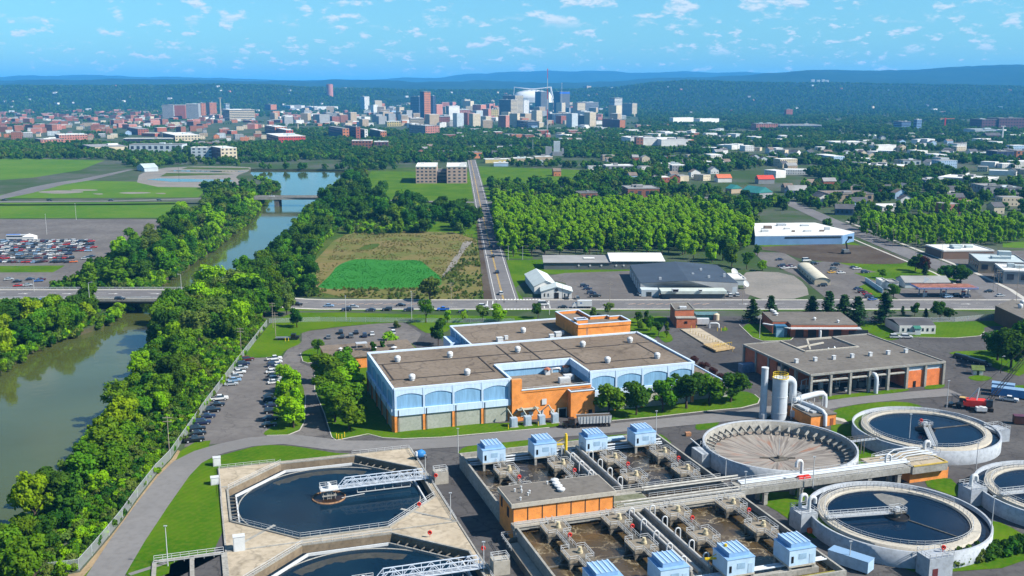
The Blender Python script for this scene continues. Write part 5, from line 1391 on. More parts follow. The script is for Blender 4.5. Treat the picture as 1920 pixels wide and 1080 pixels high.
b=MB();b.cyl(0,0,0,.1,.8,16);o=b.build('rose_window',M_glass,chp,(wch/2,-.1,4.4));o.rotation_euler=(math.pi/2,0,0)
for k in(1.6,3.4,wch-3.4,wch-1.6):b=MB();b.box(k-.3,k+.3,-.08,0,1.0,2.6);b.build('window',M_glass,chp)
t=gabled('church_nave','long white gabled hall adjoining the church front','church',(c0[0]-3.2,c0[1]+11.2),7,11.5,34,4.2,6.9,wallm('white'),MATS['white_metal_roof'],'y')
a0=P(1020,505.5);a1=P(1145,505.5);a2=P(1206,505)
for nm,x0,x1,h0,h1,rm,lab in(('long_shed',a0[0],a1[0],4.2,5.6,M_rg,'long low dark shed with grey roof along the poplar wood'),('long_shed',a1[0]+.1,P(1243,503)[0],5.0,7.0,M_rw,'long low dark shed with white rust-streaked roof, right of the grey one')):
 t=thing(nm,lab,'shed',(x0,a0[1],0));L_=x1-x0
 b=MB();b.box(0,L_,0,17,0,h0-.02);b.build('wall',wallm('dgrey'),t)
 b=MB();b.add([(-.5,-.6,h0),(L_+.5,-.6,h0),(L_+.5,17.4,h1),(-.5,17.4,h1),(-.5,-.6,h0-.3),(L_+.5,-.6,h0-.3),(L_+.5,17.4,h0-.3),(-.5,17.4,h0-.3)],[(0,1,2,3),(4,5,1,0),(5,6,2,1),(7,4,0,3)]);b.build('roof',rm,t)
 for k in range(3 if x0<30 else 2):
  b=MB();cx=L_*(.52+.17*k)if x0<30 else L_*(.1+.14*k);b.cyl(0,0,0,.25,.55,12);o=b.build('fan_port',M_wmet,t,(cx,0,2.4));o.rotation_euler=(math.pi/2,0,0)
 TREE_BLOCK.append((x0+L_/2,a0[1]+8,L_/2))
b=MB();b.box(-3.2,3.2,-2,2,0,.25);tag(b.build('roof_light',M_rw,None,(P(1104,484,5)[0],a0[1]+9,5.1)),'white skylight panel on the grey shed roof','skylight')
e_,r_=5.5,7.4
q=[P(1201,531,e_),P(1384,531,e_),P(1345,497,e_),P(1181,497,e_)];rf_,rb_=P(1291,526.5,r_),P(1266,490.5,r_)
t=thing('warehouse','wide grey warehouse with dark blue-grey metal roof on the boulevard','warehouse',(*q[0],0))
off=lambda p,z:(p[0]-q[0][0],p[1]-q[0][1],z)
b=MB();b.add([off(p,0)for p in q]+[off(p,e_)for p in q]+[off(rf_,r_),off(rb_,r_)],[(0,1,5,8,4),(1,2,6,5),(2,3,7,9,6),(3,0,4,7)]);b.build('wall',wallm('grey'),t)
b=MB();b.add([off(p,e_+.12)for p in q]+[off(rf_,r_+.12),off(rb_,r_+.12)],[(0,4,5,3),(4,1,2,5)]);b.build('roof',M_rd if False else ROOFM['n'],t)
for k in range(5):
 s_=(k+.5)/5.4;p0=(q[0][0]+(q[3][0]-q[0][0])*s_,q[0][1]+(q[3][1]-q[0][1])*s_)
 b=MB();x,y,_=off(p0,0);b.box(x-.25,x+.1,y,y+4.6,0,3.6);b.build('dock_door',M_wmet,t)
for px_,py_ in((1299,515),(1314,506),(1358,516),(1238,523),(1329,520)):
 x,y=P(px_,py_,6.8);b=MB();b.box(-.6,.6,-.5,.5,-1,.9);o=b.build('roof_vent',M_gal,t,off((x,y),6.8))
p0,p1=P(1242,560),P(1359,560)
b=MB();x0,y0,_=off(p0,0);x1,_,_=off(p1,0);b.box(x0,x1,y0,y0+7.5,0,2.5);b.build('front_annex',wallm('dgrey'),t)
b=MB();b.box(x0-.8,x1+.8,y0-.8,y0+8,2.5,3.9,0,True);b.build('annex_fascia',mat('pale_fascia',(.56,.62,.58),.6,.1,.4),t)
p2=P(1203,557);x2,y2,_=off(p2,0);b=MB();b.box(x2,x0-1.0,y2+1,y2+9,0,3.4);b.build('entrance_block',wallm('pale'),t)
b=MB();b.box(x2+2.5,x2+5,y2+.9,y2+1,0,2.4);b.build('door',M_glass,t)
p3=P(1362,553);x3,y3,_=off(p3,0);b=MB();b.box(x3,x3+5.5,y3+2,y3+8,0,3.6);b.build('side_block',wallm('pale'),t)
TREE_BLOCK.append((sum(p[0]for p in q)/4,sum(p[1]for p in q)/4,38))
for x,y,s in((1266,547,1.6),(1313,546,.9)):
 wx,wy=P(x,y,3.9);b=MB();b.box(-s,s,-s*.7,s*.7,0,s);b.box(-s*.8,s*.8,-s*.72,-s*.7,.2,s*.8,1);tag(b.build('air_conditioner',[M_wmet,M_dark],None,(wx,wy,3.9)),'grey air conditioner on the warehouse annex roof, %s'%('left one' if x<1300 else 'right one'),'air conditioner')
def dish(x,y,r,lab):
 t=thing('satellite_dish',lab,'satellite dish',(*P(x,y),0))
 b=MB();b.cyl(0,0,0,2.2,.25,8);b.build('mount',M_gal,t)
 b=MB();n=16;R_=[(0,0),(r*.5,.12*r),(r,.5*r)]
 b.v.append((0,0,0))
 for rr,zz in R_[1:]:b.v+=[(rr*math.cos(2*math.pi*i/n),rr*math.sin(2*math.pi*i/n),zz)for i in range(n)]
 for i in range(n):b.f+=[[0,1+i,1+(i+1)%n],[1+i,1+n+i,1+n+(i+1)%n,1+(i+1)%n]]
 b.m=[0]*len(b.f);b.sm=[True]*len(b.f)
 o=b.build('reflector',M_wmet,t,(0,0,2.2));o.rotation_euler=(math.radians(55),0,math.radians(35))
dish(1375,519,2.3,'big white satellite dish behind the grey warehouse');dish(1397,541,1.8,'white satellite dish at the warehouse side, nearer one');dish(1391,531,1.5,'white satellite dish at the warehouse side, farther one')
fbld('small flat pale block beside the satellite dishes',1368,1372,1398,535,524,'pale','w',0,depth=16,win=None)
q=PP([(1413,419),(1528,418),(1602,436),(1580,441),(1416,443)],6.0)
t=thing('blue_works','long blue industrial building with white cluttered roof behind the dug lot','building',(*q[4],0))
off=lambda p:(p[0]-q[4][0],p[1]-q[4][1])
b=MB();b.prism([off(p)for p in q],0,5.9);b.build('wall',wallm('blue'),t)
b=MB();b.prism([off(p)for p in q],5.9,6.25);b.build('roof',M_rw,t)
x1=off(q[3])[0];b=MB();y1=off(q[3])[1]/x1;b.add([(x,x*y1-.15,z)for x,z in((20,4.2),(x1-1,4.2),(x1-1,5.4),(20,5.4))],[(0,1,2,3)]);b.build('window_band',M_glass,t)
rr=random.Random(5)
for k in range(9):
 b=MB();w=rr.uniform(1,3.2);b.box(-w,w,-w*.6,w*.6,0,rr.uniform(.8,2));p=off(P(1430+k*15+rr.uniform(-6,6),424+rr.uniform(-2,12),6.2));b.build('rooftop_unit',[M_wmet,M_rb,M_gal][k%3],t,(*p,6.25))
TREE_BLOCK.append((sum(p[0]for p in q)/5,sum(p[1]for p in q)/5,42))
f0,f1=P(1527,534),P(1554,533);bk=P(1495,505)
wq=math.hypot(f1[0]-f0[0],f1[1]-f0[1]);aq=math.atan2(bk[1]-f0[1],bk[0]-f0[0]);Lq=math.hypot(bk[0]-f0[0],bk[1]-f0[1])
t=thing('quonset_hut','cream arched-roof hut in the car lot','hut',(*f0,0),aq-math.pi/2)
b=MB();n=12
pr=[(0,0),(0,1.9)]+[(wq/2-wq/2*math.cos(math.pi*k/n),1.9+2.0*math.sin(math.pi*k/n))for k in range(1,n)]+[(wq,1.9),(wq,0)]
b.add([(x,0,z)for x,z in pr],[tuple(range(len(pr)))]);b.add([(x,Lq,z)for x,z in pr],[tuple(range(len(pr)))[::-1]])
b.add([(0,0,0),(0,Lq,0),(0,Lq,1.9),(0,0,1.9),(wq,0,0),(wq,Lq,0),(wq,Lq,1.9),(wq,0,1.9)],[(0,3,2,1),(4,5,6,7)]);b.build('wall',wallm('cream'),t)
b=MB();pr2=pr[1:-1]
for(x0,z0),(x1,z1)in zip(pr2,pr2[1:]):b.add([(x0,-.3,z0+.08),(x0,Lq+.3,z0+.08),(x1,Lq+.3,z1+.08),(x1,-.3,z1+.08)],[(3,2,1,0)],0,True)
b.build('roof',mat('pale_arched_roof',(.62,.58,.46),.6,.1,.4),t)
for k in range(6):b=MB();b.box(-.06,0,3+k*Lq/6.5,4.4+k*Lq/6.5,.7,1.6);b.build('window',M_glass,t)
g0,g1=P(1722,540,5.2),P(1833,539,5.2)
t=thing('station_canopy','filling station canopy with blue edge and rusty top','canopy',(*g0,0))
L_=g1[0]-g0[0]
b=MB();b.box(0,L_,0,11,4.6,5.3,0,True);b.build('fascia',mat('station_blue',(.04,.13,.55),.4,.06,1),t)
b=MB();b.box(.3,L_-.3,.3,10.7,5.3,5.36);b.build('roof',mat('rusty_canopy_top',(.30,.13,.09),.8,.35,.5),t)
b=MB();b.box(-.08,L_+.08,-.08,11.08,5.0,5.2);b.build('white_stripe',M_wmet,t)
for x in(4,L_/2,L_-4):
 for y in(2.5,8.5):b=MB();b.box(x-.25,x+.25,y-.25,y+.25,0,4.6);b.build('post',M_wmet,t)
for k,x in enumerate((L_*.18,L_*.5,L_*.82)):
 d_=thing('fuel_pump','red and white fuel pump island under the canopy, %s'%('left','middle','right')[k],'fuel pump',(g0[0]+x,g0[1]+4.5,.1))
 b=MB();b.box(-1.8,1.8,-.7,.7,0,.2);b.build('island',M_conc,d_)
 b=MB();b.box(-.9,.9,-.35,.35,.2,2.1);b.build('cabinet',M_wmet,d_)
 b=MB();b.box(-.95,.95,-.4,.4,2.1,2.6);b.build('topper',M_red,d_)
shp=gabled('station_shop','grey-roofed filling station shop with gabled porch behind the canopy','shop',P(1697,540),0,P(1780,540)[0]-P(1697,540)[0],13,3.0,5.2,wallm('pale'),M_rg,'x')
b=MB();b.box(6,17,-.1,0,.6,2.4);b.build('shop_window',M_glass,shp)
b=MB();b.add([(9,-1.6,3.0),(15,-1.6,3.0),(12,-1.6,5.0),(9,5,3.0),(15,5,3.0),(12,5,5.0)],[(0,1,2),(0,2,5,3),(2,1,4,5)]);b.build('porch_gable',wallm('white'),shp)
fbld('white garage with flat top left of the filling station shop',1650,1652,1664,541,528,'white','w',0,depth=8,win=None,name='garage',cat='garage')
fbld('white shed with grey lid between the garage and the filling station shop',1664,1666,1684,544,530,'white','g',0,depth=8,win=None,name='shed',cat='shed')
s0,s1=P(1622,528,0),P(1655,550,0)
b=MB();b.bar((s0[0],s0[1],1.2),(s1[0],s1[1],1.2),.25,2.4);tag(b.build('panel_wall',mat('pale_blue_wall',(.50,.66,.80),.6,.08,.5),None),'pale blue panel wall slanting through the grass by the filling station','wall')
fbld('low brown brick building with white roof across the diagonal street',1750,1768,1862,486,471,'brown','w',3,win=None,depth=24)
fbld('long flat grey-roofed workshop at the right edge, farther part',1810,1834,1925,512,491,'tan','p',-14,win=(4,6),depth=30)
fbld('low white-roofed workshop at the right edge, nearer part',1862,1880,1960,532,508,'grey','w',-14,win=(4,6),depth=22)
q=PP([(1866,574),(1898,562),(2010,600),(2010,640),(1925,601)],7.0)
t=thing('brown_hall','plain brown hall with flat roof cut by the right edge','building',(*q[0],0))
b=MB();b.prism([(p[0]-q[0][0],p[1]-q[0][1])for p in q],0,7);b.build('wall',mat('brown_render',(.17,.10,.06),.85,.12,.2),t)
b=MB();b.prism([(p[0]-q[0][0],p[1]-q[0][1])for p in q],7.0,7.25);b.build('roof',M_roofd,t)
for x,y in((1913,578),(1917,571)):wx,wy=P(x,y,7.2);tag(link('roof_vent',VM,None,(wx,wy,7.2)),'white mushroom vent on the brown hall at the right edge','vent','vents on the brown hall')
zz=5.0;q=PP([(1429,586),(1576,586),(1608,610),(1483,610),(1477,604),(1449,604)],zz)
t=thing('brick_office','single-storey brick office with white canopy edge and blue glass corner','building',(*q[5],0));off=lambda p:(p[0]-q[5][0],p[1]-q[5][1])
b=MB();b.prism([off(p)for p in q],0,zz,0);b.build('wall',M_brick2,t)
b=MB();b.prism([off(p)for p in q],zz,zz+.3);b.build('roof',M_roofd,t)
g=off(P(1450,606,zz));g2=off(P(1480,611,zz));b=MB();b.box(g[0],g2[0]-.6,g2[1]+.6,g[1]-.1,0,zz-.3);b.build('glass_corner',mat('blue_glazing',(.03,.12,.22),.15,.2,.5,spec=.6),t)
f0,f1=off(P(1480,614,4.2)),off(P(1612,614,4.2));b=MB();b.bar((f0[0],f0[1]-1.2,4.1),(f1[0],f1[1]-1.2,4.1),2.4,.35);b.bar((f0[0],f0[1]-1.2,4.1),(off(P(1440,606,4.2))[0]-2,off(P(1440,606,4.2))[1],4.1),1.2,.35);b.build('canopy',M_wmet,t)
fx0,fx1=off(q[3])[0],off(q[2])[0];fy=off(q[3])[1]
for k in range(4):x=fx0+2+k*5.2;b=MB();b.box(x,x+3.4,fy-.1,fy+.02,0,3.2);b.build('garage_door',mat('brown_shutter',(.09,.075,.065),.7,.1,1),t)
b=MB();b.box(fx0+24,fx0+32,fy-.1,fy+.02,1.0,3.0);b.build('window_band',M_glass,t)
b=MB();x=fx0+11.5;b.tube([(x,fy-1.4,4.0),(x,fy-2.2,3.6),(x,fy-2.4,2.6),(x,fy-2.4,.2)],.6,10);b.build('duct',M_wmet,t)
TREE_BLOCK.append((sum(p[0]for p in q)/6,sum(p[1]for p in q)/6,24))
for x,y,r_ in((1447,584,1.0),(1452,587,1.0),(1455,591,1.1),(1527,600,.8),(1571,605,.7)):
 wx,wy=P(x,y,zz+.3);b=MB();b.cyl(0,0,0,.8,r_*.6,12);b.cyl(0,0,.8,1.2,r_,12,r1=r_*.5);tag(b.build('roof_fan',M_wmet,None,(wx,wy,zz+.3)),'white round fan on the brick office roof','vent','fans on the brick office')
b=MB();b.box(-1.6,1.6,-1.4,1.4,0,3.4);b.box(-1.7,1.7,-1.5,1.5,3.4,3.55);tag(b.build('utility_box',mat('utility_blue',(.30,.50,.68),.5,.08,1),None,(*P(1461,631),.1)),'pale blue utility box in front of the glass corner of the office','utility box')
q=PP([(1660,596),(1687,611),(1755,611),(1733,595)],3.5)
t=thing('white_bungalow','white clapboard bungalow with dark roof and green porch inside the fence','house',(*q[1],0));off=lambda p:(p[0]-q[1][0],p[1]-q[1][1])
b=MB();b.prism([off(p)for p in q],0,3.5);b.build('wall',wallm('white'),t)
rl,rr_=[(off(q[0])[k]+off(q[1])[k])/2 for k in(0,1)],[(off(q[2])[k]+off(q[3])[k])/2 for k in(0,1)]
b=MB();b.add([(*off(p),3.45)for p in q]+[(*rl,4.7),(*rr_,4.7)],[(1,2,5,4),(3,0,4,5),(0,1,4),(2,3,5)]);b.build('roof',M_rd,t)
wx1=off(q[2])[0]
for k in(.08,.22,.62,.75,.9):b=MB();b.box(wx1*k,wx1*k+.8,-.08,0,1.2,2.5);b.build('window',M_glass,t)
b=MB();b.box(wx1*.38,wx1*.54,-2,-.05,0,2.8);b.build('porch',wallm('pale'),t);b=MB();b.add([(wx1*.36,-2.3,2.8),(wx1*.56,-2.3,2.8),(wx1*.56,.1,3.6),(wx1*.36,.1,3.6)],[(0,1,2,3)]);b.build('porch_roof',mat('porch_green',(.05,.20,.15),.6,.1,1),t)
b=MB();b.bar((-3.5,-3,1.0),(wx1*.4,-3,1.0),.1,.9);b.build('ramp_rail',M_rail,t)
TREE_BLOCK.append((sum(p[0]for p in q)/4,sum(p[1]for p in q)/4,14))
q=PP([(1257,570),(1290,569),(1301.5,581),(1265.5,582)],7.0)
t=thing('brick_tower','small square brick building with flat roof by the boulevard fence','building',(*q[3],0));off=lambda p:(p[0]-q[3][0],p[1]-q[3][1])
b=MB();b.prism([off(p)for p in q],0,7.0);b.build('wall',M_brick2,t)
b=MB();b.prism([off(p)for p in q],7.0,7.2);b.build('roof',M_roofd,t)
b=MB();q4=[off(p)for p in q]
for p,r_ in zip(q4,q4[1:]+q4[:1]):b.bar((*p,7.3),(*r_,7.3),.35,.4)
b.build('parapet',M_cwall,t)
x1=off(q[2])[0];b=MB();b.box(.3,x1,-3.6,-.05,0,4.2);b.build('front_block',M_brick2,t);b=MB();b.box(.1,x1+.2,-3.8,.0,4.2,4.5);b.build('front_roof',M_cwall,t);b=MB();b.box(3.6,4.9,-3.7,-3.58,2.0,3.0);b.build('window',M_dark,t)
b=MB();b.box(2.5,5.5,2.5,4.5,7.2,8.0);b.build('rooftop_unit',M_wmet,t)
TREE_BLOCK.append((q[3][0]+4,q[3][1]+4,9))
t=thing('greenhouse','low teal glazed shelter beside the square brick building','shelter',(*P(1306,600),0))
b=MB();b.box(0,10,0,6,0,2.2);b.build('glazing',mat('teal_glazing',(.05,.16,.17),.2,.3,1,spec=.5),t);b=MB();b.box(-.2,10.2,-.2,6.2,2.2,2.4);b.build('roof',mat('teal_lid',(.12,.22,.23),.5,.2,1),t)
t=thing('storage_tank','cream upright storage tank near the boulevard fence','tank',(*P(1343,600),0));b=MB();b.cyl(0,0,0,2.6,1.3,16);b.cyl(0,0,2.6,3.1,1.3,16,r1=.3);b.build('shell',wallm('cream'),t)
s0,s1=P(1276,619),P(1342,660);s2=P(1376,655);s3=P(1312,617)
t=thing('truck_scale','long timber truck scale ramp lined with yellow posts in the yard','truck scale',(*s0,0));off=lambda p:(p[0]-s0[0],p[1]-s0[1])
b=MB();b.prism([off(p)for p in(s0,s1,s2,s3)],0,.5);b.build('deck',M_deck,t)
b=MB();b.prism([off(P(1318,650)),off(P(1342,662)),off(P(1378,656)),off(P(1345,646))],.5,1.1);b.build('platform',mat('old_timber',(.46,.33,.17),.8,.2,1),t)
b=MB()
for k in range(9):x,y=off(P(1338+k*4.2,657-k*.7));b.bar((x,y,1.1),(x,y,2.2),.12);
xa,ya=off(P(1338,657));xb,yb_=off(P(1372,651));b.bar((xa,ya,2.1),(xb,yb_,2.1),.1);b.build('platform_rail',M_yell,t)
bollard([(1294+k*5.3,625.5+k*2.25)for k in range(16)],1.9,mat('faded_yellow',(.58,.44,.20),.6,.15,1),'yellow post in the long line beside the truck scale','posts along the truck scale')
bollard([(1345,621),(1352,621),(1359,619),(1296,617),(1306,617)],1.5,None,'yellow post at the pipe loop beside the truck scale','posts by the pipe loop')
b=MB();b.tube([(0,0,0),(0,0,1.7),(.6,0,2.1),(3.2,-.2,2.1),(3.9,-.3,1.7),(3.9,-.3,.1)],.42,10);tag(b.build('pipe_loop',M_wmet,None,(*P(1330,615),0)),'white pipe loop rising beside the truck scale','pipe')
t=thing('box_trailer','white box trailer parked by the square brick building','trailer',(*P(1307,612),0));b=MB();b.box(0,5.2,0,2.4,.9,3.3);b.build('body',M_wmet,t)
for x in(1.2,3.6):b=MB();b.cyl(0,0,-.1,.1,.42,12);o=b.build('wheel',M_black,t,(x,.1,.42));o.rotation_euler=(math.pi/2,0,0)
b=MB();b.box(-3.1,3.1,-1.5,1.5,0,3.0)
for k in range(-3,4):b.box(k*.9-.12,k*.9+.12,-1.9,-1.5,0,1.6)
tag(b.build('chiller',mat('chiller_blue',(.16,.24,.36),.5,.15,1),None,(*P(1402,696),0),ANG),'blue-grey chiller unit ringed by posts beside the columned hall','chiller')
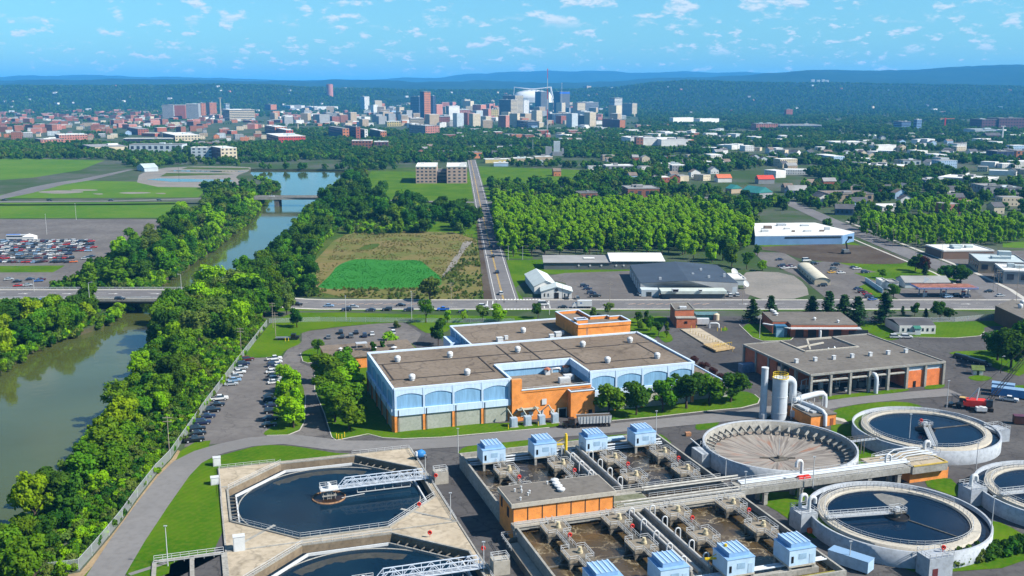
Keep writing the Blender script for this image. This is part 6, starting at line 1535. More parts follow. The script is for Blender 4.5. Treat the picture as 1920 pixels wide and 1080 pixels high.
# middle distance, one by one: (label, xl, xc, xr, ybase, ytop, wall, roof, options); many walls carry shade in their colour, the right option sunlight
MID=[
('left twin of the four-storey brick apartment blocks by the avenue',777,780,819,344,313,'flat','w',dict(th=3,depth=62,win=(3.4,4.5),name='apartment_block')),
('right twin of the four-storey brick apartment blocks, next to the avenue',835,838,876,344,313,'flat','w',dict(th=3,depth=62,win=(3.4,4.5),name='apartment_block')),
('low dark link building between the brick apartment twins',817,820,838,342,322,'dgrey','d',dict(th=3,depth=40,win=(3.4,0))),
('grey two-storey box with red end beyond the avenue lawns',1133,1136,1187,326,311,'grey','w',dict(th=4,depth=22,win=(4,5),right='grey')),
('flat white shop with small windows left of the big tree',1237,1239,1277,318,308,'white','w',dict(th=2,depth=22,win=(5,7))),
('one-storey brick works with grey roof behind the poplar wood',1173,1177,1236,374,354,'rust','g',dict(th=5,depth=30,win=(5,6))),
('dark brick cottage row left of the brick works',1080,1083,1120,376,362,'rust','d',dict(th=5,depth=16,win=(4,6))),
('big shed with teal roof in the yard of machines',1388,1420,1448,377,362,'grey','t',dict(th=30,win=None,gable='y',name='shed',cat='shed')),
('smaller tan shed with teal roof behind the big teal one',1360,1371,1391,363,354,'tan','t',dict(th=25,win=None,gable='y',name='shed',cat='shed')),
('pale blue clapboard house facing the diagonal street',1476,1480,1515,371,357,'lblue','g',dict(th=3,depth=15,gable='x',win=(4,5),name='house',cat='house')),
('brown roofed house tucked left of the pale blue house',1470,1472,1488,362,352,'tan','b',dict(th=3,depth=14,gable='x',win=None,name='house',cat='house')),
('long one-storey brown brick building across the diagonal street',1525,1553,1637,378,364,'tan','b',dict(th=3,depth=30,win=(5,6))),
('blue glazed pavilion below the brown brick building',1562,1566,1600,403,391,'glass','d',dict(th=-14,depth=12,win=(4,3),gable='x')),
('small red-roofed house among trees',1418,1422,1452,345,336,'grey','r',dict(th=3,depth=14,gable='x',win=None,name='house',cat='house')),
('salmon-roofed low house left of the red-roofed one',1344,1346,1372,342,334,'white','o',dict(th=6,depth=14,gable='x',win=None,name='house',cat='house')),
('long white flat-roofed shed behind the hedge of trees at right',1650,1654,1698,396,388,'white','w',dict(th=2,depth=22,win=None)),
('huge grey warehouse with bright white roof at right',1758,1850,1872,347,337,'grey','w',dict(th=50,win=None)),
('blue-grey low building left of the huge white-roofed warehouse',1730,1735,1778,347,338,'lblue','g',dict(th=3,depth=26,win=(5,7))),
('grey two-storey office with window bays at right, left half',1840,1843,1877,371,349,'grey','g',dict(th=2,depth=26,win=(4.5,6))),
('grey two-storey office with window bays at right, right half',1877,1880,1914,372,352,'grey','p',dict(th=2,depth=26,win=(4.5,6))),
('red and white striped market hall with bright roof',1667,1672,1690,321,312,'red','w',dict(th=4,depth=34,win=None)),
('white market hall with orange-red end wall',1622,1690,1700,322,312,'white','w',dict(th=60,win=None,right='orange')),
('white two-storey shop with dark windows by the far road',1690,1693,1726,311,301,'pale','g',dict(th=3,depth=18,win=(4.5,7))),
('white roofed service hall with blue front, cut by trees',1560,1566,1625,276,267,'white','w',dict(th=5,depth=50,win=None)),
('pale wide supermarket with white roof',1628,1640,1680,283,273,'white','w',dict(th=25,win=None)),
('blue glass office slab on the wooded plain',1685,1690,1707,244,228,'blue','g',dict(th=10,depth=40,win=(4,0))),
('blue glass tower right of the blue slab',1712,1718,1727,245,224,'blue','w',dict(th=30,win=(4,0))),
('long purple-brown brick complex far right, left wing',1835,1840,1868,244,224,'purple','d',dict(th=4,depth=60,win=(6,7))),
('long purple-brown brick complex far right, right wing',1868,1872,1930,244,222,'purple','d',dict(th=4,depth=60,win=(6,7))),
('pale blue curved-roof rink by the purple complex',1823,1828,1874,250,243,'pale','p',dict(th=2,depth=60,win=None)),
('dark brick church body under the white steeple',1846,1850,1878,263,254,'purple','d',dict(th=2,depth=24,gable='x',win=None,name='church',cat='church')),
('navy flat building near the right edge',1864,1868,1900,301,284,'navy','g',dict(th=4,depth=30,win=(5,7))),
('orange brick building at the right edge',1902,1905,1940,299,283,'orange','g',dict(th=4,depth=30,win=(5,7))),
('brick school with long wing and tower among far trees',1412,1418,1458,244,232,'pink','g',dict(th=6,depth=40,win=(4,6))),
('long low white-banded plant right of the brick school',1458,1462,1540,242,234,'pale','g',dict(th=2,depth=60,win=(8,0))),
('white blocky mill complex left of the brick school, left part',1255,1262,1300,233,221,'white','w',dict(th=35,win=None)),
('white blocky mill complex left of the brick school, right part',1300,1312,1348,233,223,'white','w',dict(th=35,win=None)),
('brick chimney block among far trees',1470,1474,1486,219,205,'brick','g',dict(th=20,win=(5,6))),
('white shopping hall roofs beyond the batching plant, left',1170,1182,1232,273,259,'white','w',dict(th=8,depth=70,win=None)),
('white shopping hall roofs beyond the batching plant, middle',1232,1240,1290,274,262,'white','w',dict(th=8,depth=90,win=None)),
('white shopping hall with orange roof patch',1252,1262,1312,269,264,'orange','o',dict(th=8,depth=40,win=None)),
('dark brick gatehouse pair in front of the white halls',1190,1193,1206,275,258,'rust','d',dict(th=10,depth=14,win=(5,5))),
('tan long shed roofs behind the batching plant yard, left',905,910,958,306,299,'yellow','w',dict(th=12,depth=14,win=None)),
('tan long shed roofs behind the batching plant yard, middle',958,962,1000,303,297,'tan','w',dict(th=12,depth=14,win=None)),
('tan long shed roofs behind the batching plant yard, right',1000,1003,1036,300,294,'tan','w',dict(th=12,depth=14,win=None)),
('pale blue flat hut on the avenue lawns',999,1001,1018,309,303,'lblue','w',dict(th=2,depth=12,win=None)),
('pale blue flat shed left of the batching plant yard',924,926,953,312,306,'lblue','w',dict(th=2,depth=14,win=None)),
('orange brick factory house left of the avenue end',878,886,904,297,286,'orange','b',dict(th=20,win=(5,6))),
('grey boat shed with pale roof by the harbour',257,271,297,322,315,'pale','p',dict(th=35,gable='x',win=None,name='shed',cat='shed')),
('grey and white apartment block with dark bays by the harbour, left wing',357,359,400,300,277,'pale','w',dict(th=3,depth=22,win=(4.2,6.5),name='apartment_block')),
('cream apartment block by the harbour, shaded side coloured plum, right wing',397,415,445,304,278,'purple','w',dict(th=30,win=(4.2,5),right='cream',name='apartment_block')),
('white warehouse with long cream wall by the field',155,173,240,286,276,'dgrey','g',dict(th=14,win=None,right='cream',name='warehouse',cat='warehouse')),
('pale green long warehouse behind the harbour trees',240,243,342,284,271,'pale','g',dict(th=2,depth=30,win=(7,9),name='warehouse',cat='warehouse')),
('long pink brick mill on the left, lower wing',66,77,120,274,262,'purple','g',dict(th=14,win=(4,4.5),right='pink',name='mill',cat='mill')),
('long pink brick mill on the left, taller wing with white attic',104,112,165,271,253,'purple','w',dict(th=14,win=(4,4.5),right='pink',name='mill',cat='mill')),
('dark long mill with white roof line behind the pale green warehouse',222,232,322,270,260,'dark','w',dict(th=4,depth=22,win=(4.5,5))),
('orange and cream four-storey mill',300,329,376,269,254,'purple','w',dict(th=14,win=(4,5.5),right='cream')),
('brick mill coloured dark on its shaded side, red on the sunny end',226,259,279,253,242,'navy','g',dict(th=25,win=(4,5),right='brick')),
('brown-roofed hall behind the harbour apartments',342,362,420,276,268,'rust','b',dict(th=8,win=None,depth=30)),
('grey hospital block with blue windows, left part',300,305,326,222,197,'grey','g',dict(th=8,depth=50,win=(4,3.5))),
('dark red hospital block between the grey ones',325,328,348,223,197,'brick','w',dict(th=8,depth=50,win=None)),
('grey hospital block with blue windows, right part',348,350,373,224,195,'grey','w',dict(th=8,depth=50,win=(4,3.5))),
('orange brick hospital tower, slender left one',373,378,387,220,193,'orange','g',dict(th=25,win=(5,5))),
('orange brick hospital tower, stepped right one',388,394,407,217,192,'orange','g',dict(th=30,win=(5,5))),
('cream striped hospital wing coloured dark on its shaded side',412,431,478,226,206,'dgrey','w',dict(th=20,win=(5.5,0),right='cream')),
('white stair tower over the cream hospital wing',420,424,431,212,195,'pale','w',dict(th=20,win=(6,0))),
('brown high-rise brick flats far left, low slab',131,157,179,201,188,'purple','g',dict(th=25,win=(5,6),right='orange')),
('brown high-rise brick flats far left, middle slab',172,186,195,201,188,'purple','g',dict(th=25,win=(5,6),right='pink')),
('brown high-rise brick flats far left, tall slab',175,206,216,200,183,'purple','g',dict(th=25,win=(5,6),right='pink')),
('long low brick school far left among trees',52,56,84,197,190,'pink','g',dict(th=5,depth=60,win=None)),
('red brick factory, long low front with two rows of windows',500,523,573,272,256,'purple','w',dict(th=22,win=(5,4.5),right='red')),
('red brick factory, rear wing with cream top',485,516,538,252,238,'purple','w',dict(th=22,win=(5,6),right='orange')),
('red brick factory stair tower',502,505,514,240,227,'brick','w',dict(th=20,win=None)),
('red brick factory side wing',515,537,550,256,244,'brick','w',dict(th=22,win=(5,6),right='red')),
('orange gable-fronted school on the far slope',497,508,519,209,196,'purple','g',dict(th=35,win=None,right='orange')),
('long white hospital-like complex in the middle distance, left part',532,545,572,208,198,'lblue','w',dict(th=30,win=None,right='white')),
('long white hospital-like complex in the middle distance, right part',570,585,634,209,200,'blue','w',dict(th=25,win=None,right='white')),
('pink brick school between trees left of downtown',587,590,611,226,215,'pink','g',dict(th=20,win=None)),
('brick block left of downtown, shaded side coloured dark, sunny end red',607,623,637,232,218,'navy','g',dict(th=35,win=(5,6),right='brick')),
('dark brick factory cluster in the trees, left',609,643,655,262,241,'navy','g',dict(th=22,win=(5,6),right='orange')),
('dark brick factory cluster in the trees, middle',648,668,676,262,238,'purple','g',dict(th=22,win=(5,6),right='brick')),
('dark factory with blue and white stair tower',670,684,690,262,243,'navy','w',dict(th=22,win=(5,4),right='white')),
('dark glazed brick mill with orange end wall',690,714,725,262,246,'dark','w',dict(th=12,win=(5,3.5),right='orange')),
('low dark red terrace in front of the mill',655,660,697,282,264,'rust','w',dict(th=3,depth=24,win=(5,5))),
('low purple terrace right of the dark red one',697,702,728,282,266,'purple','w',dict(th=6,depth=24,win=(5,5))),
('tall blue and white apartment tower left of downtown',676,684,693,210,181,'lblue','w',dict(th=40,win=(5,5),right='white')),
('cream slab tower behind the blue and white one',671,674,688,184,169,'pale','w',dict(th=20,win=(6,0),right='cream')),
('grey high-rise behind the cream slab',688,690,696,184,167,'pink','w',dict(th=20,win=(6,0))),
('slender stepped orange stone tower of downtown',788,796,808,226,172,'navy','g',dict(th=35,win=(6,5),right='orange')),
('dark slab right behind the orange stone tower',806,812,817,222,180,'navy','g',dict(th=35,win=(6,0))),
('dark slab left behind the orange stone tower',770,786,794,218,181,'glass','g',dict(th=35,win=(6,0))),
('pink brick office coloured grey on its shaded side, green roof and many windows',767,798,824,257,236,'grey','p',dict(th=30,win=(4.2,5),right='pink')),
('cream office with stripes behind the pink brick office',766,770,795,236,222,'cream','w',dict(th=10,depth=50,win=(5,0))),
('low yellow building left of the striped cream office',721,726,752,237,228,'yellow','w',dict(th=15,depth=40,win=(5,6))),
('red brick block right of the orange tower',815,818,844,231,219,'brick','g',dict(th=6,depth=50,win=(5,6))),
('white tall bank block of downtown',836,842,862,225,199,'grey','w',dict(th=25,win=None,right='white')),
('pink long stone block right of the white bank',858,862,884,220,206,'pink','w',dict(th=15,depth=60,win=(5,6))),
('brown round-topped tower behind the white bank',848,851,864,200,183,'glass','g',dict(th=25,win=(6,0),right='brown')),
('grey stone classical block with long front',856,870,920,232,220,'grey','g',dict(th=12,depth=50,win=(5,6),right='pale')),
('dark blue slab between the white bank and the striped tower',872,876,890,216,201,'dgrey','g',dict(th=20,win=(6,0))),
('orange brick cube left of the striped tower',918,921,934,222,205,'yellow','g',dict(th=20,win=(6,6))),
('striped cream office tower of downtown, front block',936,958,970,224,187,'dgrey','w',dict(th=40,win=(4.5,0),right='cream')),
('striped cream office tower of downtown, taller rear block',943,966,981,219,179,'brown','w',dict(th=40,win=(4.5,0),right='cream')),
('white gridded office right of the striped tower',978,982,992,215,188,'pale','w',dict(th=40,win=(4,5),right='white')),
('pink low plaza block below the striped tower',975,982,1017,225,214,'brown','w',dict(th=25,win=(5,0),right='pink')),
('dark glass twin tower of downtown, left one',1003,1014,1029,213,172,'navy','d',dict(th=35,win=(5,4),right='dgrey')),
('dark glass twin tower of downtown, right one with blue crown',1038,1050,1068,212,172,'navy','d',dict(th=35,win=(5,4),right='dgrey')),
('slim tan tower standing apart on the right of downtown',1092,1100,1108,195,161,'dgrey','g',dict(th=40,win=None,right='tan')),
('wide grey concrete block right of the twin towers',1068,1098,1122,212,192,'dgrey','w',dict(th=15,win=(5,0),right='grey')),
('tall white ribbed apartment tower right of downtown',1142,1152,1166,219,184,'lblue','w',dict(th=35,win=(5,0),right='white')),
('apartment tower, shaded side coloured grey, sunny end cream, beside the white ribbed one',1166,1185,1194,218,194,'grey','w',dict(th=30,win=(5,5),right='cream')),
('wide brick theatre box coloured dark on its shaded side, sunlit orange on the end',1110,1162,1172,240,225,'purple','d',dict(th=15,win=None,right='orange')),
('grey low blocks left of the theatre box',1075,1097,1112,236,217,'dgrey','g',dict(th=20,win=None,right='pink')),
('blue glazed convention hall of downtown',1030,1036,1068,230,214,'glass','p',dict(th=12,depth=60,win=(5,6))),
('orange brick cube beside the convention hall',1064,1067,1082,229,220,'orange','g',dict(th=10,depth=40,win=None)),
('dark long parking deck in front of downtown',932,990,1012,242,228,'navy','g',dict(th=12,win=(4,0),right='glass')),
('cream stub tower beside the parking deck',1008,1011,1019,246,230,'cream','w',dict(th=20,win=None)),
('brick residence on the hill left of the stadium',948,952,966,172,158,'brick','g',dict(th=20,win=None)),
]
for lab,xl,xc,xr,yb,yt,wl,rf,op in MID:
 fbld(lab,xl,xc,xr,yb,yt,wl,rf,**op)
def far_pt(x,y,d):
 """world point at forward distance d behind image point"""
 return((x-960)/FOC*d*1.0/(CP+(-(y-540)/FOC)*SP),d)
C=P(1050,212);a=math.radians(35);L_=reach(C,(math.cos(a),math.sin(a)),1068);h=hz_at(C[1],172);t=thing('rooftop_sign','blue crown band on the right dark twin tower','sign',(C[0],C[1],h-9),a)
b=MB();b.box(-.3,L_+.3,-.5,6,0,9);b.build('band',mat('crown_blue',(.03,.14,.62),.4,.05,.1),t)
d=4900;x0,x1=far_pt(962,175,d)[0],far_pt(1036,175,d)[0];zb,zt=zat(186,d),zat(164,d)
st=thing('stadium','white domed stadium with steel crown truss behind downtown','stadium',((x0+x1)/2,d,0));W2=(x1-x0)/2
b=MB();n=40;rings=[(1.0,zb-15),(1.0,zb+7),(.86,zat(173.5,d)),(.55,zat(170.5,d)),(.2,zat(168.5,d))]
for r_,z_ in rings:b.v+=[(W2*r_*math.copysign(abs(math.cos(2*math.pi*i/n))**.7,math.cos(2*math.pi*i/n)),W2*.8*r_*math.copysign(abs(math.sin(2*math.pi*i/n))**.7,math.sin(2*math.pi*i/n)),z_)for i in range(n)]
for k in range(len(rings)-1):
 for i in range(n):b.f.append([k*n+i,k*n+(i+1)%n,(k+1)*n+(i+1)%n,(k+1)*n+i]);b.m.append(0);b.sm.append(k>0)
b.f.append([(len(rings)-1)*n+i for i in range(n)]);b.m.append(0);b.sm.append(True)
b.build('roof',mat('stadium_white',(.80,.80,.78),.5,.05,.01),st)
b=MB();z1=zat(163.5,d);z2=zat(166,d)
for s in(-1,1):
 y=s*W2*.45;b.tube([(-W2,y,zb+4),(-W2*.93,y,z1),(-W2*.4,y,z2-1),(0,y,z2-3),(W2*.4,y,z2),(W2*.9,y,z1),(W2*1.02,y,zb)],3.2,6)
for k in range(9):x=-W2*.9+k*W2*.225;b.bar((x,-W2*.45,z2-3),(x,W2*.45,z2-3),2.2)
b.build('crown_truss',M_wmet,st)
def mast(label,x,yb,yt,w,m,name='radio_mast',cat='mast'):
 C=P(x,yb);h=hz_at(C[1],yt);t=thing(name,label,cat,(*C,0));b=MB();n=7
 for k in range(n):b.bar((0,0,h*k/n),(0,0,h*(k+1)/n),w*(1-.5*k/n),None,k%2 if isinstance(m,list)else 0)
 b.build('shaft',m,t);b=MB();b.bar((-w*1.6,0,h*.98),(w*1.6,0,h*.98),w*.4);b.build('antenna',m[0]if isinstance(m,list)else m,t)
mast('tall red and white radio mast in front of the stadium',1026,262,128,1.5,[M_red,M_wmet]);mast('white antenna mast on the right twin tower',1053,214,155,2.2,M_wmet);mast('thin pale chimney beside the hospital',414.5,222,183,4,wallm('cream'),'chimney','chimney');mast('white church steeple near the right edge',1879,264,236,3,wallm('white'),'steeple','steeple');mast('slim pale chimney in the trees left of downtown',559,245,231,3,wallm('cream'),'chimney','chimney');mast('dark church spire left of the tall blue and white tower',589,215,189,4,wallm('dgrey'),'steeple','steeple')
C=P(1771,242);h=hz_at(C[1],221);t=thing('tower_crane','rust-red tower crane on the wooded plain at right','crane',(*C,0));b=MB();b.bar((0,0,0),(0,0,h),3);b.build('mast',M_red,t);b=MB();b.bar((-14,0,h-2),(24,0,h-2),2.2);b.build('jib',wallm('orange'),t);b=MB();b.box(-14,-9,-2,2,h-5,h-1);b.build('counterweight',wallm('tan'),t)
C=far_pt(618,163,6000);t=thing('water_tank','round brick-coloured water tank on the left ridge','water tank',(*C,hill_z(618,6000)-4));b=MB();b.cyl(0,0,0,zat(158.5,6000)-hill_z(618,6000)+4,19,24);b.build('shell',wallm('pink'),t);b=MB();z_=zat(158.5,6000)-hill_z(618,6000)+4;b.cyl(0,0,z_,z_+3,19.5,24,r1=16);b.build('lid',wallm('rust'),t)
t=thing('batching_plant','grey concrete batching plant with tall silo block','plant',(*P(1040,292),0));sc_=FOC/(P(1040,292)[1])
m_=lambda px:px/sc_
b=MB();b.box(-m_(2),m_(10),0,m_(9),6,hz_at(P(1040,292)[1],265));b.build('silo',wallm('pale'),t);b=MB();b.box(-m_(4),m_(13),-m_(1),m_(11),0,6.5);b.build('base',wallm('grey'),t);b=MB();b.box(-m_(17),-m_(5),m_(1),m_(9),0,hz_at(P(1040,292)[1],275));b.box(m_(13),m_(17),0,m_(6),0,hz_at(P(1040,292)[1],278));b.build('hopper',wallm('grey'),t)
mast('slim pole mast left of the batching plant',999,290,262,.9,M_gal,'pole_mast','mast')
for k,(x,w)in enumerate(((1502,6),(1512,5),(1521,5),(1528,5))):
 d=7600;X0,_=far_pt(x,158,d);zb=hill_z(x,d)-10;zt=zat(149.5+k%2,d);t=thing('hill_tower','pale residential tower on the far right slope, %s of four'%('leftmost','second','third','rightmost')[k],'building',(X0,d-300,zb));b=MB();b.box(-w*2,w*2,0,20,0,max(30,zt-zb));b.build('wall',wallm('pale'),t)
# rows of small houses and shops, one object each
def house_mesh(nm,w,d,h,rh,flat):
 b=MB();b.box(-w/2,w/2,-d/2,d/2,-.5,h,0)
 if flat:b.box(-w/2+.2,w/2-.2,-d/2+.2,d/2-.2,h,h+.25,1)
 else:
  o=.4;b.add([(-w/2-o,-d/2-o,h-.2),(w/2+o,-d/2-o,h-.2),(w/2+o,d/2+o,h-.2),(-w/2-o,d/2+o,h-.2),(-w/2-o,0,h+rh),(w/2+o,0,h+rh)],[(0,1,5,4),(2,3,4,5)],1);b.add([(-w/2,-d/2,h),(-w/2,d/2,h),(-w/2,0,h+rh-.3),(w/2,-d/2,h),(w/2,d/2,h),(w/2,0,h+rh-.3)],[(0,2,1),(3,4,5)],0)
 nf=max(1,int(h/3.2))
 for j in range(nf):
  z0=j*h/nf+1.1;z1=z0+1.3
  for i in range(max(1,int(w/3.2))):
   x=-w/2+(i+.5)*w/max(1,int(w/3.2));b.add([(x-.5,-d/2-.05,z0),(x+.5,-d/2-.05,z0),(x+.5,-d/2-.05,z1),(x-.5,-d/2-.05,z1)],[(0,1,2,3)],2)
  for i in range(max(1,int(d/3.2))):
   y=-d/2+(i+.5)*d/max(1,int(d/3.2));b.add([(-w/2-.05,y-.5,z0),(-w/2-.05,y-.5,z1),(-w/2-.05,y+.5,z1),(-w/2-.05,y+.5,z0)],[(0,1,2,3)],2)
 return b
HP=[house_mesh('a',9,12,6,3.2,False),house_mesh('b',8,14,7,3.6,False),house_mesh('c',14,10,5,3.4,False),house_mesh('d',18,14,7.5,0,True),house_mesh('e',26,18,10,0,True),house_mesh('f',34,20,7,0,True),house_mesh('g',16,16,13,0,True),house_mesh('h',26,20,24,0,True),house_mesh('i',24,22,38,0,True)]
HW=['white','brick','cream','pale','pink','brick','lblue','tan','grey','orange','white','rust','rust','brick']
HMESH={}
rh=random.Random(11)
def hmesh(k,wc,rc):
 key=(k,wc,rc)
 if key not in HMESH:HMESH[key]=HP[k].mesh('house',[wallm(wc),ROOFM[rc],M_win])
 return HMESH[key]
NAMEC=dict(white='white',cream='cream',pale='pale grey-blue',pink='pink',brick='brick red',lblue='light blue',tan='tan',grey='grey',orange='orange',rust='rust red')
taken=[]
def houses(n,zone,region,kinds,walls=HW,roofs='gdbgw',ang=35,grp=None,gap=7):
 """scatter n buildings inside an image-space polygon of the ground, kept apart from one another and from measured buildings"""
 ys=[p[1]for p in zone];xs_=[p[0]for p in zone];q=PP(zone);c=0;tries=0
 X0,X1=min(p[0]for p in q),max(p[0]for p in q);Y0,Y1=min(p[1]for p in q),max(p[1]for p in q)
 while c<n and tries<n*60:
  tries+=1
  px_=rh.uniform(min(xs_),max(xs_));py_=rh.uniform(min(ys),max(ys))
  if not inside((px_,py_),zone):continue
  x,y=P(px_,py_)
  if any((x-a)**2+(y-e)**2<(gap+r)**2 for a,e,r in taken):continue
  if any((x-a)**2+(y-e)**2<(r*.75+7)**2 for a,e,r in TREE_BLOCK):continue
  k=rh.choice(kinds);wc=rh.choice(walls);rc=rh.choice('gdb' if k<3 else roofs)
  r=(6,7,7,10,14,18,11,15,15)[k];taken.append((x,y,r*.6))
  o=link('house' if k<3 else 'town_building',hmesh(k,wc,rc),None,(x,y,0),math.radians(ang+rh.choice((0,90))+rh.uniform(-4,4)))
  tag(o,'%s %s %s'%(NAMEC[wc],('gabled house' if k<3 else 'flat-roofed building'),region),'house' if k<3 else 'building',grp or region);c+=1
 return c
houses(105,[(-40,262),(-40,226),(130,212),(300,210),(330,240),(225,262),(60,262)],'in the dense quarter at far left',(0,1,2,3,4,0,3),ang=20)
houses(44,[(230,250),(300,226),(480,224),(500,262),(400,268),(330,252)],'between the hospital and the harbour',(0,2,3,4,3),ang=20)
houses(60,[(505,222),(540,204),(760,202),(780,236),(640,240),(560,236)],'in the quarter left of downtown',(2,3,4,4,6,5,7),roofs='wwgg')
houses(85,[(690,214),(700,198),(1140,196),(1180,230),(1060,244),(800,240)],'packed among the downtown towers',(4,5,6,7,8,7,8),['cream','white','pink','grey','pale','tan','orange','brick'],'wwggd')
houses(44,[(840,262),(860,242),(1100,242),(1180,262),(1060,268)],'in the low quarter in front of downtown',(0,2,3,4),ang=12)
houses(22,[(1180,262),(1190,236),(1330,232),(1380,262)],'right of the downtown theatre box',(2,3,4),roofs='ww')
houses(46,[(1380,330),(1300,290),(1560,276),(1900,264),(1930,300),(1700,330),(1560,318)],'in the leafy quarter on the right',(0,1,2,2,3,4),['white','white','cream','pale','lblue','tan','white'],'wwg',ang=15)
houses(20,[(1040,330),(1060,300),(1330,300),(1350,335),(1240,345)],'around the lawns beyond the poplar wood',(2,3,0),roofs='wg',ang=8)
houses(10,[(770,300),(790,280),(960,278),(960,296),(890,300)],'among trees behind the brick apartment twins',(0,1,2),ang=10)
houses(18,[(1560,400),(1480,350),(1560,344),(1900,372),(1930,400)],'near the diagonal street on the right',(3,0,2),roofs='wg',ang=4)
# foliage
def leaf_mat(name,c1,c2,hue=.02,val=.22,trans=.4):
 m=bpy.data.materials.new(name);m.use_nodes=True
 t=m.node_tree;N=t.nodes;LK=t.links;N.clear()
 tcx=N.new('ShaderNodeTexCoord');nz=N.new('ShaderNodeTexNoise');nz.inputs['Scale'].default_value=.45;nz.inputs['Detail'].default_value=3;LK.new(tcx.outputs['Object'],nz.inputs['Vector'])
 r=N.new('ShaderNodeMapRange');r.inputs[1].default_value=.36;r.inputs[2].default_value=.64;LK.new(nz.outputs['Fac'],r.inputs[0])
 mi=N.new('ShaderNodeMix');mi.data_type='RGBA';mi.inputs['A'].default_value=(*c1,1);mi.inputs['B'].default_value=(*c2,1);LK.new(r.outputs[0],mi.inputs['Factor'])
 oi=N.new('ShaderNodeObjectInfo');hs=N.new('ShaderNodeHueSaturation')
 a=N.new('ShaderNodeMapRange');a.inputs[3].default_value=.5-hue;a.inputs[4].default_value=.5+hue;LK.new(oi.outputs['Random'],a.inputs[0]);LK.new(a.outputs[0],hs.inputs['Hue'])
 mu=N.new('ShaderNodeMath');mu.operation='MULTIPLY';mu.inputs[1].default_value=7.13;LK.new(oi.outputs['Random'],mu.inputs[0]);fr=N.new('ShaderNodeMath');fr.operation='FRACT';LK.new(mu.outputs[0],fr.inputs[0])
 v=N.new('ShaderNodeMapRange');v.inputs[3].default_value=1-val;v.inputs[4].default_value=1+val;LK.new(fr.outputs[0],v.inputs[0]);LK.new(v.outputs[0],hs.inputs['Value'])
 LK.new(mi.outputs['Result'],hs.inputs['Color'])
 d=N.new('ShaderNodeBsdfDiffuse');LK.new(hs.outputs[0],d.inputs['Color'])
 tr=N.new('ShaderNodeBsdfTranslucent');LK.new(hs.outputs[0],tr.inputs['Color'])
 ms=N.new('ShaderNodeMixShader');ms.inputs[0].default_value=trans;LK.new(d.outputs[0],ms.inputs[1]);LK.new(tr.outputs[0],ms.inputs[2])
 o=N.new('ShaderNodeOutputMaterial');LK.new(ms.outputs[0],o.inputs[0])
 return m
ML=dict(dark=leaf_mat('leaf_dark',(.026,.082,.010),(.054,.130,.012)),mid=leaf_mat('leaf_mid',(.054,.142,.008),(.105,.205,.010),.02),bright=leaf_mat('leaf_bright',(.140,.310,.006),(.210,.380,.008),.006,.15),yellow=leaf_mat('leaf_yellow',(.150,.250,.006),(.210,.300,.010),.004,.12),olive=leaf_mat('leaf_olive',(.075,.130,.022),(.12,.175,.03),.02),needle=leaf_mat('needle',(.016,.046,.014),(.032,.074,.020),.02,.2,.15),purple=leaf_mat('leaf_purple',(.05,.02,.018),(.08,.034,.022),.01,.1),straw=leaf_mat('straw',(.27,.21,.085),(.18,.18,.05),.02,.25),meadow=leaf_mat('meadow',(.025,.16,.022),(.04,.20,.03),.01,.2),reed=leaf_mat('reed',(.12,.165,.03),(.19,.19,.05),.02,.25))
M_bark=mat('bark',(.085,.062,.045),.9,.3,1.5,coords='obj')
def leaf_quad(b,p,n,s,rr):
 """one small leaf spray: a bent quad of two faces"""
 up=Vector((rr.uniform(-1,1),rr.uniform(-1,1),rr.uniform(-1,1)))
 a=n.cross(up)
 if a.length<1e-3:return
 a.normalize();c=n.cross(a).normalized()
 a=a*s*rr.uniform(.7,1.2);c=c*s*rr.uniform(.5,.9);k=n*(s*.25)
 o=len(b.v);b.v+=[tuple(p-a-k),tuple(p-c),tuple(p+a-k),tuple(p+c)]
 b.f+=[[o,o+1,o+3],[o+1,o+2,o+3]];b.m+=[0,0];b.sm+=[False,False]
def crown(seed,H,R,lobes,leaves,ls,base=.25,shape='round'):
 """crown of leaf sprays over overlapping lobes; open at the rim, dense within"""
 rr=random.Random(seed);b=MB();L=[]
 zc=H*(1+base)/2;hz_=H*(1-base)/2
 for i in range(lobes):
  t=rr.uniform(0,2*math.pi);f=rr.random()**.6
  if shape=='round':z=rr.uniform(-.75,.85);w=math.sqrt(max(0,1-(z*.92)**2))*rr.uniform(.75,1.15);r=rr.uniform(.17,.46)*R
  elif shape=='tall':z=rr.uniform(-.9,.92);w=math.sqrt(max(0,1-(z*.95)**2))*.9;r=rr.uniform(.24,.42)*R
  elif shape=='flat':z=rr.uniform(-.5,.7);w=math.sqrt(max(0,1-z*z));r=rr.uniform(.24,.36)*R
  else:z=rr.uniform(-1,.95);w=(1-(z+1)/2)*.95+.05;r=rr.uniform(.2,.32)*R*(1.1-(z+1)/2.6)
  L.append((Vector((R*w*f*.82*math.cos(t),R*w*f*.82*math.sin(t),zc+hz_*z*.86)),r))
 per=max(1,leaves//lobes)
 for c,r in L:
  for _ in range(int(per*(r/(R*.34))**2)):
   n=Vector((rr.gauss(0,1),rr.gauss(0,1),rr.gauss(.25,1))).normalized()
   p=c+n*r*rr.uniform(.72,1.12);p.z=max(p.z,H*base*.5)
   if any((p-c2).length<r2*.66 for c2,r2 in L if c2 is not c):continue
   nn=(n+Vector((rr.gauss(0,.5),rr.gauss(0,.5),rr.gauss(.1,.5)))).normalized()
   leaf_quad(b,p,nn,ls*rr.uniform(.7,1.3),rr)
  q=r*.70;o=len(b.v)
  b.v+=[tuple(c+Vector(d)*q)for d in((1,0,0),(-1,0,0),(0,1,0),(0,-1,0),(0,0,1),(0,0,-1))]
  for f_ in((0,2,4),(2,1,4),(1,3,4),(3,0,4),(2,0,5),(1,2,5),(3,1,5),(0,3,5)):b.f.append([o+i for i in f_]);b.m.append(0);b.sm.append(False)
 return b
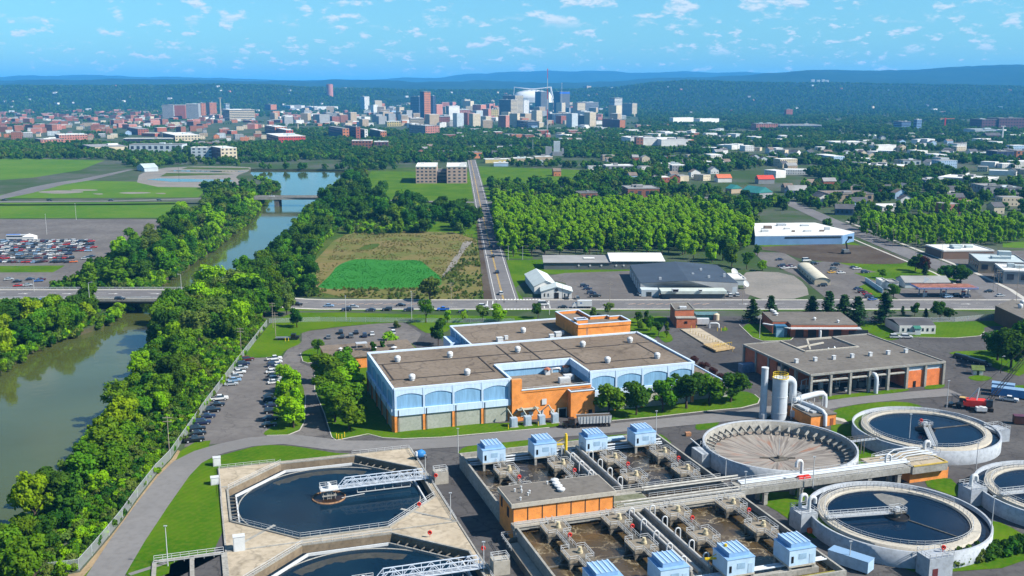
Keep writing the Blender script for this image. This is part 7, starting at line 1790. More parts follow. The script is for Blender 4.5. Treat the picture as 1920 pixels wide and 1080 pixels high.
def trunk(seed,H,R,r0):
 rr=random.Random(seed);b=MB();top=H*.62
 b.tube([(0,0,-.3),(rr.uniform(-.1,.1),rr.uniform(-.1,.1),H*.2),(rr.uniform(-.3,.3),rr.uniform(-.3,.3),top)],[r0,r0*.75,r0*.3],8)
 for k in range(5):
  t=rr.uniform(0,6.28);z=H*rr.uniform(.22,.42)
  b.tube([(0,0,z),(R*.35*math.cos(t),R*.35*math.sin(t),z+H*.16),(R*.62*math.cos(t),R*.62*math.sin(t),z+H*.30)],[r0*.42,r0*.28,r0*.1],6)
 return b.mesh('trunk',M_bark)
def conifer(seed,H,R,n):
 """tiers of drooping needled boughs with gaps between"""
 rr=random.Random(seed);b=MB()
 for k in range(n):
  z=H*(.10+.88*(k/n)**.9);w=R*(1-z/H)**.75*rr.uniform(.75,1.12)+.2
  t=rr.uniform(0,6.28);d=Vector((math.cos(t),math.sin(t),0))
  for j in range(7):
   f=(j+1)/7
   p=d*(w*f)+Vector((0,0,z-w*f*.22+(.25 if f>.8 else 0)))
   for _ in range(2):
    nn=Vector((rr.gauss(0,.5),rr.gauss(0,.5),1)).normalized()
    leaf_quad(b,p+Vector((rr.gauss(0,.25),rr.gauss(0,.25),rr.gauss(0,.15))),nn,.62*(1.1-f*.35),rr)
 return b
TR={}
def proto(key,cm,tm):TR[key]=(cm,tm)
for i in range(4):proto('round%d'%i,crown(10+i,11,4.6,17+i,2300,.50),trunk(i,11,4.6,.34))
for i in range(3):proto('big%d'%i,crown(30+i,15,6.6,26,3000,.62,.18),trunk(40+i,15,6.4,.5))
for i in range(3):proto('tall%d'%i,crown(50+i,15,2.7,26,2400,.42,.10,'tall'),trunk(60+i,15,3,.28))
for i in range(2):proto('open%d'%i,crown(70+i,12,5.2,20,1500,.42,.3,'flat'),trunk(80+i,12,5.2,.32))
for i in range(3):proto('pine%d'%i,conifer(90+i,13,4.2,120),trunk(95+i,13,2.0,.28))
for i in range(2):proto('bush%d'%i,crown(100+i,2.6,2.0,9,520,.30,.0),None)
CM={}
def crown_mesh(key,lm):
 if(key,lm)not in CM:CM[(key,lm)]=TR[key][0].mesh('crown',ML[lm])
 return CM[(key,lm)]
rt=random.Random(3)
TREES=[]
def tree(wx,wy,key,lm,h,label,grp,name='tree',cat='tree',wide=1.0):
 base=dict(round=11,big=15,tall=15,open=12,pine=13,bush=2.6)[key.rstrip('0123456789')]
 s=h/base
 t=thing(name,label,cat,(wx,wy,0),rt.uniform(0,6.28),grp);t.scale=(s*wide*rt.uniform(.82,1.2),s*wide*rt.uniform(.82,1.2),s)
 link('crown',crown_mesh(key,lm),t)
 if TR[key][1]:link('trunk',TR[key][1],t)
 TREES.append((wx,wy,3.2*s*wide))
 return t
def fam(f):
 n=dict(round=4,big=3,tall=3,open=2,pine=3,bush=2)[f]
 return f+str(rt.randrange(n))
def belt(zone,spacing,pick,hr,label,grp,limit=999):
 """individual trees at loose spacing inside an image-space ground polygon"""
 q=PP(zone);X0,X1=min(p[0]for p in q),max(p[0]for p in q);Y0,Y1=min(p[1]for p in q),max(p[1]for p in q);c=0;pts=[]
 for _ in range(6000):
  x,y=rt.uniform(X0,X1),rt.uniform(Y0,Y1)
  if not inside((x,y),q):continue
  if any((x-a)**2+(y-e)**2<spacing**2 for a,e in pts):continue
  pts.append((x,y));f,lm=rt.choice(pick)
  lab=label%dict(dark='dark green',mid='green',bright='bright green',yellow='yellow-green',olive='olive green',needle='dark')[lm]
  tree(x,y,fam(f),lm,rt.uniform(*hr),lab,grp,wide=rt.uniform(.9,1.2));c+=1
  if c>=limit:break
 return c
NT=0
MIX=[('round','mid'),('round','dark'),('big','mid'),('round','bright'),('round','yellow'),('open','olive'),('big','dark')]
NT+=belt([(-60,1110),(48,1010),(140,893),(210,803),(268,800),(190,930),(110,1030),(70,1110)],7.4,[('round','mid'),('round','bright'),('round','yellow'),('big','mid'),('round','dark'),('round','mid'),('open','bright')],(6.5,12),'%s broadleaf tree at the lower left between river and fence','trees between river and fence')
NT+=belt([(212,800),(258,722),(295,660),(360,662),(330,760),(272,806)],7.6,[('round','mid'),('round','dark'),('big','mid'),('open','mid'),('round','bright')],(7,13),'%s broadleaf tree in the middle of the riverside belt','trees between river and fence')
NT+=belt([(296,656),(326,604),(380,564),(455,545),(478,590),(440,640),(360,660)],8.2,[('big','dark'),('big','mid'),('round','dark'),('open','olive'),('big','bright')],(11,16),'%s tall tree in the riverside belt just before the bridge','trees between river and fence')
NT+=belt([(-40,706),(60,652),(110,633),(186,609),(172,580),(90,592),(-40,620)],8.0,MIX,(9,13),'%s tree on the left bank in front of the bridge','trees on the left bank')
NT+=belt([(105,543),(200,515),(240,478),(300,440),(360,405),(420,385),(476,372),(470,398),(402,456),(342,498),(285,540)],12.5,[('round','mid'),('big','mid'),('round','dark'),('round','bright'),('big','dark'),('open','olive')],(11,16),'%s tree on the left bank beyond the bridge','trees beyond the bridge',58)
NT+=belt([(392,556),(460,524),(510,494),(556,442),(592,400),(640,400),(610,450),(570,500),(590,535),(585,558),(480,566)],12.5,[('round','dark'),('big','dark'),('round','mid'),('big','mid')],(10,15),'%s tree on the right bank beyond the bridge','trees beyond the bridge',46)
NT+=belt([(600,398),(640,352),(676,345),(690,372),(760,380),(790,392),(790,432),(700,432),(640,430)],15,[('big','dark'),('big','dark'),('big','mid'),('round','dark')],(14,19),'%s tall tree in the grove left of the avenue','grove left of the avenue',34)
NT+=belt([(806,400),(888,396),(896,420),(890,440),(820,430)],15,[('big','dark'),('round','dark')],(12,17),'%s tree in the small grove beside the avenue','grove beside the avenue',9)
NT+=belt([(952,482),(960,470),(1180,470),(1250,470),(1300,478),(1240,480)],9,[('tall','bright'),('tall','bright'),('tall','mid')],(13,19),'%s poplar in the front row of the wood','front row of the poplar wood',30)
def one(x,y,key,lm,h,label,wide=1.0,grp=None,cat='tree',name='tree'):
 tree(*P(x,y),key,lm,h,label,grp,name,cat,wide)
for k,(x,y,h)in enumerate([(1142,781,10.2),(1193,778,10.2),(1242,772,10.6),(1287,766,11.6),(1330,758,9.8),(1370,754,9.6)]):
 one(x,y,'round%d'%(k%4),'dark' if k%2 else 'mid',h,'round tree of the row below the blue hall, %s'%('first from the brick block','second','third','fourth, tallest','fifth','sixth, by the yard corner')[k],1.22,'row of trees below the blue hall')
for k,(x,y,h)in enumerate([(655,806,10),(628,792,10.5),(662,775,10),(625,756,10),(655,738,10),(615,718,10),(645,704,9.5),(635,774,10)]):
 one(x,y,'round%d'%(k%4),'mid' if k!=4 else 'bright',h,'leafy tree in the clump left of the blue hall',1.35,'clump left of the blue hall')
for k,(x,y,h)in enumerate([(551,802,8.2),(536,790,7.8),(553,775,8.4),(532,758,8),(545,735,8),(530,714,6.5)]):
 one(x,y,'open%d'%(k%2)if k==5 else 'round%d'%(k%4),'bright',h,'bright green tree on the car park island',1.15,'trees on the car park island')
for x,y,key,lm,h,lab,w in[(822,648,'round0','dark',10.5,'dark round tree at the corner of the north wing',1.0),(799,605,'open1','mid',11,'spreading tree on the lawn by the boulevard',1.0),(839,606,'round1','bright',5.5,'small round tree on the verge, left of a pair',.8),(870,605,'round2','bright',5.5,'small round tree on the verge, right of a pair',.8),(905,603,'round3','olive',7,'olive tree in front of the junction, left one',1.3),(935,604,'round0','bright',7.5,'bright bushy tree in front of the junction',1.3),(1009,597,'round1','dark',6.5,'dark round tree right of the junction',1.1),(1112,596,'round2','olive',5,'small olive tree behind the penthouse, left one',1.0),(1140,592,'round3','olive',6,'small olive tree behind the penthouse, right one',1.1),
(557,614,'round2','dark',8,'single dark tree on the lawn by the fence',1.1),(596,668,'open0','mid',7,'small tree on the kerbed island by the low brick building',.9),(730,640,'bush0','bright',3.6,'bright shrub beside the staff parking',1.2),(745,615,'bush1','olive',3,'shrub on the small parking island',1.2),(718,672,'tall0','dark',8,'dark narrow tree beside the low brick building',.8),(700,680,'tall1','dark',8.5,'dark narrow tree at the hall left corner',.8),(806,566,'round1','olive',11,'bushy tree on the far verge of the boulevard',1.2),(1440,500,'round3','bright',0.1,'',1)]:
 if lab:one(x,y,key,lm,h,lab,w)
for k,(x,y,h)in enumerate([(1410,606,11),(1444,604,12),(1522,600,11),(1552,604,14),(1581,602,12),(1606,608,12.5),(1657,607,14)]):
 one(x,y,'pine%d'%(k%3),'needle',h,'dark pine behind the brick office, %s'%('first from left','second from left','third from left','tallest in the middle','fifth from left','sixth from left','rightmost by the bungalow')[k],1.25,'pines behind the brick office')
for k,(x,y,h,key,lm)in enumerate([(1692,592,4.5,'pine0','needle'),(1715,593,6,'round0','dark'),(1735,599,5,'pine1','needle'),(1762,601,8,'round1','dark'),(1780,600,5.5,'round2','dark')]):
 one(x,y,key,lm,h,'small tree along the fence behind the bungalow, %s from left'%('first','second','third','fourth','fifth')[k],1.1,'trees behind the bungalow')
one(1895,690,'big0','dark',14,'massive dark tree at the right edge beyond the parked cars',1.25);one(1870,676,'big1','dark',12,'dark tree left of the massive one at the right edge',1.1);one(1925,670,'big2','dark',13,'dark tree half cut by the right edge',1.2)
one(1730,512,'round2','purple',9.5,'dark purple-leaved tree beyond the filling station',1.1);one(1734,518,'pine2','needle',8,'dark conifer in front of the purple tree',1.1);one(1716,508,'round0','dark',9,'dark tree left of the purple one',1.0)
one(1775,528,'big1','dark',9,'broad dark tree behind the station shop, left',1.3);one(1800,530,'big2','dark',9,'broad dark tree behind the station shop, right',1.3);one(1654,522,'round3','mid',5,'small tree left of the station shop',1.3);one(1675,560,'round1','mid',7,'tree at the pale blue wall end',1.0)
for k,(x,y,h)in enumerate([(1220,620,6),(1212,612,7.5),(1200,622,5),(1235,628,5.5),(1250,633,7),(1195,606,5)]):
 one(x,y,('tall%d'%(k%3))if k in(1,4)else 'round%d'%(k%4),'dark' if k%2 else 'mid',h,'young tree in the bed behind the penthouse',.95,'young trees behind the penthouse')
for k,(x,y)in enumerate([(1300,690),(1318,700),(1335,712),(1350,722),(1380,735)]):
 one(x,y,'open%d'%(k%2),'purple',4.5,'reddish-brown sapling beside the low annex',1.2,'saplings beside the annex')
for k,(x,y,h,lm)in enumerate([(1335,492,11,'bright'),(1400,505,10,'mid'),(1372,500,13,'mid'),(1300,486,12,'bright'),(1430,508,6,'bright'),(1395,415,16,'mid'),(1632,432,15,'bright'),(1420,480,7,'mid'),(1280,478,13,'bright'),(1355,488,14,'dark')]):
 one(x,y,fam('round' if k%2 else 'big'),lm,h,'%s tree at the edge of the wood near the grey warehouse'%dict(bright='bright green',mid='green',dark='dark green')[lm],1.0,'trees at the wood edge')
for k,(x,y,h)in enumerate([(430,606,13),(462,600,14),(492,596,13),(515,592,11),(538,590,10),(480,578,13),(510,574,12),(535,571,9),(450,575,13)]):one(x,y,'big%d'%(k%3),'olive' if k in(4,7)else('dark' if k%2 else 'mid'),h,'large tree in the clump where the belt meets the boulevard',1.0,'clump at the boulevard end of the belt')
for k in range(17):
 x=1742+k*10.5;y=1063-k*2.1+(k%3)*2
 tree(*P(x,y),'bush%d'%(k%2),'olive' if k<9 else 'dark',rt.uniform(2.6,3.3),'rounded shrub in the hedge below the nearest round tank','hedge at the lower right','shrub','shrub',1.15)
print('TREES',NT,len(TREES))
# masses of far trees and undergrowth: points carrying instances
def gn_group():
 g=bpy.data.node_groups.new('scatter_trees','GeometryNodeTree')
 g.interface.new_socket('Geometry',in_out='INPUT',socket_type='NodeSocketGeometry');g.interface.new_socket('Protos',in_out='INPUT',socket_type='NodeSocketCollection');g.interface.new_socket('Geometry',in_out='OUTPUT',socket_type='NodeSocketGeometry')
 N=g.nodes;gi=N.new('NodeGroupInput');go=N.new('NodeGroupOutput')
 ci=N.new('GeometryNodeCollectionInfo');ci.inputs['Separate Children'].default_value=True;ci.inputs['Reset Children'].default_value=True
 ip=N.new('GeometryNodeInstanceOnPoints');ip.inputs['Pick Instance'].default_value=True
 na=N.new('GeometryNodeInputNamedAttribute');na.data_type='FLOAT';na.inputs['Name'].default_value='size'
 nb=N.new('GeometryNodeInputNamedAttribute');nb.data_type='FLOAT';nb.inputs['Name'].default_value='turn'
 nc=N.new('GeometryNodeInputNamedAttribute');nc.data_type='INT';nc.inputs['Name'].default_value='pick'
 cb=N.new('ShaderNodeCombineXYZ');LK=g.links
 LK.new(gi.outputs['Protos'],ci.inputs['Collection']);LK.new(gi.outputs['Geometry'],ip.inputs['Points']);LK.new(ci.outputs[0],ip.inputs['Instance'])
 LK.new(na.outputs['Attribute'],ip.inputs['Scale']);LK.new(nb.outputs['Attribute'],cb.inputs[2]);LK.new(cb.outputs[0],ip.inputs['Rotation']);LK.new(nc.outputs['Attribute'],ip.inputs['Instance Index'])
 LK.new(ip.outputs[0],go.inputs[0])
 return g
GN=gn_group()
def proto_col(name,items):
 c=bpy.data.collections.new(name)
 for i,(key,lm)in enumerate(items):
  o=bpy.data.objects.new('%s_%02d'%(name,i),crown_mesh(key,lm));c.objects.link(o)
 return c
def mass(name,label,cat,pts,col,n):
 """pts: (x, y, z, size)"""
 me=bpy.data.meshes.new(name);me.from_pydata([p[:3]for p in pts],[],[])
 a=me.attributes.new('size','FLOAT','POINT');a.data.foreach_set('value',[p[3]for p in pts])
 a=me.attributes.new('turn','FLOAT','POINT');a.data.foreach_set('value',[rt.uniform(0,6.28)for p in pts])
 a=me.attributes.new('pick','INT','POINT');a.data.foreach_set('value',[rt.randrange(n)if len(p)<5 else p[4]for p in pts])
 o=link(name,me);md=o.modifiers.new('scatter','NODES');md.node_group=GN
 for it in GN.interface.items_tree:
  if it.name=='Protos':md[it.identifier]=col
 o['kind']='stuff';o['label']=label
 return o
for i in range(4):proto('far%d'%i,crown(200+i,10,5.0,12,420,1.0,.05),None)
FARS=[('far%d'%(i%4),lm)for i,lm in enumerate(('dark','dark','mid','dark','dark','olive','mid'))]
far_col=proto_col('far_tree_shapes',FARS)
CLEAR=[PP(q)for q in[[(-200,300),(200,298),(380,352),(390,370),(340,410),(330,445),(240,480),(120,546),(-300,546)],[(690,320),(900,312),(930,400),(900,410),(795,400),(680,375)],[(880,300),(900,300),(990,570),(905,570)],[(897,310),(1130,318),(1060,346),(905,346)],[(255,352),(262,320),(330,308),(480,312),(530,352)],
[(950,486),(1250,480),(1420,500),(1420,460),(1600,452),(1720,470),(1930,468),(2000,600),(950,600)],[(1400,356),(1440,358),(1620,430),(1720,470),(1660,470),(1590,436)],[(1090,378),(1420,366),(1420,372),(1090,384)],[(1425,412),(1440,396),(1500,396),(1545,420),(1530,440),(1410,446)],[(1000,292),(1060,288),(1060,300),(900,310),(900,300)],[(1640,385),(1740,380),(1930,380),(1930,392),(1640,400)],[(450,306),(640,300),(660,316),(450,316)]]]
BG={}
for x,y,r in TREE_BLOCK+[(a,e,r+5)for a,e,r in taken]:
 for i in range(int((x-r)//60),int((x+r)//60)+1):
  for j in range(int((y-r)//60),int((y+r)//60)+1):BG.setdefault((i,j),[]).append((x,y,r))
CB=[(min(p[0]for p in q),max(p[0]for p in q),min(p[1]for p in q),max(p[1]for p in q),q)for q in CLEAR+[river_w]]
def blocked(x,y):
 for a,e,r in BG.get((int(x//60),int(y//60)),()):
  if(x-a)**2+(y-e)**2<r*r:return True
 for x0,x1,y0,y1,q in CB:
  if x0<x<x1 and y0<y<y1 and inside((x,y),q):return True
 return False
pts=[]
for _ in range(150000):
 d=700+3400*rt.random()**.62;px_=rt.uniform(-420,2340);x=(px_-960)/FOC*d*1.02;y=d
 n1=noise.noise(Vector((x/170,y/170,2.)))+.5*noise.noise(Vector((x/60,y/60,7.)))
 py_=170+100*FOC*.98/d
 bt=(px_<560 and 208<py_<266)or(500<px_<1190 and 196<py_<242)
 if n1<(.38 if bt else(-.02 if px_>1180 and py_<345 else-.30)):continue
 if blocked(x,y):continue
 pts.append((x,y,-.5,rt.uniform(.45,.8)if bt else rt.uniform(.7,1.25)))
 if len(pts)>34000:break
mass('town_trees','trees growing among the houses all over the far town','trees',pts,far_col,len(FARS))
pts=[]
for _ in range(80000):
 d=4000+3600*rt.random()**.8;px_=rt.uniform(-420,2340);x=(px_-960)/FOC*d;py_=170+100*FOC*.98/d
 n1=noise.noise(Vector((x/420,d/420,5.)))
 if n1<-.1 and d<5200 and 500<px_<1200:continue
 if n1<-.45:continue
 if d<5600 and 940<px_<1060:continue
 pts.append((x,d,hill_z(px_,d)-2,rt.uniform(.9,1.6)))
 if len(pts)>33000:break
mass('far_forest','forest covering the far plain and hillsides','forest',pts,far_col,len(FARS))
pop_col=proto_col('poplar_shapes',[('tall0','bright'),('tall1','bright'),('tall2','bright'),('tall0','mid'),('tall1','bright')])
def fill(zone,sp,size,patchy=0):
 q=PP(zone);X0,X1=min(p[0]for p in q),max(p[0]for p in q);Y0,Y1=min(p[1]for p in q),max(p[1]for p in q);out=[];g={}
 for _ in range(int((X1-X0)*(Y1-Y0)/(sp*sp)*5)):
  x,y=rt.uniform(X0,X1),rt.uniform(Y0,Y1);k=(int(x//sp),int(y//sp))
  if k in g or not inside((x,y),q):continue
  g[k]=1
  if patchy and noise.noise(Vector((x/14,y/14,3.)))+rt.uniform(-.35,.35)<patchy-.5:continue
  out.append((x,y,0,rt.uniform(*size)))
 return out
pts=fill([(935,470),(925,400),(930,385),(1000,392),(1060,400),(1240,395),(1330,408),(1410,440),(1400,470),(1320,474),(1250,468),(960,468)],4.7,(.55,1.2))
mass('poplar_wood','dense poplar wood right of the avenue behind its front row','wood',pts,pop_col,5)
pts=fill([(1610,440),(1640,424),(1900,420),(1960,440),(1880,462),(1760,466),(1690,462)],6.5,(.5,.9))+fill([(1690,395),(1760,385),(1830,392),(1840,402),(1700,404)],7,(.6,.85))
mass('street_wood','green wood beyond the diagonal street on the right','wood',pts,pop_col,5)
und_col=proto_col('undergrowth_shapes',[('bush0','mid'),('bush1','dark'),('bush0','bright'),('bush1','mid'),('bush0','olive')])
pts=[]
for z_,sp,sz in[([(-80,1110),(40,1012),(135,892),(205,802),(255,722),(293,657),(324,604),(380,562),(460,545),(496,612),(446,678),(390,752),(330,838),(285,892),(222,975),(160,1046),(110,1090)],2.1,(.6,1.25)),
([(-60,700),(60,648),(110,629),(185,606),(175,575),(-60,600)],2.6,(.8,1.5)),([(100,545),(240,470),(370,395),(490,372),(474,400),(405,458),(345,498),(275,546)],4.0,(1.0,2.0)),([(390,558),(510,492),(556,440),(600,385),(655,345),(690,372),(610,450),(575,500),(590,556)],4.0,(1.0,2.0)),
([(640,432),(700,380),(790,385),(800,436),(700,440)],5,(1.0,1.9))]:
 pts+=fill(z_,sp,sz)
for(ax,ay),(bx_,by_)in list(zip(river_w,river_w[1:]))[1:15]+list(zip(river_w,river_w[1:]))[20:34]:
 L_=math.hypot(bx_-ax,by_-ay)
 for k in range(int(L_/1.5)):
  f=rt.random();pts.append((ax+(bx_-ax)*f+rt.gauss(0,1.1),ay+(by_-ay)*f+rt.gauss(0,1.1),rt.uniform(-1.8,-.3),rt.uniform(.8,1.9)))
mass('undergrowth','leafy undergrowth filling the banks below the trees','undergrowth',pts,und_col,5)
reed_col=proto_col('reed_shapes',[('bush0','reed'),('bush1','olive')])
pts=fill([(596,556),(600,544),(826,541),(830,520),(850,505),(880,470),(890,450),(900,500),(905,562),(760,562)],2.2,(.22,.7),.5)
mass('reeds','olive reeds and scrub round the wet meadow','reeds',pts,reed_col,2)
str_col=proto_col('straw_shapes',[('bush0','straw'),('bush1','straw'),('bush0','reed')])
mass('fallow_scrub','dry straw-coloured scrub over the fallow field','scrub',[(x,y,z-.12,s)for x,y,z,s in fill([(600,508),(645,440),(720,436),(886,440),(880,470),(850,500),(832,520),(800,498),(787,486),(672,484),(630,498),(600,535),(590,530)],1.8,(.10,.34),.5)],str_col,3)
mea_col=proto_col('meadow_shapes',[('bush0','meadow'),('bush1','meadow')])
mass('meadow_grass','lush green tussocks of the wet meadow','meadow',[(x,y,z-.15,s)for x,y,z,s in fill([(594,541),(622,513),(632,500),(672,486),(787,488),(802,500),(827,520),(826,537),(680,541)],1.15,(.09,.22),.3)],mea_col,2)
blk_col=bpy.data.collections.new('city_block_shapes')
for i,(k,wc,rc_)in enumerate(((3,'brick','w'),(4,'pink','g'),(4,'white','w'),(5,'brick','w'),(3,'cream','g'),(6,'rust','g'),(2,'white','d'),(5,'white','w'),(4,'rust','d'),(7,'tan','w'),(8,'cream','g'),(8,'pink','w'),(7,'grey','g'))):blk_col.objects.link(bpy.data.objects.new('city_block_%d'%i,hmesh(k,wc,rc_)))
pts=[]
for z_,n_,ks,sz in[([(-40,262),(-40,216),(130,206),(300,206),(480,212),(500,262),(330,256),(60,262)],260,(0,1,3,4,5,8,6),(.9,1.4)),([(505,228),(540,202),(760,200),(780,240),(560,240)],170,(1,2,3,4,9,12,7),(.9,1.3)),([(690,216),(700,195),(1140,194),(1180,232),(1060,246),(800,242)],330,(1,2,9,9,10,11,12,10,4),(.9,1.5)),([(840,266),(860,242),(1180,240),(1380,262),(1060,272)],60,(2,4,6,7),(.8,1.1)),([(1200,345),(1290,262),(1920,250),(1930,340),(1560,340)],150,(2,6,7,6,4),(.7,1.05))]:
 for x,y,_,s_ in rt.sample(*(lambda q:(q,min(n_,len(q))))(fill(z_,26,sz))):
  if not any((x-a)**2+(y-e)**2<(r+12)**2 for a,e,r in BG.get((int(x//60),int(y//60)),())):pts.append((x,y,0,s_,rt.choice(ks)))
mass('city_blocks','packed small blocks filling the streets of the far town','town',pts,blk_col,13)
hs_col=bpy.data.collections.new('distant_house_shapes')
for i,(k,wc,rc_)in enumerate(((0,'white','g'),(1,'cream','b'),(2,'white','d'),(3,'white','w'),(2,'pink','b'),(3,'pale','w'))):hs_col.objects.link(bpy.data.objects.new('distant_house_%d'%i,hmesh(k,wc,rc_)))
pts=[]
for _ in range(260):
 px_=rt.uniform(-40,1960);d=4100+2600*rt.random();n1=noise.noise(Vector((px_/90,d/500,9.)))
 if n1<(.05 if px_<1250 else .22):continue
 pts.append(((px_-960)/FOC*d,d,hill_z(px_,d)+3,rt.uniform(.8,1.3)))
mass('distant_houses','pale specks of far houses on the wooded slopes','houses',pts,hs_col,6)
# vehicles
def car_parts(kind):
 """outline profiles (x forward) of body and glasshouse, width, wheel places"""
 if kind=='sedan':return[(-2.3,.35),(-2.35,.75),(-1.7,.92),(.85,.92),(2.2,.78),(2.35,.4)],[(-1.75,.92),(-1.1,1.42),(.25,1.42),(1.0,.92)],1.8,(-1.4,1.4),.33
 if kind=='suv':return[(-2.35,.4),(-2.4,1.0),(1.0,1.05),(2.2,.95),(2.35,.45)],[(-2.3,1.0),(-2.05,1.72),(.35,1.72),(1.1,1.05)],1.9,(-1.45,1.45),.38
 if kind=='van':return[(-2.7,.4),(-2.75,1.3),(1.7,1.3),(2.6,.95),(2.7,.45)],[(-2.7,1.3),(-2.6,2.3),(.9,2.3),(1.75,1.3)],2.0,(-1.7,1.7),.38
 return[(-2.9,.5),(-2.95,1.1),(-.9,1.1),(1.3,1.15),(2.7,1.05),(2.85,.5)],[(-.9,1.1),(-.75,1.8),(.75,1.8),(1.45,1.12)],1.95,(-1.85,1.75),.42
PAINT=dict(black=(.012,.013,.016),navy=(.02,.03,.08),white=(.74,.75,.76),silver=(.42,.45,.48),blue=(.05,.14,.42),lblue=(.25,.40,.60),red=(.45,.025,.02),maroon=(.12,.015,.02),orange=(.70,.16,.02),yellow=(.75,.42,.03),grey=(.16,.17,.18),bblue=(.02,.16,.75))
def paint(c):return mat('paint_'+c,PAINT[c],.3,.03,2,spec=.5)
CARM={}
def extr(b,prof,w0,w1,mi):
 n=len(prof);zs=[z for _,z in prof];z0,z1=min(zs),max(zs)
 W_=lambda z:(w0+(w1-w0)*(z-z0)/max(.01,z1-z0))/2
 v=[(x,-W_(z),z)for x,z in prof]+[(x,W_(z),z)for x,z in prof]
 b.add(v,[tuple(range(n))[::-1]if False else tuple(range(n)),tuple(range(n,2*n))[::-1]]+[(i,n+i,n+(i+1)%n,(i+1)%n)[::-1]for i in range(n)],mi)
def carm(kind,col):
 if(kind,col)not in CARM:
  body,cab,w,wx,wr=car_parts(kind)
  b1=MB();extr(b1,body,w,w*.97,0)
  if kind=='pickup':b1.box(-2.8,-1.0,-.8,.8,.8,1.11,1)
  b2=MB();extr(b2,cab,w*.95,w*.76,0)
  r_=MB();x0,x1=cab[1][0]+.06,cab[2][0]-.04;z=cab[1][1];hw=w*.38-.03;r_.box(x0,x1,-hw,hw,z-.01,z+.05)
  wm_=MB();wm_.tube([(0,-.11,0),(0,.11,0)],wr,12);rim_=MB();rim_.tube([(0,-.125,0),(0,.125,0)],wr*.6,10)
  one_=MB();extr(one_,body,w,w*.97,0);extr(one_,cab,w*.95,w*.76,1);one_.box(x0,x1,-hw,hw,z-.01,z+.05,0)
  for x in wx:one_.box(x-wr,x+wr,-w/2-.02,w/2+.02,0,wr*1.5,2)
  CARM[(kind,col)]=(b1.mesh('body',[paint(col),M_black]),b2.mesh('glasshouse',M_glass),r_.mesh('roof',paint(col)),wm_.mesh('wheel',M_black),one_.mesh('car',[paint(col),M_glass,M_black]),wx,w,wr,rim_.mesh('rim',M_gal))
 return CARM[(kind,col)]
KN=dict(sedan='car',suv='car',van='van',pickup='pickup')
CN=dict(lblue='light blue',bblue='bright blue')
def car(x,y,kind,col,ang,label,grp,z=0.1,fine=True,world=False):
 wx_,wy_=(x,y)if world else P(x,y,z)
 bm1,cm,rm,wm_,om,wx,w,wr,rim=carm(kind,col)
 nm=dict(sedan='parked_car',suv='parked_car',van='van',pickup='pickup_truck')[kind]
 lab='%s %s %s'%(CN.get(col,col),dict(sedan='car',suv='tall car',van='van',pickup='pickup truck')[kind],label)
 if not fine:return tag(link(nm,om,None,(wx_,wy_,z),ang),lab,KN[kind],grp)
 t=thing(nm,lab,KN[kind],(wx_,wy_,z),ang,grp)
 link('body',bm1,t);link('glasshouse',cm,t);link('roof',rm,t)
 for a in wx:
  for s in(-1,1):link('rim',rim,link('wheel',wm_,t,(a,s*(w/2-.08),wr)))
 return t
rc=random.Random(4)
G='cars in the staff car park'
for i,(x,y,k,c,l)in enumerate([(412,750,'pickup','white','with plough by the fence'),(408,761,'sedan','black','second in the fence row below the white pickup'),(400,772,'suv','black','third in the fence row'),(390,783,'sedan','navy','fourth in the fence row'),(381,795,'suv','navy','fifth in the fence row'),(371,807,'suv','black','sixth in the fence row'),(372,815,'sedan','black','seventh in the fence row'),(365,828,'pickup','black','at the near end of the fence row'),
(465,676,'suv','maroon','at the far end of the fence row'),(457,685,'suv','navy','beside the maroon one'),(453,692,'sedan','silver','third from the far end of the fence row'),(449,700,'sedan','white','fourth from the far end of the fence row'),(443,708,'sedan','silver','fifth from the far end of the fence row'),(440,715,'sedan','lblue','sixth from the far end of the fence row'),(434,722,'sedan','silver','seventh from the far end of the fence row'),
(515,675,'pickup','white','at the far end of the middle row'),(518,681,'suv','white','second in the middle row'),(513,687,'suv','navy','third in the middle row'),(519,693,'pickup','white','fourth in the middle row'),(511,699,'sedan','white','fifth in the middle row'),(514,706,'sedan','black','sixth in the middle row'),(517,713,'suv','white','seventh in the middle row'),(515,719,'sedan','white','eighth in the middle row'),
(507,745,'sedan','black','ninth in the middle row, under the trees'),(507,753,'suv','black','tenth in the middle row'),(510,762,'sedan','navy','eleventh in the middle row'),(509,774,'suv','black','twelfth in the middle row'),(507,787,'sedan','navy','thirteenth in the middle row'),(505,799,'sedan','black','at the near end of the middle row')]):
 car(x,y,k,c,ANG+rc.uniform(-.05,.05),l,G)
for i,(x,y,c)in enumerate([(616,634,'grey'),(639,625,'black'),(642,633,'black'),(658,632,'grey'),(668,625,'black'),(684,631,'navy'),(698,628,'white'),(737,625,'white')]):
 car(x,y,'suv' if i%2 else 'sedan',c,1.75+rc.uniform(-.05,.05),'in the visitor lot, %s from left'%('first','second','third','fourth','fifth','sixth','seventh','last')[i],'cars in the visitor lot')
G='traffic on the boulevard'
for x,y,k,c,dr in[(558,573,'suv','black',0),(617,575,'sedan','lblue',0),(650,582,'suv','navy',1),(663,577,'sedan','silver',0),(695,583,'sedan','navy',1),(726,582,'suv','black',1),(752,574,'sedan','black',0),(766,583,'suv','navy',1),(831,582,'pickup','bblue',1),(868,586,'sedan','black',1),(906,576,'suv','white',0),(1055,578,'sedan','black',1),(225,563,'suv','black',0),(83,563,'sedan','blue',1),(1019,573,'van','white',0)]:
 X0=P(x,y)[0];z=blz(X0)+.17
 car(x,y,k,c,math.pi*dr,'on the boulevard %s'%('on the bridge' if x<300 else['near the fence end','left of the lawn tree','before the lawn tree','near the junction','past the junction'][min(4,max(0,int((x-540)//105)))]),G,z)
t=thing('box_truck','white box truck with small blue mark on the boulevard','truck',(*P(1099,578),.17),0)
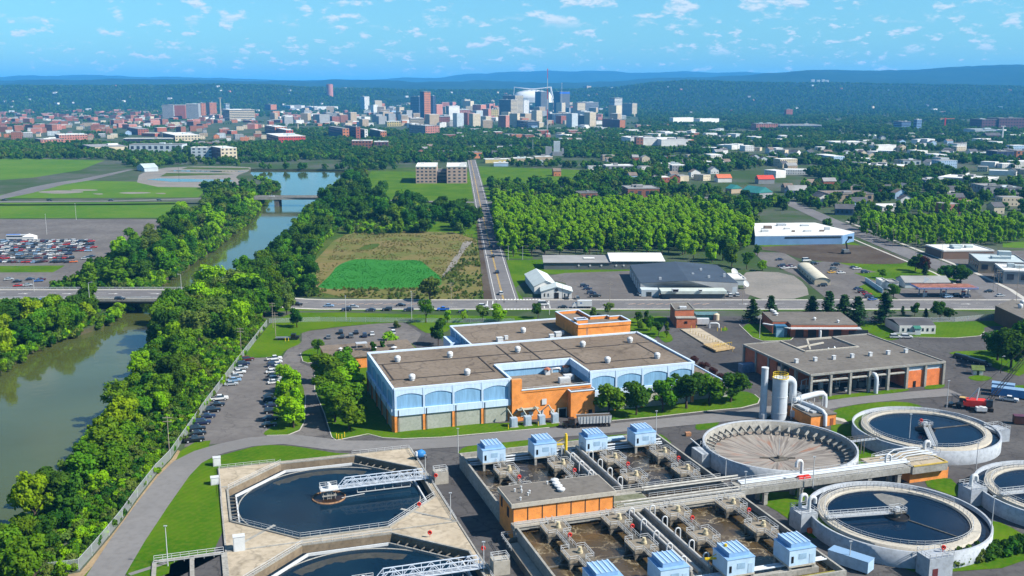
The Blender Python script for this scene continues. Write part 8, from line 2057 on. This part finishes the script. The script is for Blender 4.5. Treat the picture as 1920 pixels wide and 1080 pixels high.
b=MB();b.box(-4.2,2.6,-1.25,1.25,1.0,3.7);b.build('cargo_box',M_wmet,t);b=MB();b.box(-5.2,-4.3,-1.1,1.1,.6,1.6);b.add([(-6.6,-1.1,.5),(-6.6,1.1,.5),(-6.5,1.1,1.5),(-6.5,-1.1,1.5),(-5.6,-1.0,2.5),(-5.6,1.0,2.5),(-4.3,-1.1,2.5),(-4.3,1.1,2.5),(-4.3,-1.1,.5),(-4.3,1.1,.5)],[(0,3,2,1),(3,4,5,2),(4,6,7,5),(0,8,6,4,3),(1,2,5,7,9)]);b.build('cab',M_wmet,t)
b=MB();b.box(-4.2,2.6,-.5,.5,.6,1.0);b.build('chassis',M_black,t);b=MB();b.box(-2.9,-2.0,-1.27,-1.25,2.3,2.9);b.build('blue_mark',paint('blue'),t)
for x in(-5.6,.6,1.6):
 for s in(-1,1):link('wheel',carm('pickup','white')[3],t,(x,s*1.05,.45))
for x,y,k,c,l in[(921,463,'sedan','navy','farthest on the avenue'),(924,482,'suv','black','second farthest on the avenue'),(932,512,'suv','navy','midway along the avenue'),(939,552,'suv','white','waiting at the avenue junction')]:car(x,y,k,c,math.radians(98),l,'cars on the avenue',.13)
G='cars at the church and the warehouse'
for x,y,k,c,a,l in[(1096,538,'suv','navy',.1,'farthest of four beside the church'),(1102,543,'sedan','navy',.1,'second of four beside the church'),(1109,551,'suv','navy',.1,'third of four beside the church'),(1116,557,'pickup','black',.1,'nearest of four beside the church'),(1062,561,'sedan','black',1.7,'in front of the church, left one'),(1082,561,'suv','grey',1.7,'in front of the church, right one'),(1200,554,'suv','white',1.7,'left of the warehouse annex'),(1369,556,'suv','white',1.5,'right of the warehouse annex, left one'),(1382,555,'suv','white',1.5,'right of the warehouse annex, right one'),(1679,634,'suv','white',-.15,'by the bungalow, left of a pair'),(1700,634,'suv','white',-.15,'by the bungalow, right of a pair'),(1892,752,'pickup','white',-.5,'by the blue containers')]:car(x,y,k,c,a,l,G)
G='cars in the sales lot'
for i,(x,y,k,c)in enumerate([(1461,488,'sedan','navy'),(1465,500,'suv','navy'),(1471,504,'sedan','white'),(1481,500,'sedan','maroon'),(1486,503,'sedan','white'),(1512,490,'van','white'),(1527,496,'suv','black'),(1566,498,'suv','black'),(1564,506,'suv','grey'),(1559,512,'sedan','yellow'),(1577,513,'sedan','white'),(1601,503,'sedan','navy'),(1607,505,'sedan','white'),(1622,512,'suv','navy'),(1609,543,'sedan','navy'),(1617,549,'suv','maroon'),(1626,553,'sedan','red'),(1630,558,'suv','navy'),(1636,563,'sedan','blue'),(1542,537,'suv','black'),(1777,558,'suv','lblue'),(1790,556,'suv','black'),(1810,558,'suv','navy'),(1854,548,'sedan','black'),(1875,556,'sedan','silver'),(1726,542,'suv','white')]):
 car(x,y,k,c,rc.choice((.15,.25,3.3)),('at the filling station, about pump %s'%'abcdef'[i-20]).replace('about pump ','spot ')if i>=20 else 'in the sales lot, %s'%('far side' if y<508 else 'near side'),G)
for i,(x,y)in enumerate([(1800,672),(1812,675),(1824,679),(1835,682),(1846,685)]):car(x,y,'suv','black',-.9,'in the dark row below the big right-edge tree, %s'%('first','second','third','fourth','fifth')[i],'dark row at the right')
G='cars packed in the far left car park'
for r_,y in enumerate((453.5,459,465,471,478,485,492)):
 x=-6
 while x<(176 if r_<3 else(168 if r_<4 else 134)):
  if rc.random()<.93:car(x,y+rc.uniform(-.6,.6),rc.choice(('sedan','suv','suv')),rc.choice(('black','navy','white','white','silver','red','grey','black','lblue','maroon')),rc.choice((.5,.55,3.6)),'in the packed far left car park, row %s'%('one, farthest','two','three','four, middle','five','six','seven, nearest')[r_],G,fine=False)
  x+=7.4+r_*.25
for i,(x,y,c)in enumerate([(17,525,'silver'),(33,529,'black'),(34,537,'red'),(52,536,'silver'),(57,525,'navy'),(73,528,'blue'),(78,525,'maroon'),(138,492,'orange'),(160,486,'silver'),(166,484,'navy'),(172,482,'black')]):car(x,y,'sedan',c,.4,'standing loose in the left car park','loose cars at far left',fine=False)
for i,x in enumerate((8,93,208,299,510)):car(x,376.5 if x<400 else 369,'suv' if i%2 else 'sedan',('black','black','navy','navy','white')[i],0,'on the far cross street, %s from left'%('first','second','third','fourth','fifth')[i],'far traffic',3.2 if x<400 else 6.2,fine=False)
t=thing('coach','white coach with blue roof stripe by the packed car park','bus',(*P(33,449),.05),.05);b=MB();b.box(-7,7,-1.3,1.3,.5,3.4);b.build('body',M_wmet,t);b=MB();b.box(-6.8,6.8,-1.33,-1.3,1.8,2.7);b.build('windows',M_glass,t);b=MB();b.box(-7,2,-1.25,1.25,3.4,3.5);b.build('roof_stripe',paint('bblue'),t)
t=thing('tent','white peaked tent beside the coach','tent',(*P(56,450),.05),.05);b=MB();b.box(-4,4,-3,3,0,2.4);b.add([(-4.2,-3.2,2.4),(4.2,-3.2,2.4),(4.2,3.2,2.4),(-4.2,3.2,2.4),(0,0,4.4)],[(0,1,4),(1,2,4),(2,3,4),(3,0,4)]);b.build('canvas',M_rw,t)
t=thing('tipper_truck','grey ribbed dump trailer with dark tractor on the road below the hall','truck',(*P(1105,800),.1),math.radians(8))
b=MB();b.add([(-3.4,-1.25,1.3),(6.4,-1.25,1.3),(6.4,1.25,1.3),(-3.4,1.25,1.3),(-3.9,-1.3,3.6),(6.6,-1.3,3.6),(6.6,1.3,3.6),(-3.9,1.3,3.6)],[(0,1,5,4),(1,2,6,5),(2,3,7,6),(3,0,4,7),(3,2,1,0)]);b.build('tub',M_gal,t)
b=MB();b.add([(-3.7,-1.2,3.4),(6.4,-1.2,3.4),(6.4,1.2,3.4),(-3.7,1.2,3.4)],[(0,1,2,3)]);b.build('load',M_soil,t)
for k in range(10):b=MB();b.box(-3+k*.98,-2.8+k*.98,-1.42,-1.27,1.3,3.6);b.build('rib',M_gal,t)
b=MB();b.box(-7.4,-4.3,-.9,.9,.5,1.1);b.box(-6.4,-4.7,-1.15,1.15,1.0,2.9);b.box(-8.2,-6.4,-.9,.9,.7,1.8);b.build('tractor',paint('black'),t)
b=MB();b.box(-6.45,-6.4,-1,1,1.9,2.7);b.build('windscreen',M_glass,t)
for x in(-7.4,-4.6,-3.4,3.4,4.6,5.8):
 for s in(-1,1):o=link('wheel',carm('pickup','white')[3],t,(x,s*1.1,.5));o.scale=(1.2,1.4,1.2)
t=thing('flatbed_truck','dark flatbed truck parked on the lawn edge by the visitor lot','truck',(*P(540,637),.1),.05);b=MB();b.box(-5,1.2,-1.2,1.2,.8,1.05);b.build('bed',paint('grey'),t);b=MB();b.box(1.4,3.2,-1.1,1.1,.6,2.4);b.box(3.2,4.6,-1,1,.6,1.5);b.build('cab',paint('black'),t)
for x in(-3.6,-2.5,3.6):
 for s in(-1,1):link('wheel',carm('pickup','white')[3],t,(x,s*.95,.42))
t=thing('mixer_trailer','small trailer with blue-covered drum on the asphalt by the settling tank','trailer',(*P(789,862),0),.6);b=MB();b.tube([(-1.4,0,1.6),(-.9,0,1.7),(.5,0,1.8),(1.3,0,1.8)],[.3,1.1,1.15,.5],14);b.build('drum',mat('tarp_blue',(.04,.22,.55),.5,.1,1),t);b=MB();b.box(-1.6,1.6,-.7,.7,.4,.7);b.build('chassis',M_black,t);b=MB();b.cyl(-1.3,0,1.5,2.6,.6,12,r1=.4);b.build('hopper',M_wmet,t)
for k,(x,y,L_,w,h,c,a,lab)in enumerate([(1594,1062,9,3,2.8,'lblue',-.75,'pale blue box trailer at the near corner of the aeration basin'),(1880,735,7,3,3,'lblue',-.5,'pale blue container beside the red crane'),(1905,745,15,3.4,2.8,'blue',-.5,'long blue container at the right edge'),(1916,795,5,2.5,2.6,'maroon',-.2,'rust-brown skip at the right edge')]):
 t=thing('container',lab,'container',(*P(x,y),.05),a);b=MB();b.box(-L_/2,L_/2,-w/2,w/2,.3,h);b.build('box',mat('box_'+c,{'lblue':(.40,.56,.74),'blue':(.10,.28,.58),'maroon':(.12,.05,.035)}[c],.5,.12,.6),t);b=MB();b.box(-L_/2-.05,L_/2+.05,-w/2-.05,w/2+.05,h,h+.1);b.build('lid',paint('lblue' if c!='maroon' else 'maroon'),t);b=MB();b.box(-L_/2+.4,L_/2-.4,-w/2+.3,w/2-.3,0,.3);b.build('skid',M_black,t)
t=thing('crawler_crane','red crawler crane with dark lattice boom reaching out of the picture','crane',(*P(1838,768),0),-.25)
for s in(-1,1):b=MB();b.box(-3.4,3.4,s*2-.5,s*2+.5,0,1.2);b.build('track',M_black,t)
b=MB();b.box(-4.6,2.6,-1.6,1.6,1.3,3.3);b.box(-5.4,-4.6,-1.6,1.6,1.5,2.7);b.build('house',M_red,t);b=MB();b.box(1.2,3.2,-1.7,-.4,1.4,3.7);b.build('cab',M_glass,t);b=MB();b.bar((-1.5,-1,3.3),(-.8,0,7.2),.3);b.bar((-1.5,1,3.3),(-.8,0,7.2),.3);b.bar((-3.6,0,3.3),(-.8,0,7.2),.25);b.build('gantry',M_wmet,t)
b=MB();A0=Vector((1.8,0,2.4));A1=Vector((22,14,26));sd=Vector((-.5,.75,0)).normalized();up_=Vector((-.3,-.2,1)).normalized()
for a_,c_ in((-.5,-.5),(.5,-.5),(.5,.5),(-.5,.5)):b.bar(A0+sd*a_+up_*c_,A1+sd*a_+up_*c_,.14)
for k in range(26):
 p,q=A0+(A1-A0)*(k/26),A0+(A1-A0)*((k+1)/26);f=.5 if k%2 else-.5
 b.bar(p+sd*f+up_*.5,q-sd*f+up_*.5,.08);b.bar(p+sd*f-up_*.5,q-sd*f-up_*.5,.08);b.bar(p+sd*.5+up_*f,q+sd*.5-up_*f,.08)
b.bar((-.8,0,7.2),A1,.08);b.build('boom',mat('boom_dark',(.06,.055,.055),.6,.1,1),t)
t=thing('wheel_loader','dark wheel loader with tan cab roof beside the red crane','loader',(*P(1804,765),0),2.6);b=MB();b.box(-2.6,1.2,-1.1,1.1,1.0,2.2);b.build('body',paint('grey'),t);b=MB();b.box(-.8,.9,-.9,.9,2.2,3.5);b.build('cab',M_glass,t);b=MB();b.box(-.9,1,-1,1,3.5,3.65);b.build('cab_roof',mat('loader_tan',(.55,.36,.14),.6,.1,1),t);b=MB();b.bar((1,-.7,1.6),(3,-.7,.8),.3);b.bar((1,.7,1.6),(3,.7,.8),.3);b.box(2.9,4,-1.4,1.4,.2,1.3);b.build('bucket',paint('black'),t)
for x in(-1.7,1.0):
 for s in(-1,1):o=link('wheel',carm('pickup','white')[3],t,(x,s*1.1,.8));o.scale=(2,2.4,2)
t=thing('compressor','white wheeled compressor in front of the red crane','compressor',(*P(1839,774),0),-.1);b=MB();b.box(-1.6,1.6,-.8,.8,.7,1.9);b.cyl(0,0,1.8,2.1,.7,12);b.build('casing',M_wmet,t);b=MB();b.box(-1.4,1.4,-.9,.9,.2,.7);b.build('wheels',M_black,t)
t=gabled('kiosk','tiny white kiosk with mossy green roof on its own lawn patch','hut',P(1824,703),-12,3.4,2.8,2.2,3.2,wallm('white'),mat('moss_roof',(.12,.17,.05),.8,.2,1),'x');b=MB();b.box(1.3,2.1,-.06,0,0,1.9);b.build('door',M_glass,t)
t=thing('excavator','dark excavator with raised arm on the dug-over lot','excavator',(*P(1586,476),.1),.3);b=MB();b.box(-2.6,2.6,-1.6,1.6,0,1.1);b.build('tracks',M_black,t);b=MB();b.box(-2.4,1.4,-1.4,1.4,1.1,2.9);b.build('house',paint('grey'),t);b=MB();b.bar((1,0,2),(-.5,0,7.5),.7);b.bar((-.5,0,7.5),(2,0,10),.5);b.box(1.2,3.4,-.9,.9,9.4,10.8);b.build('arm',paint('black'),t)
b=MB();b.box(-.8,.8,-.6,.6,0,1.1);tag(b.build('crate',mat('crate_brown',(.42,.22,.12),.8,.2,1),None,(*P(1290,817),0),.2),'brown crate on the asphalt left of the empty tank','crate')
b=MB();b.box(-.6,.6,-.5,.5,0,1.0);tag(b.build('marker_box',mat('marker_orange',(.85,.16,.02),.5,.05,1),None,(*P(1519,999),.1),.2),'bright orange box on the path beside the nearest round tank','box')
# bridges, fences, poles
br=thing('road_bridge','grey concrete girder bridge carrying the boulevard over the river','bridge',(-240,BLY,0))
b=MB();b.box(-190,128,-BW/2-2.3,BW/2+2.3,3.9,4.95,0,True);b.build('deck',M_cwall,br)
for s in(-1,1):b=MB();b.box(-190,128,s*(BW/2+2.2)-.2,s*(BW/2+2.2)+.2,4.3,5.5);b.build('parapet',M_cwall,br);b=MB();rails(b,[(-190,s*(BW/2+2.2)),(128,s*(BW/2+2.2))],5.5,.8,3.2,.14);b.build('guard_rail',M_gal,br)
for k in range(6):y=-BW/2+k*BW/5;b=MB();b.box(-190,128,y-.3,y+.3,2.7,3.9,0,True);b.build('girder',mat('girder_dark',(.07,.06,.055),.7,.2,.5),br)
for x in(-62,28,112):b=MB();b.box(x-1.2,x+1.2,-BW/2-1,BW/2+1,-4,2.7);b.build('pier',M_cwall,br)
u0,u1=P(478,369.5,6),P(606,370,6);b2=thing('far_bridge','low concrete bridge carrying the cross street over the river','bridge',(*u0,0));L_=u1[0]-u0[0]
b=MB();b.box(-8,L_+8,-6.5,6.5,4.3,5.9,0,True);b.build('deck',M_cwall,b2)
for s in(-1,1):b=MB();b.box(-8,L_+8,s*6.3-.2,s*6.3+.2,5.9,7.0);b.build('parapet',M_cwall,b2)
b=MB();b.box(L_*.30,L_*.30+4,-6,6,-4,4.3);b.build('pier',M_cdark,b2)
M_mesh=bpy.data.materials.new('chain_link');M_mesh.use_nodes=True;t_=M_mesh.node_tree;tb=t_.nodes.new('ShaderNodeBsdfTransparent');mx_=t_.nodes.new('ShaderNodeMixShader');mx_.inputs[0].default_value=.42
pb=t_.nodes['Principled BSDF'];pb.inputs['Base Color'].default_value=(.42,.45,.47,1);pb.inputs['Metallic'].default_value=.3;t_.links.new(tb.outputs[0],mx_.inputs[1]);t_.links.new(pb.outputs[0],mx_.inputs[2]);t_.links.new(mx_.outputs[0],t_.nodes['Material Output'].inputs[0])
def fence(px,h,label,m=None,sp=6):
 q=PP(px);t=thing('chain_link_fence',label,'fence',(*q[0],0));off=lambda p:(p[0]-q[0][0],p[1]-q[0][1]);b=MB();pm=MB()
 for p,r_ in zip(q,q[1:]):
  a,c=off(p),off(r_);b.add([(*a,.05),(*c,.05),(*c,h),(*a,h)],[(0,1,2,3)]);pm.bar((*a,h),(*c,h),.08);n=max(1,int(math.hypot(c[0]-a[0],c[1]-a[1])/sp))
  for i in range(n):pm.bar((a[0]+(c[0]-a[0])*i/n,a[1]+(c[1]-a[1])*i/n,0),(a[0]+(c[0]-a[0])*i/n,a[1]+(c[1]-a[1])*i/n,h+.2),.1)
 b.build('mesh',m or M_mesh,t);o=pm.build('posts',M_gal,t);o['kind']='stuff'
fence([(30,1084),(148,1070),(173,1042),(205,1004),(230,973),(258,933),(293,888),(320,860),(335,838),(386,764),(444,686),(501,611)],2.6,'tall chain-link fence between the riverside trees and the plant road')
fence([(505,606),(600,603),(800,605),(965,606)],2.0,'low chain-link fence on the lawn below the boulevard');fence([(1390,604),(1430,598),(1610,606),(1790,604),(1860,598)],2.2,'chain-link fence behind the brick office and bungalow');fence([(560,505),(578,486),(600,460)],3,'pale fence along the path beyond the bridge')
M_wood=mat('pole_wood',(.36,.31,.25),.85,.15,1)
def pole(x,yb,yt,label,arm=0,cross=False,z=0.0,m=None,r=.13):
 C=P(x,yb,z);h=hz_at(C[1],yt)-z;t=thing('utility_pole' if cross else 'lamp_post',label,'pole' if cross else 'lamp post',(*C,z),0,'poles and lamp posts');b=MB();b.cyl(0,0,-.2,h,r,8,r1=r*.6);b.build('shaft',m or(M_wood if cross else M_rail),t)
 if cross:
  for k in range(2):b=MB();b.box(-1.3,1.3,-.08,.08,h-.6-k*1.1,h-.42-k*1.1);b.build('crossarm',M_wood,t)
 else:b=MB();b.bar((0,0,h),(arm,0,h+.3)if arm else(0,0,h+.2),.14);b.box(arm*.8-.35,arm*.8+.35,-.15,.15,h+.15,h+.33);b.build('lamp_head',M_gal,t)
for x,yb,yt,lab in[(318,853,780,'wooden pole by the fence beside the nearest parked pickup'),(453,675,614,'wooden pole by the far end of the fence row'),(512,615,567,'pale pole at the fence corner, left of a pair'),(517,631,585,'pale pole at the fence corner, right of a pair'),(1143,571,527,'wooden pole in front of the grey warehouse lot'),(1392,571,538,'wooden pole right of the grey warehouse'),(1674,464,428,'tall wooden pole on the diagonal street, with many arms'),(1643,452,418,'wooden pole on the diagonal street above the wood'),(1716,480,440,'wooden pole on the diagonal street before the purple tree'),(1764,500,452,'wooden pole across from the purple tree'),(1870,548,505,'wooden pole beside the right-edge workshops'),(1862,545,512,'wooden pole left of the filling station sign'),(1905,568,497,'tall wooden pole at the right edge'),(1608,440,405,'wooden pole at the bend of the diagonal street'),(774,570,548,'pale pole on the boulevard verge before the lawn tree'),(846,570,529,'pale bare pole beside the bushy verge tree'),(1055,560,524,'wooden pole at the church front')]:pole(x,yb,yt,lab,0,True)
for x,yb,yt,arm,lab,z in[(169,575,530,1.8,'curved lamp post on the bridge, left',5),(341,556,515,-1.6,'curved lamp post on the bridge, right',5),(649,603,556,0,'lamp post on the lawn left of the visitor lot',0),(772,598,548,0,'lamp post on the lawn near the spreading tree',0),(1030,590,555,0,'white post at the junction corner',0),(315,1062,988,0,'lamp post on the grass at the inlet channel',0),(845,975,926,0,'lamp post on the tan apron of the settling tank',0),(907,1075,1018,0,'lamp post at the bottom landing block',0),(798,905,855,0,'lamp post beside the blue drum trailer',0),(859,850,805,0,'lamp post at the aeration basin corner',0),(1230,812,772,0,'lamp post behind the rightmost far drive house',0),(1360,900,862,0,'lamp post on the gallery, left of a pair',4),(1397,920,886,0,'lamp post on the gallery, right of a pair',4),(1524,912,858,0,'lamp post by the pair of gooseneck pipes',4),(1705,820,778,0,'lamp post inside the farthest round tank',3.7),(1830,880,832,0,'lamp post between the two right-hand round tanks',0),(1858,1000,932,0,'lamp post on the rim of the nearest round tank',3.7),(1592,1065,1017,0,'lamp post beside the pale blue box trailer',0),(1775,765,715,0,'lamp post in the yard left of the red crane',0),(1876,700,669,.9,'lamp post by the dark row of parked cars',0),(1424,634,595,-1,'lamp post on the office lawn',0),(980,487,463,0,'white lamp post by the long shed',0),(953,487,462,0,'pole beside the avenue near the long shed',0),(66,566,525,0,'lamp post behind the bridge at far left',0),(235,478,440,0,'tall dark lamp post at the edge of the left car park',0),(88,440,402,0,'lamp post in the empty left car park',0),(143,412,382,0,'lamp post by the field edge at left',0),(336,342,291,0,'tall dark mast at the harbour',0)]:pole(x,yb,yt,lab,arm,False,z,M_black if 'dark' in lab else None)
# look-alikes told apart by their order across the picture
def ordinal(n):return '%d%s'%(n,'th' if 10<=n%100<=20 else{1:'st',2:'nd',3:'rd'}.get(n%10,'th'))
same={}
for o in COL.objects:
 if o.parent is None and 'label' in o and 'category' in o:same.setdefault(o['label'],[]).append(o)
for lab,os_ in same.items():
 if len(os_)>1:
  if len(lab.split())>13:lab=' '.join(lab.replace(',','').replace(' the ',' ').split()[:13])
  os_.sort(key=lambda o:o.location.x/max(1,o.location.y))
  for i,o in enumerate(os_):
   o['label']='%s, %s from left'%(lab,ordinal(i+1));o['group']=o.get('group')or lab
HAZE_COL=(0.09,0.46,1.0,1);HAZE_D=6.0e-5
# the air: one even box of pale haze round everything
hz=MB()
hz.box(-BIG-300,BIG+300,-4300,37300,-14,485,0,bottom=True)
hm2=bpy.data.materials.new('haze');hm2.use_nodes=True
t=hm2.node_tree;t.nodes.clear()
pv=t.nodes.new('ShaderNodeVolumePrincipled')
pv.inputs['Color'].default_value=HAZE_COL
pv.inputs['Density'].default_value=HAZE_D
pv.inputs['Anisotropy'].default_value=0.0
mo=t.nodes.new('ShaderNodeOutputMaterial')
t.links.new(pv.outputs[0],mo.inputs['Volume'])
ho=hz.build('haze',hm2)
ho['kind']='stuff'
ho['label']='pale blue haze in the air over the far town and hills'
